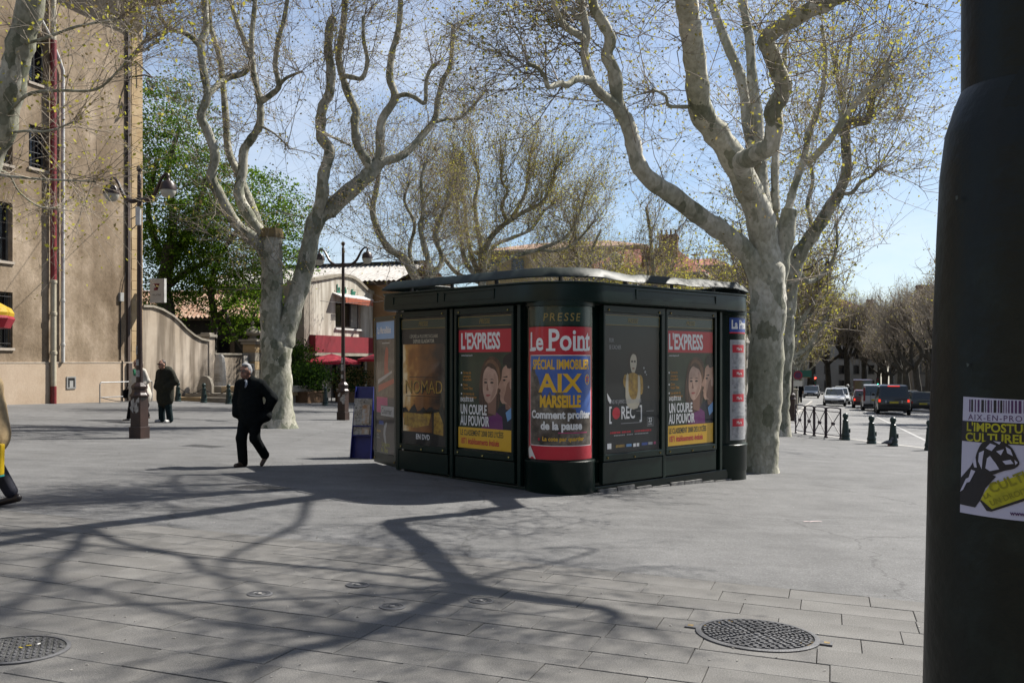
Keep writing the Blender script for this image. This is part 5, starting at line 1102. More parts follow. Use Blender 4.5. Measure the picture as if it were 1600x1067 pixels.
zq = Z(1.67); k = 0
while zq < 16.2:
    h_ = (.42, .36, .46)[k % 3]; w_ = .62 if k % 2 == 0 else .60
    q = part('quoin', QUOIN, lb, lambda b: b.b2(-.6, .012+.006*(k % 2), -.62, .02+.004*(k % 3), zq, zq+h_-.012), bevel=.012); zq += h_; k += 1
part('quoin_core', PLASTP, lb, lambda b: b.b2(-.36, .0, -.62, -.002, -1, 16.4))
def roofL(b):
    b.b2(-13, .95, -27, .9, 16.4, 16.52)
    for i in range(42): b.b2(.0, .9, -26.4+i*.65, -26.3+i*.65, 16.24, 16.4)
part('eave', mat('eave_wood', (.20, .14, .09), .9, (.12, .08, .05), 4), lb, roofL)
part('roof', TILE, lb, lambda b: b.add([(1.1, -27, 16.52), (1.1, .95, 16.52), (-6, .95, 18.6), (-6, -27, 18.6), (-13, .95, 16.52), (-13, -27, 16.52)], [(0, 1, 2, 3), (3, 2, 4, 5), (0, 3, 5), (1, 4, 2)]))
WOODG = mat('grey_shutter_wood', (.16, .16, .15), .7, (.10, .10, .09), 6)
for (ya, yb, za, zb, kd) in wins:
    wf = part('window', WOODG, lb, lambda b: (b.b2(-.26, -.21, ya, ya+.07, za, zb), b.b2(-.26, -.21, yb-.07, yb, za, zb), b.b2(-.26, -.21, (ya+yb)/2-.04, (ya+yb)/2+.04, za, zb), b.b2(-.26, -.21, ya, yb, zb-.07, zb), b.b2(-.26, -.21, ya, yb, za, za+.07), b.b2(-.25, -.22, ya, yb, (za*.6+zb*.4)-.02, (za*.6+zb*.4)+.02)))
    part('pane', GLASSD, wf, lambda b: b.b2(-.245, -.235, ya+.02, yb-.02, za+.02, zb-.02))
    part('sill', mat('sill_stone', (.52, .45, .37), .9), wf, lambda b: b.b2(-.3, .06, ya-.05, yb+.05, za-.09, za-.002))
    if kd == 'bars':
        for i in range(5): y_ = ya+.08+(yb-ya-.16)*i/4; part('bar', DARK, wf, lambda b: b.tube([(-.04, y_, za), (-.04, y_, zb)], .014, 6))
        for i in range(4): z_ = za+.15+(zb-za-.3)*i/3; part('bar', DARK, wf, lambda b: b.tube([(-.04, ya, z_), (-.04, yb, z_)], .012, 6))
REDP = mat('red_pipe_paint', (.25, .025, .03), .45, (.17, .02, .022), 5); CREAM = mat('cream_pipe', (.55, .50, .38), .5, (.42, .37, .27), 4); WPIPE = mat('grey_white_pipe', (.66, .65, .62), .45, (.5, .49, .47), 5)
dp = part('downpipe', CREAM, lb, lambda b: b.tube([(.16, -4.85, 16.4), (.16, -4.85, Z(.3))], .10, 12), True)
part('red_pipe', REDP, dp, lambda b: b.tube([(.16, -4.85, Z(13.2)), (.16, -4.85, Z(4.55))], .107, 12), True); part('red_pipe', REDP, dp, lambda b: b.tube([(.16, -4.85, Z(.8)), (.16, -4.85, Z(.1))], .105, 12), True)
part('pipe_elbow', WPIPE, dp, lambda b: b.tube([(.1, -5.75, Z(13.95)), (.14, -5.5, Z(13.9)), (.16, -4.95, Z(13.25))], .05, 10), True)
for z_ in (4.55, 3.4, 2.0, 7.2, 10.1): part('pipe_collar', CREAM if z_ < 5 else REDP, dp, lambda b: b.lathe([(.10, -.06), (.125, -.05), (.125, .05), (.10, .06)], 14, (.16, -4.85, Z(z_))), True)
wp = part('downpipe', WPIPE, lb, lambda b: b.tube([(.14, -4.75, Z(12.9)), (.13, -4.55, Z(12.6)), (.12, -4.36, Z(12.25)), (.12, -4.36, Z(11.5)), (.12, -4.36, Z(1.66))], .068, 12), True)
for z_ in (9.5, 6.4, 3.9, 2.3): part('pipe_collar', WPIPE, wp, lambda b: b.lathe([(.068, -.05), (.085, -.04), (.085, .04), (.068, .05)], 12, (.12, -4.36, Z(z_))), True)
cd_ = part('cable_duct', mat('duct_brown', (.085, .055, .045), .6, (.05, .035, .03), 4), lb, lambda b: (b.b2(.0, .09, -.92, -.78, Z(1.67), Z(15.6)), b.b2(.075, .17, -.98, -.76, -.2, Z(1.63))), bevel=.01)
part('cable', DARK, lb, lambda b: (b.tube([(.1, -1.25, Z(.1)), (.1, -1.25, Z(1.7)), (.03, -1.28, Z(1.75)), (.03, -1.28, Z(4.2))], .022, 6), b.tube([(.03, -1.28, Z(4.2)), (.08, -1.15, Z(4.9)), (.05, -1.0, Z(5.2)), (.04, -.98, Z(15))], .014, 6)))
part('junction_box', mat('box_grey', (.4, .4, .38), .6), lb, lambda b: b.b2(.0, .1, -1.36, -1.16, Z(4.05), Z(4.4)), bevel=.01)
vb = part('vent_box', mat('vent_frame', (.3, .3, .29), .6), lb, lambda b: (b.b2(.07, .1, -4.15, -3.7, Z(.68), Z(.74)), b.b2(.07, .1, -4.15, -3.7, Z(1.08), Z(1.13)), b.b2(.07, .1, -4.15, -4.09, Z(.74), Z(1.08)), b.b2(.07, .1, -3.76, -3.7, Z(.74), Z(1.08))))
part('vent_dark', DARK, vb, lambda b: b.b2(.069, .08, -4.1, -3.75, Z(.72), Z(1.1))); part('meter', mat('box_grey', (.4, .4, .38), .6), vb, lambda b: b.b2(.08, .092, -4.0, -3.83, Z(.74), Z(.98)))
br = part('cable_bracket', DARK, lb, lambda b: (b.tube([(.05, -.85, Z(13.0)), (.55, -.5, Z(13.15)), (.8, -.35, Z(13.05))], .035, 6), b.tube([(.0, -.4, Z(13.8)), (.35, .1, Z(13.3))], .03, 6)))
for k in range(4): part('cable_coil', DARK, br, lambda b: b.tube([(.72+.16*math.cos(t+k), -.35+.1*math.sin(t*2+k), Z(12.75)+.2*math.sin(t)) for t in [i*.52 for i in range(12)]], .018, 5, closed=True))
part('wall_slit', DARK, lb, lambda b: b.b2(-.001, .004, -2.0, -1.93, Z(7.8), Z(8.3)))
# ---- projecting bank sign
sg = sroot('hanging_sign', -26.15, 32.36, 'white square sign with a dark red slanted logo projecting from the building corner', 'sign', z=4.1)
part('sign_box', mat('sign_panel', (.58, .56, .52), .5, contrast=.08), sg, lambda b: b.b2(-.18, .50, -.04, .08, 0, .92), bevel=.01)
part('sign_rail', WPIPE, sg, lambda b: (b.b2(-.19, .52, -.05, .09, .87, .94), b.b2(-.19, .52, -.05, .09, -.03, .05), b.b2(.49, .53, -.05, .09, -.03, .94)))
part('sign_arm', DARK, sg, lambda b: (b.tube([(-.6, .02, .8), (-.15, .02, .8)], .02), b.tube([(-.6, .02, .1), (-.15, .02, .1)], .02)))
LOGO = mat('logo_red', (.22, .012, .035), .5)
lg = MB(); yl = -.043
lg.add([(x, yl, z) for x, z in ((-.06, .74), (.30, .74), (.20, .47), (.02, .47), (.03, .57), (.12, .57), (.16, .68), (.05, .69))], [(0, 1, 2, 7), (1, 2, 6), (2, 3, 4, 5), (2, 5, 6), (2, 6, 7)])
lg.build('logo', LOGO, sg)
put_text(sg, 'PALATINE', .115, mat('sign_lettering', (.18, .17, .16), .6), (.16, -.042, .24), (R(90), 0, 0), sx=.8)
part('logo_swoosh', mat('sign_lettering', (.18, .17, .16), .6), sg, lambda b: b.add([(x, -.043, z) for x, z in ((-.13, .42), (.0, .44), (.12, .43), (.0, .425))], [(0, 1, 2, 3)]))
# ---- curved garden wall
gw = sroot('garden_wall', -26.7, 32.33, 'streaked garden wall with a sweeping curved top beside the ochre building', 'wall'); gz = gw.location.z
prof = [(0, 3.9), (.6, 3.92), (1.2, 3.82), (1.9, 3.58), (2.4, 3.30), (2.8, 3.04), (3.3, 2.80), (3.8, 2.64), (4.35, 2.58)]
PP = []
for i in range(len(prof)-1):
    for s_ in range(4): t = s_/4; PP.append((prof[i][0]*(1-t)+prof[i+1][0]*t, prof[i][1]*(1-t)+prof[i+1][1]*t))
PP.append(prof[-1])
FRM = Matrix(((0, -1, 0, 0), (1, 0, 0, 0), (0, 0, 1, 0), (0, 0, 0, 1)))     # prism x -> local y, depth -> -x
part('wall', STREAKW, gw, lambda b: b.prism([(0, -.8)]+[(4.35, -.8)]+[(u, z-gz) for u, z in reversed(PP)], .4, FRM))
def coping(b):
    for (u0, z0), (u1, z1) in zip(PP, PP[1:]):
        v = [(.07, u0, z0-gz), (-.47, u0, z0-gz), (-.47, u1, z1-gz), (.07, u1, z1-gz)]; b.add(v+[(x, y, z+.09) for x, y, z in v], [(3, 2, 1, 0), (4, 5, 6, 7), (0, 1, 5, 4), (1, 2, 6, 5), (2, 3, 7, 6), (3, 0, 4, 7)])
part('coping', STONEG, gw, coping)
part('end_post', STREAKW, gw, lambda b: b.b2(-.45, .05, 4.355, 4.75, -.8, 2.78-gz)); part('post_cap', STONEG, gw, lambda b: (b.b2(-.55, .13, 4.28, 4.85, 2.785-gz, 2.90-gz), b.b2(-.45, .03, 4.38, 4.75, 2.90-gz, 2.98-gz)), bevel=.02)
part('low_wall', STREAKW, gw, lambda b: b.b2(-.35, 0, 4.76, 7.3, -.8, 1.98-gz)); part('low_coping', STONEG, gw, lambda b: b.b2(-.42, .07, 4.76, 7.4, 1.985-gz, 2.07-gz), bevel=.015)
part('low_end', mat('pale_render', (.5, .47, .42), .9), gw, lambda b: b.b2(-.40, .06, 7.0, 7.38, -.8, 1.97-gz)); part('notice', WHITE, gw, lambda b: b.b2(.062, .075, 7.05, 7.35, 1.35-gz, 1.68-gz))
# ---- stone gate pillar with urn cap
gp = sroot('gate_pillar', -26.75, 40.25, 'stone gate pillar with a domed urn cap and a number plate', 'pillar'); pz = gp.location.z
for i in range(7): part('stone_block', STONEG if i % 2 else QUOIN, gp, lambda b: b.b2(-.34+.004*(i % 2), .34-.004*(i % 2), -.34, .34, i*.42-.3, i*.42+.41-.3), bevel=.015)
part('cap', STONEG, gp, lambda b: (b.b2(-.42, .42, -.42, .42, 2.62, 2.74), b.b2(-.5, .5, -.5, .5, 2.745, 2.86)), bevel=.02)
part('urn', STONEG, gp, lambda b: b.lathe([(.22, 2.86), (.24, 2.92), (.14, 2.97), (.18, 3.02), (.40, 3.10), (.44, 3.17), (.42, 3.24), (.30, 3.36), (.15, 3.45), (.06, 3.50), (.05, 3.55), (.085, 3.61), (.07, 3.68), (.02, 3.76), (0, 3.77)], 20), True)
npl = part('number_plate', WHITE, gp, lambda b: b.b2(.05, .32, -.36, -.345, 1.35, 1.68)); put_text(npl, '7', .26, DARK, (.185, -.362, 1.42), (R(90), 0, 0), bold=.004)
gate = sroot('iron_gate', -26.7, 40.7, 'dark iron gate in the wall beside the stone pillar', 'gate')
part('gate_leaf', mat('gate_dark', (.02, .022, .022), .6), gate, lambda b: b.b2(-.05, 0, 0, 2.6, 0, 2.2))
for i in range(12): part('gate_bar', DARK, gate, lambda b: b.tube([(.03, .1+i*.21, .05), (.03, .1+i*.21, 2.45)], .018, 6))
# ---- monument terrace with stele
mt = sroot('monument_terrace', -24.7, 34.3, 'low stone terrace with steps in front of the garden wall', 'terrace'); mz = mt.location.z
for i, (y0, z0, z1) in enumerate(((0, -.2, .20), (.45, .2, .36), (1.1, .36, .64))):
    x0 = -1.9+.12*i
    for k in range(3): part('stone_step', QUOIN if (i+k) % 3 == 0 else STONEG, mt, lambda b: b.b2(x0+k*1.25, x0+(k+1)*1.25-.012, y0, 5.0, z0-.0, z1), bevel=.015)
stl = sroot('stone_stele', -25.75, 36.2, 'pale rough-hewn upright memorial stone on the terrace', 'monument', z=.60)
def stele(b):
    rg = random.Random(6); n = 9; lv = [(0, .32, .17), (.3, .31, .17), (.7, .30, .16), (1.05, .28, .15), (1.28, .22, .13), (1.40, .12, .09)]; vs = []
    for z, rx, ry in lv:
        for k in range(n): a = 2*math.pi*k/n; vs.append((rx*math.cos(a)*rg.uniform(.92, 1.08), ry*math.sin(a)*rg.uniform(.92, 1.08), z))
    fs = [(i*n+k, i*n+(k+1) % n, (i+1)*n+(k+1) % n, (i+1)*n+k) for i in range(len(lv)-1) for k in range(n)]+[tuple((len(lv)-1)*n+k for k in range(n))]
    b.add(vs, fs)
part('stone', layered('pale_rough_stone', [(.3, (.50, .48, .44)), (.7, (.72, .70, .66))], 5, (.85, .84, .82), 1.2, .9, .8, 18), stl, stele)
for i in range(5): part('inscription', STONEG, stl, lambda b: b.b2(-.18+.02*(i % 2), .17-.03*(i % 3), -.172, -.165, .22+i*.07, .245+i*.07))
ds = sroot('round_topped_stone', -25.6, 34.9, 'dark round-topped stone slab leaning by the terrace steps', 'stone', z=.15)
part('slab', STONEG, ds, lambda b: b.prism([(-.36, 0), (.36, 0), (.36, .5), (.28, .76), (.12, .9), (-.08, .92), (-.26, .78), (-.36, .5)], .18), bevel=.02)
ps = sroot('short_grey_post', -26.3, 33.3, 'short grey stone post at the foot of the garden wall', 'post'); part('post', STONEG, ps, lambda b: b.lathe([(.13, 0), (.12, .45), (.08, .62), (0, .66)], 10), True)
# ---- tube railing by the building
rl = sroot('tube_railing', -26.05, 29.2, 'grey tube railing by the plastered wall behind the lamp post', 'railing')
part('frame', mat('galvanised', (.42, .43, .44), .4, metal=.6), rl, lambda b: (b.tube([(0, 2.9, .0), (0, 2.9, .74), (0, 2.85, .78), (0, .06, .78), (0, 0, .72), (0, .0, .0)], .022, 8), b.tube([(0, 0, .22), (0, 2.9, .22)], .018, 8)))
part('chain', DARK, rl, lambda b: b.tube([(.02, .03+2.8*t/12, .22-.2*math.sin(math.pi*t/12)) for t in range(13)], .016, 6))
# ---- canal-tile roofs
def tiled_roof(b, x0, x1, p_eave, p_ridge, pitch=.24, amp=.055, rows=10):
    """corrugated slope between eave (y,z) and ridge (y,z), running in local x"""
    n = int((x1-x0)/pitch); vs = []; S_ = 4
    for j in range(rows+1):
        t = j/rows
        for s2 in ((0, 1) if j < rows else (0,)):
            y = p_eave[0]+(p_ridge[0]-p_eave[0])*t; z = p_eave[1]+(p_ridge[1]-p_eave[1])*t+(.03 if s2 == 0 and j > 0 else 0)-(.0 if s2 == 0 else .02)
            for i in range(n*S_+1): a = 2*math.pi*(i % S_)/S_; vs.append((x0+i*pitch/S_, y, z+amp*math.cos(a)+random.Random(i//S_*97+j).uniform(-.012, .012)))
    m = n*S_+1; R_ = len(vs)//m
    b.add(vs, [(r_*m+i, r_*m+i+1, (r_+1)*m+i+1, (r_+1)*m+i) for r_ in range(R_-1) for i in range(m-1)])
hb_ = empty('tiled_house', (-16.2, 54, 0), 0, 'long low house with a canal tile roof in shadow behind the garden wall', 'house')
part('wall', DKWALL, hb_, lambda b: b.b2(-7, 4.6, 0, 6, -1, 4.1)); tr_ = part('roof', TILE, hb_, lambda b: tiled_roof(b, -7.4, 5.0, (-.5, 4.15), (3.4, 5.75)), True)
part('eave_board', mat('eave_wood', (.20, .14, .09), .9), hb_, lambda b: b.b2(-7.4, 5.0, -.42, -.36, 3.98, 4.1))
part('ridge', TILE, tr_, lambda b: b.tube([(-7.4, 3.45, 5.8), (5.0, 3.45, 5.8)], .13, 8)); part('back_slope', TILE, hb_, lambda b: b.add([(-7.4, 3.4, 5.75), (5, 3.4, 5.75), (5, 7, 4.2), (-7.4, 7, 4.2)], [(0, 1, 2, 3)]))
for i in range(4): part('window', GLASSD, hb_, lambda b: b.b2(-5.5+i*2.6, -4.6+i*2.6, -.02, .02, 1.2, 2.9))
hb2 = empty('tall_house', (-15.5, 62, 0), 0, 'taller house with a terracotta tile roof behind the low tiled house', 'house')
part('wall', OCHRE, hb2, lambda b: b.b2(-4, 5.2, 0, 7, -1, 6.3)); part('roof', TILE, hb2, lambda b: tiled_roof(b, -4.4, 5.6, (-.5, 6.3), (3.2, 7.5)), True); part('back_slope', TILE, hb2, lambda b: b.add([(-4.4, 3.2, 7.5), (5.6, 3.2, 7.5), (5.6, 7.2, 6.3), (-4.4, 7.2, 6.3)], [(0, 1, 2, 3)]))
part('eave_board', mat('orange_eave', (.45, .2, .08), .9), hb2, lambda b: b.b2(-4.3, 5.5, -.4, -.34, 6.05, 6.22))
# ---- cafe
cf = sroot('cafe_building', -25.0, 42.6, 'white cafe front with curved parapet, green lettering and a red fascia', 'cafe'); cz = cf.location.z; CZ = lambda w: w-cz
par = [(0, 5.70), (1.0, 5.86), (2.0, 6.03), (2.8, 6.18), (3.5, 6.25), (4.2, 6.25), (4.7, 6.2), (5.2, 6.08), (5.7, 5.88), (6.2, 5.68), (6.6, 5.58), (7.0, 5.55)]
wy0, wy1, wz0, wz1 = 2.65, 5.5, CZ(3.48), CZ(4.9)
def cafe_wall(b):
    pts = [(u, CZ(z)) for u, z in par]
    for (u0, z0), (u1, z1) in zip(pts, pts[1:]):
        segs = []
        us = sorted(set([u0, u1]+[w_ for w_ in (wy0, wy1) if u0 < w_ < u1]))
        for a_, c_ in zip(us, us[1:]):
            za, zc = [z0+(z1-z0)*(q-u0)/(u1-u0) for q in (a_, c_)]
            rng_ = [(CZ(3.04), None)] if not (a_ >= wy0-1e-6 and c_ <= wy1+1e-6) else [(CZ(3.04), wz0), (wz1, None)]
            for lo, hi in rng_:
                ha, hc = (za, zc) if hi is None else (hi, hi)
                v = [(0, a_, lo), (0, c_, lo), (0, c_, hc), (0, a_, ha)]; b.add(v+[(x-.35, y, z) for x, y, z in v], [(0, 1, 2, 3), (7, 6, 5, 4), (0, 4, 5, 1), (1, 5, 6, 2), (2, 6, 7, 3), (3, 7, 4, 0)])
part('wall', WHITEW, cf, cafe_wall)
def cop2(b):
    for (u0, z0), (u1, z1) in zip(par, par[1:]):
        v = [(.1, u0, CZ(z0)), (-.45, u0, CZ(z0)), (-.45, u1, CZ(z1)), (.1, u1, CZ(z1))]; b.add(v+[(x, y, z+.16) for x, y, z in v], [(3, 2, 1, 0), (4, 5, 6, 7), (0, 1, 5, 4), (1, 2, 6, 5), (2, 3, 7, 6), (3, 0, 4, 7)])
part('parapet_coping', STONEG, cf, cop2)
part('side_wall', STONEG, cf, lambda b: (b.b2(-1.0, -.02, -.5, -.02, -.6, CZ(5.75)), b.b2(-1.0, -.36, 6.7, 7.0, -.6, CZ(5.5)), b.b2(-1.2, -1.0, -.5, 7.0, -.6, CZ(5.5)), b.b2(-1.0, -.36, -.02, 6.7, CZ(5.0), CZ(5.2))))
cw = part('window', mat('window_frame_dark', (.06, .05, .045), .5), cf, lambda b: [b.b2(-.2, -.14, y_-.04, y_+.04, wz0, wz1) for y_ in (wy0+.04, wy0+.95, wy0+1.9, wy1-.04)]+[b.b2(-.2, -.14, wy0, wy1, z_-.04, z_+.04) for z_ in (wz0+.04, wz1-.04)])
part('pane', GLASSD, cw, lambda b: b.b2(-.18, -.17, wy0, wy1, wz0, wz1)); part('sill', WHITE, cw, lambda b: b.b2(-.1, .1, wy0-.08, wy1+.1, wz0-.1, wz0-.003))
part('curtain', mat('curtain', (.35, .33, .29), .9), cw, lambda b: b.b2(-.16, -.15, wy0+2.0, wy1-.1, wz0, wz1))
ORNG = mat('orange_awning_cloth', (.42, .09, .03), .8, (.30, .06, .025), 5)
aw = part('window_awning', WHITE, cf, lambda b: b.add([(.02, 2.3, wz1+.42), (.02, 6.1, wz1+.42), (.50, 6.1, wz1+.24), (.50, 2.3, wz1+.24), (.02, 2.3, wz1+.36), (.02, 6.1, wz1+.36), (.50, 6.1, wz1+.19), (.50, 2.3, wz1+.19)], [(0, 1, 2, 3), (7, 6, 5, 4), (0, 3, 7, 4), (1, 5, 6, 2), (3, 2, 6, 7)]))
part('awning_fringe', ORNG, aw, lambda b: [b.add([(.51, 2.8+i*.16, wz1+.19), (.51, 2.8+(i+1)*.16, wz1+.19), (.53, 2.8+(i+1)*.16-.02, wz1-.12), (.53, 2.8+i*.16+.02, wz1-.12)], [(0, 1, 2, 3)]) for i in range(20)])
REDF = mat('red_fascia', (.26, .012, .025), .6, (.20, .01, .02), 2)
part('fascia', REDF, cf, lambda b: b.b2(.0, .35, -.02, 6.35, CZ(2.15), CZ(3.02))); part('fascia_strip', STONEG, cf, lambda b: b.b2(.0, .34, -.02, 6.35, CZ(1.98), CZ(2.147)))
part('ground_floor', mat('cafe_dark', (.035, .03, .028), .6), cf, lambda b: (b.b2(-.5, -.36, 0, 6.7, -.6, CZ(3.03))))
for i in range(5): part('door_post', DARK, cf, lambda b: b.b2(-.36, -.2, .0+i*1.55, .1+i*1.55, -.2, CZ(2.0)))
GRNL = mat('green_letters', (.03, .20, .12), .5, (.06, .28, .2), 6)
put_text(cf, 'La', .62, GRNL, (.03, 2.75, CZ(5.36)), (R(90), 0, R(90)), sx=.62, align='LEFT', bold=.01, extrude=.02); put_text(cf, 'b', .5, GRNL, (.03, 3.65, CZ(5.36)), (R(90), 0, R(90)), sx=.6, align='LEFT', bold=.008, extrude=.02); put_text(cf, 'ifer', .5, GRNL, (.03, 4.35, CZ(5.30)), (R(90), 0, R(90)), sx=.75, align='LEFT', bold=.008, extrude=.02)
oc = sroot('ochre_shed', -26.6, 50.0, 'ochre rendered building with a pale corrugated roof behind the cafe', 'building')
part('wall', OCHRE, oc, lambda b: b.b2(-9, 3.2, 0, 7, -1, 6.55)); part('roof', mat('corrugated_sheet', (.60, .58, .54), .6, (.36, .33, .3), 2.5, stretch=(6, .6, 1)), oc, lambda b: tiled_roof(b, -9.5, 3.6, (-.8, 6.6), (3.4, 7.9), .3, .04, 5), True)
part('ridge_cap', DARK, oc, lambda b: b.b2(-9.5, 3.6, 3.3, 3.6, 7.9, 8.12)); part('back_slope', TILE, oc, lambda b: b.add([(-9.5, 3.4, 7.9), (3.6, 3.4, 7.9), (3.6, 7.4, 6.5), (-9.5, 7.4, 6.5)], [(0, 1, 2, 3)]))
part('eave_beam', BROWN, oc, lambda b: b.b2(-9.3, 3.5, -.7, -.6, 6.35, 6.55))
# ---- red parasol and planters
ps_ = sroot('parasol', -20.6, 42.9, 'red two-tier parasol in front of the cafe', 'parasol')
REDC = mat('red_parasol_cloth', (.50, .015, .04), .8, (.38, .01, .03), 4)
part('canopy', REDC, ps_, lambda b: (b.lathe([(1.75, 2.02), (1.74, 2.14), (1.0, 2.36), (.45, 2.48)], 8), b.lathe([(.75, 2.47), (.74, 2.52), (.3, 2.66), (.02, 2.74)], 8)))
part('pole', WHITE, ps_, lambda b: b.tube([(0, 0, 0), (0, 0, 2.86)], .03, 8)); part('base', DARK, ps_, lambda b: b.lathe([(.3, 0), (.3, .08), (.05, .12)], 16))
p2_ = sroot('parasol', -23.2, 41.6, 'low red parasol edge left of the brown middle lamp post', 'parasol'); part('canopy', REDC, p2_, lambda b: b.lathe([(1.5, 1.78), (1.49, 1.9), (.8, 2.1), (.02, 2.3)], 8)); part('pole', WHITE, p2_, lambda b: b.tube([(0, 0, 0), (0, 0, 2.35)], .03, 8))
TERRA = mat('planter_brown', (.20, .11, .05), .8, (.12, .065, .03), 4)
def planter(bb, aa, L, seed, h, m2, p, label):
    e = sroot('planter', bb, aa, label, 'planter'); part('trough', TERRA, e, lambda b: (b.b2(-.35, .35, -L/2, L/2, 0, .5), b.b2(-.38, .38, -L/2-.03, L/2+.03, .44, .52)), bevel=.015)
    leafy(e, seed, (0, 0, .5+h*.5), (.6, L*.55, h*.62), int(1500*L*h), .12, m2, p, .2, 30); return e
LEAFD = leafmat('dark_shrub_leaf', (.035, .07, .02), (.02, .04, .012), .3)
planter(-22.6, 38.6, 1.7, 61, 1.25, [LEAFD, LEAFG], (.7, .3), 'brown planter with a wide dark green shrub right of the left plane tree')
planter(-22.1, 41.4, 1.6, 62, 1.1, [LEAFD, LEAFO], (.6, .4), 'brown planter with a reddish green shrub left of the middle lamp post')
planter(-19.2, 44.0, 1.5, 63, 1.3, [LEAFG2, LEAFG], (.7, .3), 'planter with bright yellow-green foliage beside the blue racks')
planter(-24.3, 40.0, 1.2, 64, 2.3, [LEAFG, LEAFD], (.5, .5), 'tall climbing shrub in a planter against the grey cafe side wall')
# ---- buildings beyond the trees
def block(name, bb, aa, w_, dep, h_, label, m, nwin=(4, 3), roofm=TILER, ridge=1.8, cat='building', frontwin=True, sidewin=True, shut=WOODG):
    """front faces the camera (local -y), right side faces the street (local +x)"""
    e = sroot(name, bb, aa, label, cat)
    part('wall', m, e, lambda b: b.b2(-w_, 0, 0, dep, -2, h_))
    part('cornice', STONEG, e, lambda b: (b.b2(-w_-.2, .2, -.2, dep+.2, h_-.35, h_-.2), b.b2(-w_-.4, .4, -.4, dep+.4, h_-.2, h_)))
    part('roof', roofm, e, lambda b: b.add([(-w_-.4, -.4, h_), (.4, -.4, h_), (.4, dep+.4, h_), (-w_-.4, dep+.4, h_), (-w_*.72, dep*.5, h_+ridge), (-w_*.28, dep*.5, h_+ridge)], [(0, 1, 5, 4), (1, 2, 5), (2, 3, 4, 5), (3, 0, 4), (3, 2, 1, 0)]))
    nx, nz = nwin; fh = (h_-.8)/nz
    if frontwin:
        for i in range(nx):
            for j in range(nz):
                x = -w_+(i+.5)*w_/nx; z = .9+j*fh; hh = min(1.7, fh*.6)
                wf = part('window', shut, e, lambda b: (b.b2(x-.62, x-.5, -.06, .02, z-.05, z+hh+.05), b.b2(x+.5, x+.62, -.06, .02, z-.05, z+hh+.05), b.b2(x-.62, x+.62, -.06, .02, z+hh, z+hh+.08), b.b2(x-.66, x+.66, -.12, .02, z-.12, z-.02)))
                part('pane', GLASSD, wf, lambda b: b.b2(x-.5, x+.5, -.02, .02, z-.02, z+hh))
    if sidewin:
        ny = max(2, int(dep/2.6))
        for i in range(ny):
            for j in range(nz):
                y = (i+.5)*dep/ny; z = .9+j*fh; hh = min(1.7, fh*.6)
                wf = part('window', shut, e, lambda b: (b.b2(-.02, .06, y-.62, y-.5, z-.05, z+hh+.05), b.b2(-.02, .06, y+.5, y+.62, z-.05, z+hh+.05), b.b2(-.02, .06, y-.62, y+.62, z+hh, z+hh+.08), b.b2(-.02, .12, y-.66, y+.66, z-.12, z-.02)))
                part('pane', GLASSD, wf, lambda b: b.b2(-.02, .02, y-.5, y+.5, z-.02, z+hh))
    return e
def chimney(e, x, y, z, w_, d_, h_, pots=3):
    c = part('chimney', mat('chimney_brick', (.22, .08, .06), .9, (.15, .06, .05), 5), e, lambda b: (b.b2(x-w_/2, x+w_/2, y-d_/2, y+d_/2, z-1.5, z+h_), b.b2(x-w_/2-.06, x+w_/2+.06, y-d_/2-.06, y+d_/2+.06, z+h_-.25, z+h_-.1)))
    for i in range(pots): part('chimney_pot', TERRA, c, lambda b: b.lathe([(.09, 0), (.08, .35), (.11, .38), (.1, .42)], 8, (x-w_/2+w_*(i+.5)/pots, y, z+h_)))
GREYF = layered('grey_facade', [(.3, (.36, .34, .30)), (.7, (.48, .455, .41))], .8, (.8, .79, .76), .3, .9, .2, 12); YELF = layered('yellow_facade', [(.3, (.42, .31, .15)), (.7, (.52, .40, .21))], .8, (.82, .8, .76), .3, .9, .2, 12)
hs_ = block('red_roofed_house', -9.8, 75.5, 10, 11, 10.0, 'grey house with a red hipped roof and brick chimneys above the kiosk', GREYF, (4, 3), TILER, 2.6)
chimney(hs_, -4.2, 1.6, 11.0, 1.3, .8, 1.1, 3); chimney(hs_, -3.0, 3.2, 11.5, 1.5, .8, 1.9, 4)
dr = part('dormer', WHITE, hs_, lambda b: (b.b2(-7.3, -6.5, .5, 2.2, 10.2, 11.5), b.add([(-7.5, .3, 11.5), (-6.3, .3, 11.5), (-6.9, .3, 11.9), (-7.5, 2.6, 11.5), (-6.3, 2.6, 11.5), (-6.9, 2.6, 11.9)], [(0, 1, 2), (5, 4, 3), (0, 2, 5, 3), (2, 1, 4, 5), (1, 0, 3, 4)]))); part('dormer_window', GLASSD, dr, lambda b: b.b2(-7.15, -6.65, .45, .52, 10.4, 11.3))
dish = part('satellite_dish', GREYF, hs_, lambda b: (b.lathe([(.02, .0), (.25, .04), (.38, .12)], 14, (-.6, 1.2, 11.4)), b.tube([(-.6, 1.2, 10), (-.6, 1.2, 11.4)], .03, 6)))
ob = block('ochre_building', -16.2, 86, 16, 10, 13.6, 'tall yellow ochre building half hidden by the trees behind the kiosk', YELF, (6, 5), TILE, 1.2)
g3 = block('street_building', -9.6, 92, 10, 30, 12.5, 'grey building along the left side of the street past the red-roofed house', GREYF, (4, 4), TILER, 2.2)
g4 = block('street_building', -9.0, 128, 11, 60, 14.5, 'long pale building farther along the left side of the street', YELF, (4, 4), TILER, 2.4)
fe = block('end_building', 8.9, 212, 26, 16, 16.5, 'pale building with a red roof and a flag closing the street', layered('pale_facade', [(.3, (.33, .32, .30)), (.7, (.42, .41, .38))], .5, (.86, .85, .83), .2, .9, .1, 8), (9, 5), TILER, 3.6)
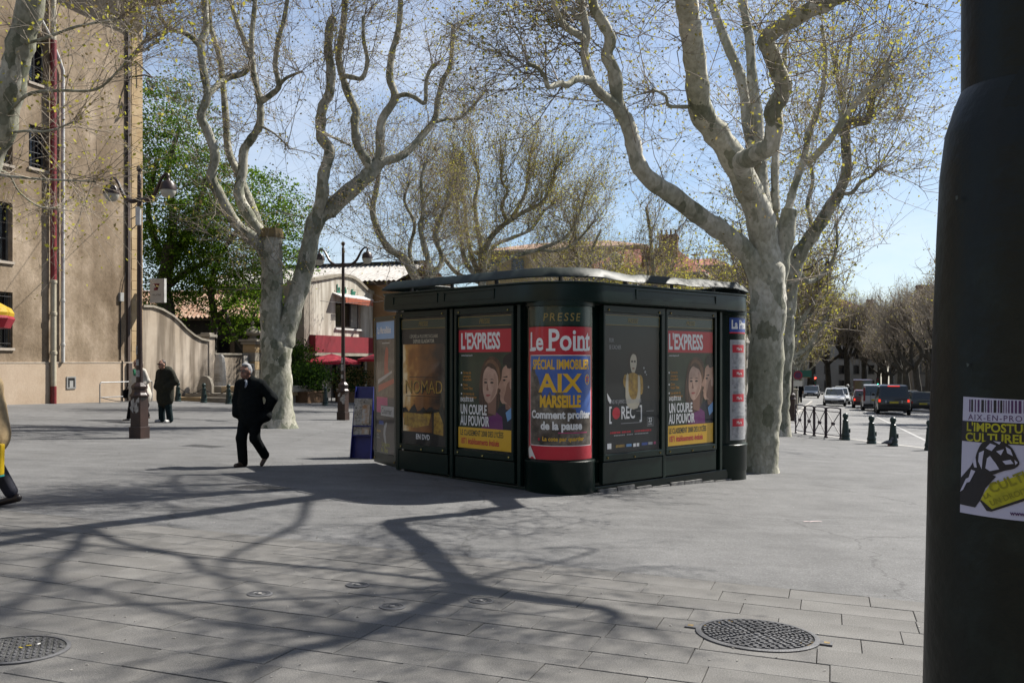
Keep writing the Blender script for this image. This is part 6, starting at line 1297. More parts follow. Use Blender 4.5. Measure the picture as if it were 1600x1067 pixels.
chimney(fe, -1.6, 4, 18.2, 1.5, 1.2, 1.4, 2); chimney(fe, -10.5, 6, 19.6, 2.4, 1.2, .8, 3); chimney(fe, -14, 7, 20, 1.5, 1, .5, 2)
fl = empty('flag', Vector(fe.location)+Vector((-9.5*RR[0]+6*SS[0], -9.5*RR[1]+6*SS[1], 0)), -TH, 'small yellow flag on a pole above the far red roof', 'flag')
part('pole', WHITE, fl, lambda b: b.tube([(0, 0, 18), (0, 0, 25.5)], .08, 6)); part('cloth', mat('flag_yellow', (.7, .6, .12), .8, (.75, .7, .4), 2), fl, lambda b: b.add([(-2.6*t/5, .2*math.sin(t*1.8), 25.3-.12*t+zz) for t in range(6) for zz in (0, -2.0)], [(2*i, 2*i+1, 2*i+3, 2*i+2) for i in range(5)]))
r1 = block('street_building', 44, 152, 33, 14, 15.5, 'stone building with a square chimney behind the bare trees on the right', layered('brown_stone', [(.3, (.25, .22, .18)), (.7, (.36, .32, .27))], .6, (.8, .8, .78), .3, .9, .2, 8), (10, 4), TILE, 3.0); chimney(r1, -31, 3, 16.0, 2.6, 2.0, 1.6, 0); chimney(r1, -24, 6, 18, 1.5, 1, 1.2, 2)
r2 = block('street_building', 45, 196, 34, 14, 14.0, 'lower grey building beyond the bare trees on the right', GREYF, (10, 4), TILE, 2.6)

# the sides of the square behind the camera (seen only in reflections)
bk1 = block('facing_building', 6, -42, 46, 12, 13.5, 'long plastered building on the far side of the square behind the viewer', YELF, (3, 2), TILE, 2.4, frontwin=False, sidewin=False)
for i in range(9):
    for j in range(3):
        x = -44+i*5.1; z = 1.2+j*4.0
        wf = part('window', WOODG, bk1, lambda b: (b.b2(x-.75, x-.6, 12, 12.06, z, z+2.2), b.b2(x+.6, x+.75, 12, 12.06, z, z+2.2), b.b2(x-.75, x+.75, 12, 12.06, z+2.2, z+2.35))); part('pane', GLASSD, wf, lambda b: b.b2(x-.6, x+.6, 12, 12.03, z, z+2.2))
bk2 = block('facing_building', 40, -40, 20, 60, 12.0, 'plastered building along the side road right of the viewer', GREYF, (3, 2), TILE, 2.4, frontwin=False, sidewin=False)
for i in range(9):
    for j in range(3):
        y = 4+i*6.4; z = 1.2+j*3.6
        wf = part('window', WOODG, bk2, lambda b: (b.b2(-20.06, -20, y-.75, y-.6, z, z+2.0), b.b2(-20.06, -20, y+.6, y+.75, z, z+2.0), b.b2(-20.06, -20, y-.75, y+.75, z+2.0, z+2.15))); part('pane', GLASSD, wf, lambda b: b.b2(-20.03, -20, y-.6, y+.6, z, z+2.0))
# ================================================================ street furniture
PAPER = layered('torn_paper', [(.35, (.25, .24, .23)), (.6, (.60, .59, .57))], 14, (.8, .8, .8), 4, .9, 0)
BOWL = mat('lamp_bowl', (.62, .60, .52), .3, (.5, .48, .42), 3)
def lamp(bb, aa, label, H=5.75, arm=.74, stickers=True):
    e = sroot('street_lamp', bb, aa, label, 'street lamp', 'brown twin street lamps')
    ped = part('pedestal', BROWN, e, lambda b: (b.box((0, 0, .1), (.30, .30, .3)), b.box((0, 0, .56), (.26, .26, .66)), b.lathe([(.20, .89), (.20, .93), (.16, .98), (.15, 1.05), (.17, 1.07), (.17, 1.12), (.09, 1.2)], 8)), bevel=.012)
    part('post', BROWN, e, lambda b: b.lathe([(.072, 1.18), (.066, 1.6), (.054, 3.0), (.045, H-.3), (.045, H-.12), (.03, H-.1), (.03, H-.04), (.055, H-.02), (.062, H+.03), (.045, H+.075), (0, H+.09)], 12), True)
    for s in (-1, 1):
        pts = [(0, 0, H-.62), (s*arm*.28, 0, H-.66), (s*arm*.55, 0, H-.52), (s*arm*.75, 0, H-.24), (s*arm*.9, 0, H-.13), (s*arm, 0, H-.15), (s*arm, 0, H-.27)]
        p_, r_ = catmull(pts, [.05, .05, .042, .034, .028, .026, .024], 4); part('arm', BROWN, e, lambda b: b.tube(p_, r_, 8), True)
        sh_ = part('lamp_shade', BROWN, e, lambda b: b.lathe([(.03, H-.22), (.05, H-.27), (.11, H-.29), (.155, H-.36), (.172, H-.46), (.172, H-.475), (.16, H-.475)], 20, (s*arm, 0, 0)), True)
        part('bowl', BOWL, sh_, lambda b: b.lathe([(.163, H-.476), (.158, H-.52), (.13, H-.585), (.075, H-.63), (0, H-.645)], 20, (s*arm, 0, 0)), True)
    if stickers:
        rg = random.Random(int(aa*10))
        for i in range(7):
            x, z = rg.uniform(-.1, .1), rg.uniform(.55, .82); part('torn_poster', PAPER, e, lambda b: b.add([(x+dx, -.1325-.0008*i, z+dz) for dx, dz in ((-.05*rg.uniform(.4, 1), -.1*rg.random()), (.05, -.12*rg.random()), (.045, .1), (-.04, .08*rg.random()))], [(0, 1, 2, 3)]))
        for i in range(3):
            part('torn_sticker', PAPER, e, lambda b: b.lathe([(.073, 1.32+i*.24), (.072, 1.32+i*.24+rg.uniform(.1, .2))], 5, a0=-math.pi/2-.9+rg.uniform(0, .5), a1=-math.pi/2+rg.uniform(.1, .8)))
    return e
la = lamp(-14.12, 17.0, 'brown twin lamp post with torn posters beside the couple on the left')
bx_ = part('small_white_box', mat('white_plastic', (.7, .7, .7), .4), la, lambda b: b.b2(-.02, .10, -.11, -.05, 4.55, 4.95), bevel=.02); part('box_clamp', DARK, la, lambda b: (b.tube([(-.9, .8, 4.85), (0, 0, 4.8)], .012, 5), b.tube([(-.9, .8, 4.6), (0, 0, 4.62)], .012, 5)))
lamp(-14.7, 27.1, 'brown twin lamp post in front of the white cafe', 5.55, .85)
lamp(-1.75, 44.6, 'tall twin lamp post showing one globe right of the kerbside trees', 7.3, 1.55, False)
def bollard_parts(e):
    part('body', GREEN2, e, lambda b: b.lathe([(.135, 0), (.135, .05), (.12, .075), (.118, .10), (.128, .12), (.126, .16), (.112, .19), (.105, .24), (.092, .40), (.078, .555), (.088, .57), (.088, .59), (.066, .605), (.058, .635), (.066, .65), (.058, .66)], 18), True)
    part('ball', GREEN2, e, lambda b: b.lathe([(.045, .655), (.072, .672), (.086, .71), (.086, .735), (.075, .775), (.05, .80), (0, .812)], 16), True)
    part('clip', GREEN2, e, lambda b: b.box((.12, 0, .28), (.04, .05, .12)))
bol = [(.35, 30.5, 'green bollard next to the barrier, leftmost of the kerbside row'), (1.04, 29.3, 'second green bollard from the barrier along the kerb'), (1.58, 28.7, 'green bollard with a pigeon at its foot'), (2.42, 27.6, 'green bollard half hidden by the dark pole at the right')]
proto = None
for bb, aa, lbl in bol:
    if proto is None: proto = sroot('bollard', bb, aa, lbl, 'bollard', 'green ball-topped bollards'); bollard_parts(proto)
    else:
        c = copy_tree(proto); c.location = SG(bb, aa); c.rotation_euler = (0, 0, rng.uniform(-.3, .3)); tag(c, lbl)
lft = [(-26.0, 33.65, 'green bollard nearest the garden wall, left end of the chain'), (-24.72, 33.65, 'second green bollard along the chain by the terrace'), (-23.5, 33.62, 'third green bollard along the chain, just left of the walking man'), (-22.2, 33.6, 'green bollard hidden behind the walking man'), (-20.6, 36.4, 'green bollard right of the left plane tree by the planters')]
for bb, aa, lbl in lft:
    c = copy_tree(proto); c.location = SG(bb, aa); c.rotation_euler = (0, 0, -TH); tag(c, lbl)
for i in range(3):
    p, q = Vector(SG(lft[i][0], lft[i][1], .60)), Vector(SG(lft[i+1][0], lft[i+1][1], .60))
    e = empty('chain', p, 0, ('left', 'middle', 'right')[i]+' sagging dark chain between the bollards by the terrace', 'chain', 'chains between the terrace bollards')
    n = 22
    for k in range(n):
        t = (k+.5)/n; pos = (q-p)*t+Vector((0, 0, -.24*math.sin(math.pi*t))); part('link', DARK, e, lambda b: b.box(pos, (.06, .022 if k % 2 else .034, .034 if k % 2 else .022), (0, math.atan2(.24*math.pi*math.cos(math.pi*t), (q-p).length), math.atan2((q-p).y, (q-p).x))))
# barrier sections along the kerb
PURP = mat('barrier_paint', (.055, .035, .055), .45, (.035, .022, .035), 6)
bp_ = [(9.93, 29.02), (9.70, 29.72), (9.54, 30.36), (9.44, 30.98), (9.36, 31.75)]
for i in range(4):
    (x0, y0), (x1, y1) = bp_[i], bp_[i+1]; L_ = math.hypot(x1-x0, y1-y0)-.06
    e = empty('barrier', (x0, y0, G(x0, y0)), math.atan2(y1-y0, x1-x0), ('nearest', 'second', 'third', 'farthest')[i]+' cross-braced purple-black barrier section at the kerb', 'barrier', 'barrier sections at the street corner')
    for x in (0, L_): part('post', PURP, e, lambda b: (b.tube([(x, 0, 0), (x, 0, .93)], .025, 8), b.lathe([(.04, 0), (.04, .05), (.026, .06)], 8, (x, 0, 0))))
    part('top_rail', PURP, e, lambda b: b.tube([(0, 0, .92), (L_*.25, 0, .945), (L_*.75, 0, .945), (L_, 0, .92)], .02, 8)); part('upper_bar', PURP, e, lambda b: b.tube([(0, 0, .82), (L_, 0, .82)], .012, 6)); part('bottom_bar', PURP, e, lambda b: b.tube([(0, 0, .1), (L_, 0, .1)], .012, 6))
    part('cross_bar', PURP, e, lambda b: b.tube([(0, 0, .1), (L_, 0, .82)], .014, 6)); part('cross_bar', PURP, e, lambda b: b.tube([(0, .02, .82), (L_, .02, .1)], .014, 6))
    part('centre_disc', PURP, e, lambda b: b.tube([(L_/2, -.02, .46), (L_/2, .045, .46)], .06, 12))
# utility cabinet, bins and signs along the left kerb
cb = sroot('utility_cabinet', -2.15, 55.0, 'beige ribbed utility cabinet on the kerb behind the barrier', 'cabinet'); BEI = mat('beige_cabinet', (.42, .38, .31), .6, (.35, .31, .25), 3)
part('body', BEI, cb, lambda b: b.b2(-.4, .3, -.22, .22, 0, 1.25), bevel=.02); part('lid', BEI, cb, lambda b: b.b2(-.43, .33, -.26, .26, 1.25, 1.32), bevel=.01)
for i in range(6): part('rib', BEI, cb, lambda b: b.b2(-.34+i*.11, -.31+i*.11, -.235, -.22, .15, 1.15))
bn = sroot('litter_bin', -2.75, 52.0, 'dark litter bin left of the beige cabinet', 'bin'); part('bin', DARK, bn, lambda b: b.lathe([(.22, .35), (.26, 1.1), (.27, 1.12), (.2, 1.12)], 14), True); part('stand', DARK, bn, lambda b: b.tube([(.3, 0, 0), (.3, 0, 1.2)], .03, 6))
for i, (bb, aa, hh, c, lbl) in enumerate(((-2.4, 72, 2.5, (.12, .03, .12), 'round purple sign on a pole by the left kerb far along the street'), (-3.4, 118, 3.0, (.55, .22, .02), 'orange rectangular sign far along the left kerb'), (8.2, 74, 2.6, (.7, .68, .66), 'white no-parking sign behind the right-hand trees'), (-3.0, 108, 3.0, (.02, .16, .12), 'green rectangular sign far along the left kerb'))):
    e = sroot('road_sign', bb, aa, lbl, 'sign'); part('pole', mat('galvanised', (.42, .43, .44), .4, metal=.6), e, lambda b: b.tube([(0, 0, 0), (0, 0, hh)], .035, 8))
    if i in (0, 2): part('plate', mat('sign_plate_%s' % 'abcd'[i], c, .5), e, lambda b: b.tube([(0, -.05, hh-.3), (0, -.08, hh-.3)], .33, 20)); part('plate_ring', mat('sign_red', (.45, .02, .03), .5), e, lambda b: b.tube([(.26*math.cos(t), -.085, hh-.3+.26*math.sin(t)) for t in [k*.393 for k in range(16)]], .035, 5, closed=True)); part('lower_plate', WHITE, e, lambda b: b.b2(-.3, .3, -.07, -.05, hh-1.1, hh-.7))
    else: part('plate', mat('sign_plate_%s' % 'abcd'[i], c, .5), e, lambda b: b.b2(-.8, .8, -.08, -.05, hh-.75, hh))
def signal(bb, aa, lbl, on):
    e = sroot('traffic_light', bb, aa, lbl, 'traffic light'); part('pole', DARK, e, lambda b: b.tube([(0, 0, 0), (0, 0, 2.5)], .05, 8)); hd = part('head', DARK, e, lambda b: b.b2(-.16, .16, -.12, .1, 1.55, 2.5), bevel=.02)
    for k, (nm, c) in enumerate((('green', (.05, .9, .55)), ('amber', (.9, .5, .05)), ('red', (.9, .05, .03)))):
        lit = nm == on
        part(nm+'_lens', mat(nm+('_lens_lit' if lit else '_lens'), tuple(v*.15 for v in c), .3, emit=c+(4.0,) if lit else None, contrast=0), hd, lambda b: b.tube([(0, -.12, 1.72+k*.3), (0, -.135, 1.72+k*.3)], .105, 14)); part('visor', DARK, hd, lambda b: b.lathe([(.12, 0), (.12, .14)], 10, (0, 0, 0), a0=0, a1=math.pi)) if False else None
signal(4.6, 112, 'traffic light showing green above the queueing cars', 'green'); signal(-2.2, 130, 'traffic light showing red at the far left of the street', 'red')
# ---------------------------------------------------------------- foreground pole
fp = empty('lamp_mast', (1.227, 2.3, G(1.227, 2.3)), 0, 'thick dark green mast with a pasted sticker filling the right edge', 'mast'); fz = fp.location.z
MASTG = layered('mast_green_paint', [(.3, (.004, .009, .008)), (.52, (.006, .013, .011)), (.62, (.012, .022, .019)), (.75, (.022, .034, .030))], 5, (.6, .65, .65), 1.2, .42, .22, 18, streak=((9, 9, .7), (.6, .62, .62)))
part('casing', MASTG, fp, lambda b: b.lathe([(.245, -.1), (.24, .3), (.224, .95), (.2125, 1.5), (.193, 2.05), (.186, 2.2), (.174, 2.30), (.152, 2.37), (.140, 2.40), (.132, 2.41)], 56), True)
part('shaft', MASTG, fp, lambda b: b.lathe([(.138, 2.38), (.136, 3.2), (.115, 6.0)], 40), True)
def door(b):
    A = math.atan2(-2.3, -1.227); n = 24; out = []
    rr = lambda z: .246-(.246-.193)*min(max((z+.1)/2.15, 0), 1)+.010 if z < 2.05 else .200-(z-2.05)*.12
    rows = [.1]+[.3+.15*i for i in range(12)]+[2.08, 2.2, 2.3, 2.37, 2.41, 2.44]
    vs = []; m = 13
    for z in rows:
        half = .80 if z < 2.05 else .80*math.sqrt(max(.0005, 1-((z-2.05)/.395)**2))
        r_ = max(rr(z), .142)
        for i in range(m): t = A+.28-half+2*half*i/(m-1); vs.append((r_*math.cos(t), r_*math.sin(t), z))
    b.add(vs, [(j*m+i, j*m+i+1, (j+1)*m+i+1, (j+1)*m+i) for j in range(len(rows)-1) for i in range(m-1)])
part('inspection_door', MASTG, fp, door, True)
SA = math.atan2(-2.3, -1.227)            # direction from the mast to the camera
def st_r(z): return .256-.053*(z+.1)/2.15+.0012
def bent(name, pts, m, k, parent, tri=False):
    """flat sticker shapes: x metres along the surface from the sticker centre, z world height above the mast foot"""
    me = bpy.data.meshes.new(name); n = len(pts); b = MB(); b.add([(x, z, 0) for x, z in pts], [tuple(range(n))]); me.from_pydata(b.v, [], b.f)
    slice_x(me, .012); co = np.empty(len(me.vertices)*3); me.vertices.foreach_get('co', co); co = co.reshape(-1, 3)
    rr = st_r(co[:, 1])+.0006*k; th = SC+co[:, 0]/.221
    me.vertices.foreach_set('co', np.stack([rr*np.cos(th), rr*np.sin(th), co[:, 1]], 1).ravel()); me.update(); return link(name, me, m, parent)
def btext(s, size, m, x, z, k, parent, **kw):
    me = text_mesh(s, size, extrude=0, align='LEFT', **kw); me.materials.clear(); slice_x(me, .012); co = np.empty(len(me.vertices)*3); me.vertices.foreach_get('co', co); co = co.reshape(-1, 3)
    zz = co[:, 1]+z; rr = st_r(zz)+.0006*k; th = SC+(co[:, 0]+x)/.221
    me.vertices.foreach_set('co', np.stack([rr*np.cos(th), rr*np.sin(th), zz], 1).ravel()); me.update(); return link('lettering', me, m, parent)
SC = SA+.085                                # sticker centre azimuth
S_LIL = pm('lilac_paper', (.42, .42, .55), .6, contrast=.08); S_BK = pm('sticker_black', (.012, .010, .016)); S_YL = pm('sticker_yellow', (.42, .40, .01), c2=(.28, .27, .01), scale=30); S_VIO = pm('violet_ink', (.06, .02, .09))
z0, z1 = 1.335-fz-.0, 1.60-fz
X0, X1 = -.158, .158
stk = bent('sticker', [(X0, z0), (X1, z0-.01), (X1, z1-.01), (X0+.004, z1)], S_LIL, 1, fp)
rg = random.Random(33); x = X0+.02
while x < X1-.03:
    w_ = rg.choice((.002, .003, .0045, .006)); bent('barcode_bar', [(x, z1-.034), (x+w_, z1-.034), (x+w_, z1-.006), (x, z1-.006)], rg.choice((S_VIO, S_BK, S_VIO)), 2, stk); x += w_+rg.choice((.002, .003, .004))
btext('AIX-EN-PROVENCE', .0185, S_VIO, X0+.018, z1-.052, 2, stk, spacing=1.2)
bent('black_band', [(X0+.001, z1-.101), (X1, z1-.107), (X1, z1-.056), (X0+.002, z1-.055)], S_BK, 2, stk)
btext("L'IMPOSTURE", .027, S_YL, X0+.014, z1-.077, 3, stk, bold=.0007, sx=.95); btext('CULTURELLE', .027, S_YL, X0+.012, z1-.100, 3, stk, bold=.0007, sx=1.0)
F_ = lambda pts: [(X0+u/649*.0, v) for u, v in pts]
def Q(pts): return [(X0+(u-212)/437*.141, z1-.0-(v-75)/890*.250) for u, v in pts]      # sticker drawing coordinates
bent('forearm', Q([(214, 740), (290, 640), (330, 560), (350, 600), (430, 680), (470, 700), (400, 800), (365, 900), (330, 962), (214, 952)]), S_BK, 3, stk)
bent('fist', smoothp(Q([(330, 590), (345, 500), (385, 430), (460, 412), (520, 425), (570, 470), (600, 540), (615, 590), (580, 630), (520, 650), (440, 690), (380, 680)]), 3), S_BK, 4, stk)
for pts in ([(350, 590), (355, 520), (390, 500), (380, 570), (375, 650)], [(400, 480), (430, 440), (470, 455), (440, 500)], [(470, 500), (520, 480), (500, 530)], [(530, 460), (560, 480), (575, 530), (540, 510)], [(510, 575), (560, 560), (580, 590), (530, 600)], [(410, 560), (430, 540), (470, 600), (490, 640), (430, 660), (400, 640)], [(450, 420), (500, 425), (490, 445)], [(585, 560), (605, 580), (590, 600)]): bent('fist_highlight', Q(pts), S_LIL, 5, stk)
for pts in ([(300, 660), (330, 670), (290, 760), (270, 770)], [(260, 740), (290, 720), (240, 830), (215, 850)], [(310, 590), (330, 560), (340, 640), (322, 640)]): bent('arm_highlight', Q(pts), S_LIL, 5, stk)
bent('yellow_bar', Q([(365, 905), (395, 830), (430, 770), (660, 655), (760, 610), (900, 640), (880, 760), (660, 860), (440, 975), (410, 975)]), S_YL, 3, stk); bent('bar_shadow', Q([(365, 905), (372, 895), (445, 960), (660, 845), (880, 745), (880, 770), (660, 868), (440, 980), (410, 978)]), S_BK, 4, stk)
S_YD = pm('dark_yellow', (.20, .19, .006))
def btextr(s, size, u, v, ang, **kw):
    me = text_mesh(s, size, extrude=0, align='LEFT', **kw); me.materials.clear(); me.transform(Matrix.Rotation(ang, 4, 'Z')); slice_x(me, .012); co = np.empty(len(me.vertices)*3); me.vertices.foreach_get('co', co); co = co.reshape(-1, 3)
    (x, z), = Q([(u, v)]); zz = co[:, 1]+z; rr = st_r(zz)+.0006*5; th = SC+(co[:, 0]+x)/.221
    me.vertices.foreach_set('co', np.stack([rr*np.cos(th), rr*np.sin(th), zz], 1).ravel()); me.update(); link('lettering', me, S_YD, stk)
btextr('LA', .014, 395, 885, .45, bold=.0004); btextr('CULTURE', .030, 440, 835, .45, bold=.0008); btextr('UN DROIT', .017, 440, 935, .45, bold=.0004)
btext('www.', .013, S_VIO, X0+.112, z0+.007, 4, stk, bold=.0004)
for k, (u, z, w_) in enumerate(((.148, 1.868, .03), (.17, 2.43, .02))):
    bent('torn_scrap', [(u-w_*.7, z-fz), (u+w_, z-.022-fz), (u+w_*1.2, z+.012-fz), (u-.003, z+.014-fz)], WHITE, 4, fp)
for k in range(12):
    th = SA+rg.uniform(-.9, .7); z = rg.uniform(.95, 2.25)-fz; r_ = st_r(z)+.0004 if z < 2.0 else .2025
    part('paint_chip', mat('pale_chip', (.10, .13, .12), .7, (.04, .05, .05), 30), fp, lambda b: b.add([((r_)*math.cos(th+du/.23), (r_)*math.sin(th+du/.23), z+dz) for du, dz in ((-.004*rg.random(), -.006), (.006*rg.random(), -.003), (.004, .008*rg.random()), (-.004, .004))], [(0, 1, 2, 3)]))
# ---------------------------------------------------------------- overhead cables
def cable(p, q, sag, label, r_=.012):
    p, q = Vector(p), Vector(q); e = empty('overhead_cable', p, 0, label, 'cable', 'overhead cables')
    part('cable', DARK, e, lambda b: b.tube([(q-p)*t+Vector((0, 0, -sag*4*t*(1-t))) for t in [i/16 for i in range(17)]], r_, 5))
cable(P(0, 238, 28), P(186, 286, 21), .1, 'dark cable running from the left edge to the left lamp arm')
cable(P(226, 152, 38.6), P(500, 345, 26.2), 1.0, 'cable hanging from the wall bracket to the left plane tree')
cable(P(496, 342, 26.3), P(760, 432, 36), .5, 'cable from the left plane tree down towards the kiosk roof')
cable(P(500, 470, 40), P(720, 432, 44), .5, 'cable sagging past the ochre shed to the trees')
cable(P(1340, 482, 150), P(1420, 500, 150), .6, 'cable strung across the far end of the street')
cable(P(215, 318, 20.9), P(196, 315, 38), .2, 'short cable from the left lamp post to the building', .01)
# ================================================================ people (one continuous surface each, clothing over it)
def sdf_mesh(prims, res=.016, k=.03, pad=.06):
    lo = np.full(3, 1e9); hi = -lo
    for p in prims:
        if p[0] == 'c':
            a, b_, ra, rb = np.array(p[1]), np.array(p[2]), p[3], p[4]; r_ = max(ra, rb)
            lo = np.minimum(lo, np.minimum(a, b_)-r_); hi = np.maximum(hi, np.maximum(a, b_)+r_)
        else: c, r_ = np.array(p[1]), np.array(p[2]); lo = np.minimum(lo, c-r_); hi = np.maximum(hi, c+r_)
    lo -= pad; hi += pad; n = np.ceil((hi-lo)/res).astype(int)+1
    ax = [lo[i]+np.arange(n[i])*res for i in range(3)]; X, Y, Z_ = np.meshgrid(*ax, indexing='ij'); Pn = np.stack([X, Y, Z_], -1); D = None
    for p in prims:
        if p[0] == 'c':
            a, b_ = np.array(p[1]), np.array(p[2]); f = p[5] if len(p) > 5 else 1.0
            q = Pn-a; ba = b_-a; sc = np.array([1, 1/f, 1]); q = q*sc; ba = ba*sc
            h = np.clip((q@ba)/max(ba@ba, 1e-9), 0, 1); d = np.linalg.norm(q-h[..., None]*ba, axis=-1)-(p[3]+(p[4]-p[3])*h)
            d = d*min(1, f)
        else:
            r_ = np.array(p[2]); q = Pn-np.array(p[1]); k0 = np.linalg.norm(q/r_, axis=-1); k1 = np.linalg.norm(q/(r_*r_), axis=-1)+1e-9; d = k0*(k0-1)/k1
        if D is None: D = d
        else: h = np.clip(.5+.5*(D-d)/k, 0, 1); D = D*(1-h)+d*h-k*h*(1-h)
    # surface nets
    s = D < 0; c8 = [s[i:n[0]-1+i, j:n[1]-1+j, l:n[2]-1+l] for i in (0, 1) for j in (0, 1) for l in (0, 1)]
    cnt = sum(c.astype(int) for c in c8); act = (cnt > 0) & (cnt < 8); idx = -np.ones(act.shape, int); idx[act] = np.arange(act.sum())
    cells = np.argwhere(act); acc = np.zeros((len(cells), 3)); num = np.zeros(len(cells))
    E = [((0, 0, 0), (1, 0, 0)), ((0, 1, 0), (1, 1, 0)), ((0, 0, 1), (1, 0, 1)), ((0, 1, 1), (1, 1, 1)), ((0, 0, 0), (0, 1, 0)), ((1, 0, 0), (1, 1, 0)), ((0, 0, 1), (0, 1, 1)), ((1, 0, 1), (1, 1, 1)), ((0, 0, 0), (0, 0, 1)), ((1, 0, 0), (1, 0, 1)), ((0, 1, 0), (0, 1, 1)), ((1, 1, 0), (1, 1, 1))]
    for e0, e1 in E:
        i0 = cells+np.array(e0); i1 = cells+np.array(e1); d0 = D[tuple(i0.T)]; d1 = D[tuple(i1.T)]; m = (d0 < 0) != (d1 < 0)
        t = np.where(m, d0/np.where(d0-d1 == 0, 1, d0-d1), 0)[:, None]; acc += np.where(m[:, None], i0*(1-t)+i1*t, 0); num += m
    V = lo+acc/num[:, None]*res; F = []
    for axis in range(3):
        sl0 = [slice(None)]*3; sl1 = [slice(None)]*3; sl0[axis] = slice(0, -1); sl1[axis] = slice(1, None)
        ch = np.argwhere(s[tuple(sl0)] != s[tuple(sl1)]); o1, o2 = [a for a in range(3) if a != axis]
        ch = ch[(ch[:, o1] > 0) & (ch[:, o2] > 0) & (ch[:, o1] < n[o1]-1) & (ch[:, o2] < n[o2]-1)]
        q = []
        for da, db in ((0, 0), (1, 0), (1, 1), (0, 1)):
            c = ch.copy(); c[:, o1] -= da; c[:, o2] -= db; q.append(idx[tuple(c.T)])
        q = np.stack(q, 1); flip = s[tuple(ch.T)]; 
        if axis == 1: flip = ~flip
        q[~flip] = q[~flip][:, ::-1]; F.append(q)
    F = np.concatenate(F); F = F[(F >= 0).all(1)]
    me = np_mesh('body', V, F); return me
def sdf_part(name, prims, m, parent, res=.016, k=.03):
    me = sdf_mesh(prims, res, k); bm = bmesh.new(); bm.from_mesh(me); bmesh.ops.recalc_face_normals(bm, faces=bm.faces)
    for _ in range(1): bmesh.ops.smooth_vert(bm, verts=bm.verts, factor=.5, use_axis_x=True, use_axis_y=True, use_axis_z=True)
    bm.to_mesh(me); bm.free(); return link(name, me, m, parent, True)
SKIN = mat('skin', (.42, .23, .16), .55, (.33, .17, .12), 9); SUIT = mat('dark_suit_cloth', (.008, .011, .012), .9, (.005, .007, .008), 8, .5, 18, spec=.08); SHOE = mat('brown_leather', (.11, .075, .05), .3, (.06, .04, .03), 8)
SHIRT = mat('shirt_blue_white', (.55, .60, .68), .7); GREYH = mat('grey_hair', (.45, .45, .46), .8, (.28, .28, .29), 25); BRNH = mat('dark_brown_hair', (.035, .018, .013), .6, (.02, .01, .008), 20)
def person(loc, rz, label, s=1.0):
    e = empty('person', loc, rz, label, 'person'); e.scale = (s, s, s); return e
def head(e, c, hairm, bow=0, hair='short', turn=0):
    x, y, z = c
    prims = [('e', (x, y+.01, z+.02), (.074, .092, .105)), ('e', (x, y-.03, z-.055), (.056, .062, .062)), ('e', (x, y-.095, z-.015), (.016, .024, .028)), ('e', (x, y-.085, z-.075), (.028, .02, .018)), ('e', (x-.077, y+.01, z-.012), (.014, .024, .034)), ('e', (x+.077, y+.01, z-.012), (.014, .024, .034)), ('e', (x, y-.075, z+.035), (.055, .02, .014))]
    return prims
def face_bits(e, c, glasses=None):
    x, y, z = c
    for s in (-1, 1): part('eye', mat('eye_dark', (.02, .015, .012), .3), e, lambda b: b.lathe([(0, -.006), (.010, -.003), (.010, .003), (0, .006)], 8, (x+s*.03, y-.082, z+.008)))
    part('mouth', mat('mouth_dark', (.18, .06, .05), .6), e, lambda b: b.box((x, y-.098, z-.062), (.042, .012, .007)))
    if glasses:
        for s in (-1, 1): part('spectacle_lens', glasses, e, lambda b: b.box((x+s*.033, y-.098, z+.008), (.050, .006, .030))); part('spectacle_arm', DARK, e, lambda b: b.box((x+s*.074, y-.045, z+.014), (.005, .11, .006)))
        part('spectacle_bridge', DARK, e, lambda b: b.box((x, y-.10, z+.016), (.12, .005, .006)))
# ---- man in a dark suit, walking
pm1 = ground_at(391, 729); man = person((pm1[0], pm1[1], pm1[2]), R(-20), 'grey-haired man in a dark suit and tie walking across the square')
hc = (-.02, -.11, 1.555)
sdf_part('body', head(man, hc, None)+[('c', (0, -.02, 1.38), (-.01, -.08, 1.50), .056, .052), ('c', (0, 0, .92), (0, 0, 1.30), .13, .15, .7), ('c', (-.16, 0, 1.34), (.16, 0, 1.34), .06, .06), ('c', (-.19, 0, 1.33), (-.25, .02, 1.08), .045, .04), ('c', (-.25, .02, 1.08), (-.19, -.08, .88), .04, .035), ('c', (.19, 0, 1.33), (.33, .12, 1.10), .045, .04), ('c', (.33, .12, 1.10), (.20, .18, .93), .04, .035), ('c', (-.09, 0, .9), (-.10, -.10, .48), .075, .055), ('c', (-.10, -.10, .48), (-.10, -.04, .08), .05, .04), ('c', (.09, 0, .9), (.09, 0, .47), .075, .055), ('c', (.09, 0, .47), (.08, .24, .17), .05, .04)], SKIN, man, .013, .02)
face_bits(man, hc, mat('lens_clear', (.10, .09, .09), .1))
sdf_part('hair', [('e', (hc[0], hc[1]+.035, hc[2]+.05), (.083, .088, .088)), ('e', (hc[0]-.06, hc[1]+.04, hc[2]+.01), (.03, .055, .06)), ('e', (hc[0]+.06, hc[1]+.04, hc[2]+.01), (.03, .055, .06)), ('e', (hc[0], hc[1]+.085, hc[2]), (.07, .03, .07)), ('e', (hc[0]+.02, hc[1]-.035, hc[2]+.105), (.06, .05, .03))], GREYH, man, .010, .02)
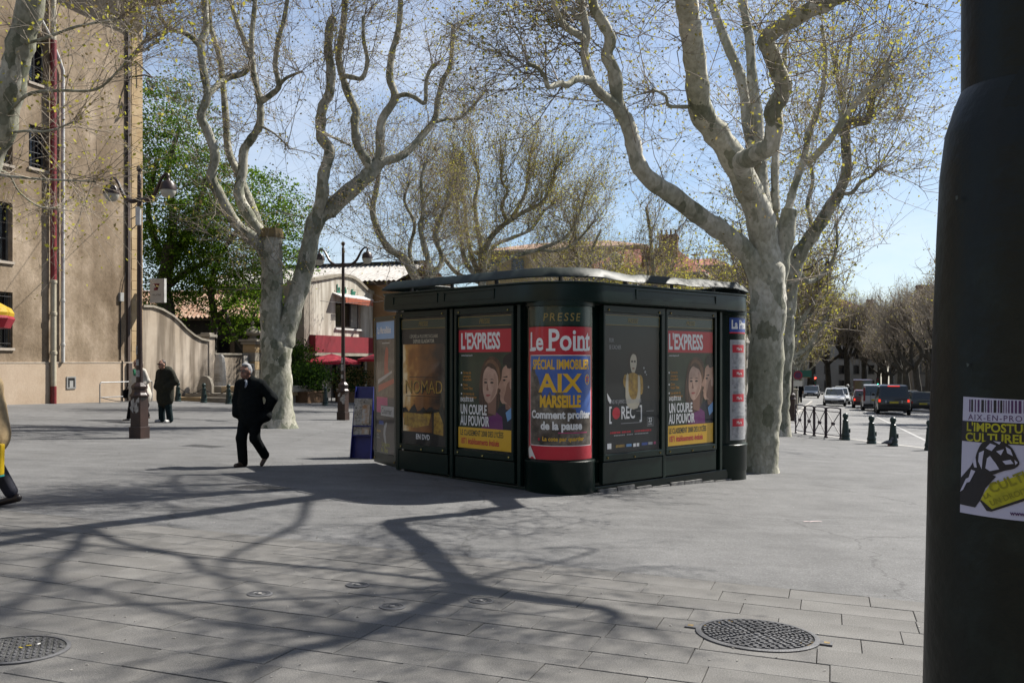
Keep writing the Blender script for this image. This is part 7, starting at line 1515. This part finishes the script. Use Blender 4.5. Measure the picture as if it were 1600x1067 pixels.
jk = sdf_part('jacket', [('c', (0, .02, .80), (0, .0, 1.0), .228, .212, .70), ('c', (0, 0, 1.0), (0, .01, 1.26), .205, .21, .68), ('c', (-.165, .01, 1.345), (.165, .01, 1.345), .085, .085), ('c', (0, .02, 1.36), (0, -.03, 1.43), .10, .07), ('c', (-.205, .01, 1.33), (-.275, .03, 1.08), .088, .078), ('c', (-.275, .03, 1.08), (-.215, -.08, .86), .078, .068), ('c', (.205, .01, 1.33), (.345, .12, 1.11), .088, .082), ('c', (.345, .12, 1.11), (.22, .15, .90), .082, .075), ('e', (.2, .1, .82), (.13, .12, .10))], SUIT, man, .016, .045)
sdf_part('trousers', [('c', (0, .01, .90), (0, .01, .80), .16, .165, .8), ('c', (-.085, 0, .84), (-.10, -.10, .47), .108, .085), ('c', (-.10, -.10, .47), (-.105, -.05, .09), .086, .078), ('c', (.085, 0, .84), (.09, .0, .46), .108, .085), ('c', (.09, 0, .46), (.10, .26, .17), .084, .075)], SUIT, man, .015, .03)
sdf_part('shoe', [('c', (-.105, -.02, .045), (-.12, -.22, .035), .045, .038), ('e', (-.105, .01, .05), (.042, .05, .05))], SHOE, man, .010, .02); sdf_part('shoe', [('c', (.10, .30, .15), (.105, .17, .03), .042, .036), ('e', (.10, .32, .18), (.04, .045, .05))], SHOE, man, .010, .02)
sdf_part('shirt', [('e', (-.005, -.112, 1.355), (.036, .04, .075)), ('c', (-.05, -.045, 1.425), (.045, -.045, 1.43), .024, .024)], SHIRT, man, .010, .015)
part('tie', SUIT, man, lambda b: b.add([(-.022, -.155, 1.40), (.012, -.155, 1.40), (.018, -.168, 1.33), (-.003, -.172, 1.24), (-.028, -.168, 1.33)], [(0, 1, 2, 3, 4)]))
# ---- man in a green parka
pm2 = ground_at(258, 660); m2_ = person(pm2, R(-28), 'man in a dark green hooded parka with hands in pockets by the lamp post', 1.0)
PARKA = mat('dark_green_parka', (.035, .036, .026), .8, (.022, .023, .017), 6, .6, 14, spec=.1); JEAN = mat('dark_teal_denim', (.012, .028, .032), .8, (.008, .018, .022), 8, spec=.1); WSHOE = mat('white_trainer', (.62, .62, .60), .5)
hc = (0, -.12, 1.575)
sdf_part('body', head(m2_, hc, None)+[('c', (0, -.02, 1.38), (0, -.09, 1.50), .058, .054), ('c', (0, 0, .92), (0, 0, 1.30), .13, .15, .7), ('c', (-.17, 0, 1.36), (.17, 0, 1.36), .06, .06), ('c', (-.2, 0, 1.35), (-.30, .05, 1.10), .045, .04), ('c', (-.30, .05, 1.10), (-.2, -.12, .98), .04, .035), ('c', (.2, 0, 1.35), (.30, .05, 1.10), .045, .04), ('c', (.30, .05, 1.10), (.2, -.12, .98), .04, .035), ('c', (-.09, 0, .9), (-.11, -.02, .48), .075, .055), ('c', (-.11, -.02, .48), (-.12, .0, .08), .05, .04), ('c', (.09, 0, .9), (.12, .0, .47), .075, .055), ('c', (.12, 0, .47), (.13, .06, .08), .05, .04)], SKIN, m2_, .015, .02)
face_bits(m2_, hc, DARK)
sdf_part('hair', [('e', (0, hc[1]+.035, hc[2]+.055), (.078, .085, .078)), ('e', (0, hc[1]+.075, hc[2]+.0), (.068, .035, .075))], BRNH, m2_, .012, .02)
sdf_part('parka', [('c', (0, .0, .66), (0, 0, .98), .265, .265, .72), ('c', (0, 0, .98), (0, .01, 1.28), .255, .24, .72), ('c', (-.17, .01, 1.37), (.17, .01, 1.37), .095, .095), ('c', (-.10, .03, 1.44), (.10, .03, 1.44), .075, .075), ('e', (0, .10, 1.44), (.15, .08, .09)), ('c', (-.22, .01, 1.35), (-.325, .06, 1.11), .10, .09), ('c', (-.325, .06, 1.11), (-.20, -.12, .97), .09, .08), ('c', (.22, .01, 1.35), (.325, .06, 1.11), .10, .09), ('c', (.325, .06, 1.11), (.20, -.12, .97), .09, .08)], PARKA, m2_, .017, .04)
sdf_part('collar', [('c', (-.07, -.07, 1.43), (.07, -.07, 1.43), .035, .035)], mat('grey_collar', (.2, .19, .17), .9), m2_, .012, .01)
sdf_part('trousers', [('c', (0, .01, .88), (0, .01, .78), .16, .165, .8), ('c', (-.085, 0, .8), (-.11, -.02, .47), .11, .092), ('c', (-.11, -.02, .47), (-.125, .0, .08), .09, .085), ('c', (.085, 0, .8), (.12, .0, .46), .11, .092), ('c', (.12, 0, .46), (.135, .05, .08), .09, .085)], JEAN, m2_, .016, .03)
for s, c in ((-1, GREYH), (1, WSHOE)): sdf_part('shoe', [('c', (s*.13, .02+.04*(s > 0), .045), (s*.16, -.17+.04*(s > 0), .04), .046, .042)], c, m2_, .012, .02)
# ---- woman in a white coat behind the lamp post
pw = ground_at(216, 657); wo = person(pw, R(-22), 'woman in a long white coat and dark skirt walking behind the left lamp post', 1.0)
COAT = mat('cream_white_coat', (.62, .58, .50), .8, (.50, .46, .40), 6, .3, 12); BLKC = mat('black_cloth', (.010, .010, .011), .9, spec=.08)
hc = (.0, -.06, 1.575)
sdf_part('body', head(wo, hc, None)+[('c', (0, -.01, 1.38), (0, -.05, 1.50), .05, .046), ('c', (0, 0, .92), (0, 0, 1.28), .13, .13, .7), ('c', (-.15, 0, 1.36), (.15, 0, 1.36), .05, .05), ('c', (-.18, 0, 1.35), (-.24, .05, 1.10), .04, .036), ('c', (-.24, .05, 1.10), (-.22, -.08, .90), .036, .03), ('c', (.18, 0, 1.35), (.26, .06, 1.10), .04, .036), ('c', (.26, .06, 1.10), (.22, -.10, .98), .036, .03), ('c', (-.08, 0, .9), (-.10, -.16, .48), .07, .05), ('c', (-.10, -.16, .48), (-.10, -.26, .08), .045, .035), ('c', (.08, 0, .9), (.10, .08, .47), .07, .05), ('c', (.10, .08, .47), (.10, .26, .12), .045, .035)], SKIN, wo, .016, .02)
face_bits(wo, hc)
sdf_part('hair', [('e', (0, hc[1]+.05, hc[2]+.04), (.10, .105, .10)), ('e', (-.06, hc[1]+.09, hc[2]-.06), (.06, .07, .11)), ('e', (.06, hc[1]+.09, hc[2]-.06), (.06, .07, .11)), ('e', (0, hc[1]+.12, hc[2]-.05), (.08, .06, .12))], BRNH, wo, .013, .03)
sdf_part('coat', [('c', (0, .06, .72), (0, .02, 1.05), .33, .24, .9), ('c', (0, 0, 1.05), (0, .01, 1.30), .20, .19, .72), ('c', (-.15, .01, 1.37), (.15, .01, 1.37), .075, .075), ('c', (-.19, .01, 1.35), (-.27, .05, 1.10), .075, .068), ('c', (-.27, .05, 1.10), (-.23, -.08, .92), .068, .06), ('c', (.19, .01, 1.35), (.27, .06, 1.10), .075, .068), ('c', (.27, .06, 1.10), (.22, -.1, .97), .068, .06), ('e', (0, .14, .72), (.2, .16, .12))], COAT, wo, .017, .04)
sdf_part('skirt', [('c', (0, .02, .90), (0, .06, .48), .17, .22, .9), ('c', (.05, .12, .5), (.05, .2, .42), .14, .12)], BLKC, wo, .018, .03)
part('scarf', mat('green_scarf', (.02, .25, .12), .8), wo, lambda b: b.box((.02, -.165, 1.33), (.05, .04, .16), (.2, 0, .1)))
sdf_part('trousers', [('c', (-.08, 0, .7), (-.10, -.16, .48), .08, .07), ('c', (-.10, -.16, .48), (-.10, -.26, .09), .065, .055), ('c', (.08, .02, .7), (.10, .08, .47), .08, .07), ('c', (.10, .08, .47), (.10, .26, .13), .065, .055)], BLKC, wo, .015, .02)
for s, y, z in ((-1, -.28, .04), (1, .28, .08)): sdf_part('shoe', [('c', (s*.10, y+.02, z), (s*.10, y-.17, max(.03, z-.05)), .038, .026)], SHOE, wo, .011, .02)
bgp = part('handbag', BLKC, wo, lambda b: b.box((-.25, -.14, .74), (.09, .26, .24)), bevel=.03); part('bag_strap', BLKC, bgp, lambda b: b.tube([(-.25, -.06, .85), (-.25, -.12, .98), (-.25, -.22, .85)], .012, 6))
# ---- person cut by the left edge
pe = ground_at(-26, 792); pl = person(pe, R(-92), 'person in a tan coat with a yellow bag walking off the left edge', 1.0)
TAN = mat('tan_coat', (.46, .34, .18), .75, (.34, .24, .12), 7, .5, 10)
hc = (0, -.06, 1.58)
sdf_part('body', head(pl, hc, None)+[('c', (0, -.01, 1.38), (0, -.05, 1.50), .055, .05), ('c', (0, 0, .92), (0, 0, 1.30), .13, .15, .7), ('c', (-.16, 0, 1.35), (.16, 0, 1.35), .055, .055), ('c', (.2, 0, 1.34), (.27, .15, 1.10), .045, .04), ('c', (.27, .15, 1.10), (.255, .20, .88), .04, .032), ('e', (.255, .205, .83), (.022, .045, .05)), ('c', (-.2, 0, 1.34), (-.26, -.1, 1.08), .045, .04), ('c', (-.26, -.1, 1.08), (-.22, -.26, .95), .04, .035), ('c', (-.09, 0, .9), (-.10, .06, .48), .075, .055), ('c', (-.10, .06, .48), (-.10, .27, .12), .05, .04), ('c', (.09, 0, .9), (.10, -.18, .47), .075, .055), ('c', (.10, -.18, .47), (.10, -.25, .08), .05, .04)], SKIN, pl, .016, .02)
face_bits(pl, hc); sdf_part('hair', [('e', (0, hc[1]+.035, hc[2]+.05), (.082, .092, .085))], BRNH, pl, .013, .02)
sdf_part('coat', [('c', (0, .06, .80), (0, .04, 1.05), .25, .225, .85), ('c', (0, .02, 1.05), (0, .03, 1.30), .22, .205, .8), ('c', (-.165, .01, 1.36), (.165, .01, 1.36), .085, .085), ('c', (.2, .01, 1.34), (.28, .16, 1.10), .085, .08), ('c', (.28, .16, 1.10), (.26, .20, .92), .08, .062), ('c', (-.2, .01, 1.34), (-.27, -.1, 1.08), .085, .075), ('c', (-.27, -.1, 1.08), (-.22, -.25, .96), .075, .06)], TAN, pl, .018, .045)
sdf_part('trousers', [('c', (-.09, 0, .85), (-.10, .06, .48), .10, .085), ('c', (-.10, .06, .48), (-.10, .25, .16), .085, .075), ('c', (.09, 0, .85), (.10, -.18, .47), .10, .085), ('c', (.10, -.18, .47), (.10, -.25, .1), .085, .075)], mat('navy_trousers', (.012, .014, .03), .8), pl, .016, .03)
for s, y, z in ((-1, .30, .09), (1, -.28, .045)): sdf_part('shoe', [('c', (s*.10, y+.03, z), (s*.10, y-.17, max(.035, z-.06)), .045, .038)], mat('dark_shoe', (.03, .022, .02), .4), pl, .012, .02)
bag = empty('carrier_bag', (pe[0]+.20, pe[1]-.26, pe[2]+.38), R(-90), 'yellow carrier bag hanging at the left edge', 'bag'); part('bag', mat('yellow_plastic', (.70, .48, .01), .4, (.55, .36, .01), 5), bag, lambda b: b.box((0, 0, .17), (.09, .30, .34), taper=1.05), bevel=.02); part('bag_trim', mat('teal_trim', (.02, .3, .3), .5), bag, lambda b: b.b2(-.047, .047, -.148, .148, -.012, .006)); part('handle', mat('yellow_plastic', (.70, .48, .01), .4), bag, lambda b: b.tube([(0, -.08, .33), (0, -.05, .46), (0, .05, .46), (0, .08, .33)], .01, 6))
sun_ = empty('parasol', (-6.62, 11.2, G(-6.62, 11.2)), 0, 'yellow and red parasol whose tip enters at the left edge', 'parasol')
part('canopy', mat('yellow_cloth', (.72, .45, .01), .7, (.6, .36, .01), 4), sun_, lambda b: b.lathe([(.72, 2.10), (.735, 2.16), (.70, 2.22), (.4, 2.38), (.03, 2.48)], 10)); part('valance', mat('red_cloth', (.42, .012, .03), .7), sun_, lambda b: b.lathe([(.69, 1.98), (.742, 2.09), (.728, 2.12)], 10)); part('pole', WHITE, sun_, lambda b: b.tube([(0, 0, 0), (0, 0, 2.5)], .022, 8)); part('base', DARK, sun_, lambda b: b.lathe([(.25, 0), (.25, .06), (.04, .1)], 14))
# ---- distant pedestrian
pd = sroot('person', -2.6, 82, 'distant pedestrian in dark clothes on the left pavement of the street', 'person')
sdf_part('body', head(pd, (0, -.03, 1.58), None)+[('c', (0, 0, 1.38), (0, -.02, 1.5), .055, .05), ('c', (0, 0, .9), (0, 0, 1.3), .15, .18, .7), ('c', (-.2, 0, 1.34), (-.25, 0, 1.05), .06, .05), ('c', (-.25, 0, 1.05), (-.23, -.08, .8), .05, .04), ('c', (.2, 0, 1.34), (.25, 0, 1.05), .06, .05), ('c', (.25, 0, 1.05), (.23, .08, .8), .05, .04), ('c', (-.09, 0, .9), (-.1, -.1, .47), .09, .07), ('c', (-.1, -.1, .47), (-.1, -.12, .05), .07, .06), ('c', (.09, 0, .9), (.1, .05, .47), .09, .07), ('c', (.1, .05, .47), (.1, .2, .08), .07, .06)], SKIN, pd, .03, .03)
sdf_part('coat', [('c', (0, 0, .75), (0, 0, 1.3), .22, .21, .75), ('c', (-.18, 0, 1.36), (.18, 0, 1.36), .08, .08), ('c', (-.22, 0, 1.34), (-.27, 0, 1.05), .085, .075), ('c', (.22, 0, 1.34), (.27, 0, 1.05), .085, .075)], BLKC, pd, .03, .04); sdf_part('trousers', [('c', (-.09, 0, .85), (-.1, -.1, .47), .11, .09), ('c', (-.1, -.1, .47), (-.1, -.12, .08), .09, .08), ('c', (.09, 0, .85), (.1, .05, .47), .11, .09), ('c', (.1, .05, .47), (.1, .19, .1), .09, .08)], BLKC, pd, .03, .03); sdf_part('hair', [('e', (0, .0, 1.63), (.085, .09, .08))], BRNH, pd, .025, .02)
# ---- pigeons
def pigeon(px, py, rz, label):
    p = ground_at(px, py); e = empty('pigeon', p, rz, label, 'pigeon', 'pigeons on the pavement'); PG = mat('pigeon_grey', (.13, .14, .16), .7, (.07, .075, .09), 14)
    sdf_part('body', [('e', (0, 0, .11), (.055, .11, .055)), ('c', (0, -.07, .13), (0, -.105, .205), .038, .026), ('e', (0, -.115, .225), (.026, .034, .027)), ('c', (0, .09, .11), (0, .2, .085), .035, .015), ('c', (0, -.14, .222), (0, -.165, .215), .008, .004)], PG, e, .008, .02)
    for s in (-1, 1): part('leg', mat('pigeon_leg', (.4, .1, .08), .7), e, lambda b: (b.tube([(s*.025, .0, .07), (s*.025, .0, .0)], .006, 5), b.tube([(s*.025, .01, .003), (s*.025, -.03, .003)], .005, 5)))
pigeon(1388, 697, R(100), 'grey pigeon at the foot of the third kerbside bollard'); pigeon(1243, 662, R(170), 'small dark pigeon on the pavement left of the barrier')
# ================================================================ vehicles
TYRE = mat('tyre_rubber', (.012, .012, .012), .8); RIM = mat('wheel_rim', (.35, .35, .36), .35, metal=.8)
def carpaint(name, c): return mat('car_paint_'+name, c, .28, contrast=.05, coat=.6, spec=.5)
CGL = mat('car_glass', (.015, .022, .024), .05, contrast=0, spec=.7)
LRED = mat('tail_light_lit', (.4, .01, .01), .3, emit=(1, .06, .03, .45)); LREDO = mat('tail_light', (.30, .01, .012), .25); LWH = mat('head_light', (.6, .62, .65), .15, contrast=.1)
def car(name, bb, aa, rz, label, paint, L=4.2, W=1.75, H=1.45, belt=.92, hood=.85, cab=(-1.9, -1.55, .35, 1.15), roofw=.78, brake=False, wheel=.31, group='cars in the street', trim=DARK, plate=(.6, .5, .05)):
    """local +y is forward; cab: rear base, rear top, front top, front base"""
    e = sroot(name, bb, aa, label, 'car' if name != 'delivery_van' else 'van', group); e.location.z -= .118; e.rotation_euler = (GY*0, 0, -TH+rz)
    hl, hw = L/2, W/2
    st = [(-hl, .42, belt-.12, .88), (-hl+.06, .32, belt-.02, .95), (-hl+.35, .26, belt, 1.0), (-hl*.3, .24, belt, 1.0), (cab[3]-.1, .24, belt-.02, 1.0), (cab[3]+.15, .24, hood+.03, .99), (hl-.35, .26, hood-.06, .96), (hl-.08, .32, hood-.16, .90), (hl, .42, hood-.26, .82)]
    def body(b):
        vs = []; n = 10
        for y, zb, zt, f in st:
            w_ = hw*f; prof = [(-w_*.80, zb), (-w_*.97, zb+.08), (-w_, (zb+zt)/2), (-w_*.985, zt-.12), (-w_*.90, zt), (w_*.90, zt), (w_*.985, zt-.12), (w_, (zb+zt)/2), (w_*.97, zb+.08), (w_*.80, zb)]; vs += [(x, y, z) for x, z in prof]
        fs = [(i*n+k, i*n+(k+1) % n, (i+1)*n+(k+1) % n, (i+1)*n+k) for i in range(len(st)-1) for k in range(n)]+[tuple(range(n-1, -1, -1)), tuple((len(st)-1)*n+k for k in range(n))]
        b.add(vs, fs)
    bd = part('body', paint, e, body, True)
    wb, wt = hw*.90, hw*roofw
    B4 = [(-wb, cab[0], belt-.01), (wb, cab[0], belt-.01), (wb, cab[3], belt-.04), (-wb, cab[3], belt-.04)]; T4 = [(-wt, cab[1], H-.04), (wt, cab[1], H-.04), (wt, cab[2], H-.03), (-wt, cab[2], H-.03)]
    part('cabin', paint, e, lambda b: (b.add(B4+T4, [(0, 1, 5, 4), (1, 2, 6, 5), (2, 3, 7, 6), (3, 0, 4, 7), (3, 2, 1, 0)]), b.add(T4+[(x*.9, y+(.08 if y < 0 else -.1), H) for x, y, z in T4], [(0, 1, 5, 4), (1, 2, 6, 5), (2, 3, 7, 6), (3, 0, 4, 7), (4, 5, 6, 7)])), True)
    def inset(q, f0, f1, g0, g1, out):
        a, b_, c, d = [Vector(v) for v in q]; pt = lambda u, v: (a*(1-u)+b_*u)*(1-v)+(d*(1-u)+c*u)*v; nn = (b_-a).cross(d-a).normalized()*out; return [pt(f0, g0)+nn, pt(f1, g0)+nn, pt(f1, g1)+nn, pt(f0, g1)+nn]
    part('rear_window', CGL, e, lambda b: b.add(inset([B4[0], B4[1], T4[1], T4[0]], .07, .93, .12, .93, .006), [(0, 1, 2, 3)])); part('windscreen', CGL, e, lambda b: b.add(inset([B4[2], B4[3], T4[3], T4[2]], .05, .95, .08, .95, .006), [(0, 1, 2, 3)]))
    for s, q in ((1, [B4[1], B4[2], T4[2], T4[1]]), (-1, [B4[3], B4[0], T4[0], T4[3]])):
        for u0, u1 in ((.06, .30), (.33, .62), (.65, .93)): part('side_window', CGL, e, lambda b: b.add(inset(q, u0, u1, .14, .90, .006), [(0, 1, 2, 3)]))
        part('mirror', trim, e, lambda b: b.box((s*(hw+.08), cab[3]-.25, belt+.08), (.16, .10, .14)), bevel=.02)
        for y in (-hl+.80, hl-.80):
            wl_ = part('wheel', TYRE, e, lambda b: b.tube([(s*(hw-.20), y, wheel), (s*(hw-.16), y, wheel), (s*(hw-.02), y, wheel), (s*(hw+.01), y, wheel)], [wheel*.9, wheel, wheel, wheel*.92], 20)); part('rim', RIM, wl_, lambda b: b.tube([(s*(hw+.0), y, wheel), (s*(hw+.018), y, wheel)], wheel*.62, 14))
        part('tail_light', LRED if brake else LREDO, e, lambda b: b.box((s*hw*.84, -hl+.03, belt-.20), (.13, .09, .17)), bevel=.02); part('head_light', LWH, e, lambda b: b.box((s*hw*.66, hl-.05, hood-.26), (.34, .12, .13)), bevel=.03)
    part('bumper', trim, e, lambda b: b.box((0, -hl+.02, .46), (W*.9, .16, .18)), bevel=.03); part('bumper', trim, e, lambda b: b.box((0, hl-.03, .44), (W*.84, .16, .16)), bevel=.03)
    part('number_plate', mat('plate_%d' % int(plate[2]*100), plate, .5), e, lambda b: b.box((0, -hl-.005, .62 if H < 1.7 else .82), (.52, .02, .12))); part('number_plate', WHITE, e, lambda b: b.box((0, hl+.04, .46), (.52, .02, .11))); part('grille', DARK, e, lambda b: b.box((0, hl+.0, hood-.33), (W*.42, .05, .10)))
    return e
rr_ = car('large_car', 3.55, 66.0, 0, 'black boxy four-wheel-drive with lit brake lights waiting in the street', carpaint('black', (.008, .010, .010)), 4.9, 1.98, 1.87, 1.12, 1.08, (-2.38, -2.12, .55, 1.15), .80, True, .38, trim=DARK)
part('spoiler_light', LRED, rr_, lambda b: b.box((0, -2.16, 1.82), (.7, .06, .05))); part('plate_lamp', LWH, rr_, lambda b: (b.box((-.46, -2.46, .86), (.05, .02, .16)))); part('plate_lamp', LWH, rr_, lambda b: b.box((.46, -2.46, .86), (.05, .02, .16)))
vn = car('delivery_van', 2.75, 72.5, 0, 'silver-white small van just ahead of the black four-wheel-drive', carpaint('silver', (.42, .43, .44)), 4.1, 1.72, 1.85, 1.02, 1.0, (-2.0, -1.9, .45, 1.25), .84, False, .31)
part('rear_door_seam', DARK, vn, lambda b: b.box((-.3, -2.06, .9), (.02, .02, 1.0))); part('red_stripe', LREDO, vn, lambda b: b.box((-.72, -2.0, 1.2), (.12, .1, .9)))
car('small_car', 2.2, 78.5, 0, 'small dark red car with lit tail lights ahead of the van', carpaint('red', (.13, .015, .015)), 3.8, 1.62, 1.42, brake=True)
tk = car('large_car', 2.6, 96, 0, 'dark red tall vehicle farther ahead in the queue', carpaint('maroon', (.06, .012, .02)), 4.6, 1.9, 2.3, 1.1, 1.05, (-2.25, -2.2, .6, 1.2), .86)
car('saloon_car', .1, 83.0, math.pi, 'white saloon coming towards the camera, nearest of the oncoming cars', carpaint('white', (.62, .63, .63)), 4.3, 1.74, 1.42, .90, .80, (-1.85, -1.35, .30, 1.15), .76, plate=(.7, .7, .68))
car('saloon_car', .55, 90.5, math.pi, 'second white oncoming car close behind the first', carpaint('white', (.62, .63, .63)), 4.3, 1.74, 1.46, .92, .82, (-1.95, -1.6, .30, 1.15), .76, plate=(.7, .7, .68))
car('saloon_car', -2.5, 120, math.pi, 'dark blue car standing by the left kerb, facing the camera', carpaint('navy', (.010, .018, .03)), 4.3, 1.78, 1.45, plate=(.7, .7, .68))
car('saloon_car', 6.1, 76.5, 0, 'dark green car parked at the right kerb beside the trees', carpaint('green', (.012, .022, .020)), 4.3, 1.75, 1.45)
car('saloon_car', 6.1, 88, 0, 'pale grey car parked at the right kerb beyond the dark green one', carpaint('grey', (.3, .31, .32)), 4.2, 1.74, 1.45)
car('saloon_car', -2.6, 140, math.pi, 'grey car farther along the left kerb behind the dark blue one', carpaint('grey', (.3, .31, .32)), 4.2, 1.74, 1.45)
car('saloon_car', 1.0, 150, math.pi, 'pale car at the far junction in the middle of the street', carpaint('pale', (.45, .46, .44)), 4.2, 1.74, 1.45)
# scooter and rider
sc_ = sroot('motor_scooter', 1.35, 101, 'white and dark motor scooter coming down the street', 'scooter'); sc_.location.z -= .118; sc_.rotation_euler = (0, 0, -TH+R(172))
for y in (-.65, .62): part('wheel', TYRE, sc_, lambda b: b.tube([(-.05, y, .26), (.05, y, .26)], .26, 16))
WS = carpaint('white', (.62, .63, .63))
part('fairing', WS, sc_, lambda b: (b.add([(-.2, .35, .3), (.2, .35, .3), (.16, .75, .55), (-.16, .75, .55), (-.22, .30, 1.0), (.22, .30, 1.0), (.14, .58, .95), (-.14, .58, .95)], [(3, 2, 1, 0), (4, 5, 6, 7), (0, 1, 5, 4), (1, 2, 6, 5), (2, 3, 7, 6), (3, 0, 4, 7)])), bevel=.03)
part('seat', DARK, sc_, lambda b: (b.box((0, -.35, .72), (.28, .8, .16)), b.box((0, -.4, .5), (.3, .7, .3))), bevel=.04); part('screen', CGL, sc_, lambda b: b.add([(-.2, .42, 1.0), (.2, .42, 1.0), (.15, .28, 1.35), (-.15, .28, 1.35)], [(0, 1, 2, 3)])); part('head_light', LWH, sc_, lambda b: b.box((0, .66, .78), (.22, .1, .14)), bevel=.03); part('handlebar', DARK, sc_, lambda b: b.tube([(-.36, .22, 1.05), (0, .3, 1.02), (.36, .22, 1.05)], .02, 6))
rd = sroot('person', 1.35, 101, 'helmeted rider in dark clothes sitting on the motor scooter', 'person'); rd.location = sc_.location; rd.rotation_euler = sc_.rotation_euler
rp_ = [('c', (0, -.32, .88), (0, -.15, 1.30), .15, .17, .8), ('c', (-.16, -.14, 1.36), (.16, -.14, 1.36), .075, .075), ('c', (-.2, -.13, 1.35), (-.32, .03, 1.12), .07, .06), ('c', (-.32, .03, 1.12), (-.33, .22, 1.08), .06, .05), ('c', (.2, -.13, 1.35), (.32, .03, 1.12), .07, .06), ('c', (.32, .03, 1.12), (.33, .22, 1.08), .06, .05), ('c', (-.1, -.3, .85), (-.2, .12, .82), .1, .08), ('c', (-.2, .12, .82), (-.18, .08, .36), .08, .06), ('c', (.1, -.3, .85), (.2, .12, .82), .1, .08), ('c', (.2, .12, .82), (.18, .08, .36), .08, .06), ('c', (0, -.14, 1.4), (0, -.1, 1.55), .06, .06)]
sdf_part('body', rp_, BLKC, rd, .025, .04); part('helmet', WHITE, rd, lambda b: b.lathe([(.09, 1.46), (.14, 1.52), (.15, 1.62), (.12, 1.72), (.05, 1.77), (0, 1.775)], 14, (0, -.1, 0)), True); part('visor', CGL, rd, lambda b: b.lathe([(.153, 1.56), (.153, 1.66)], 8, (0, -.1, 0), a0=.7, a1=2.44))
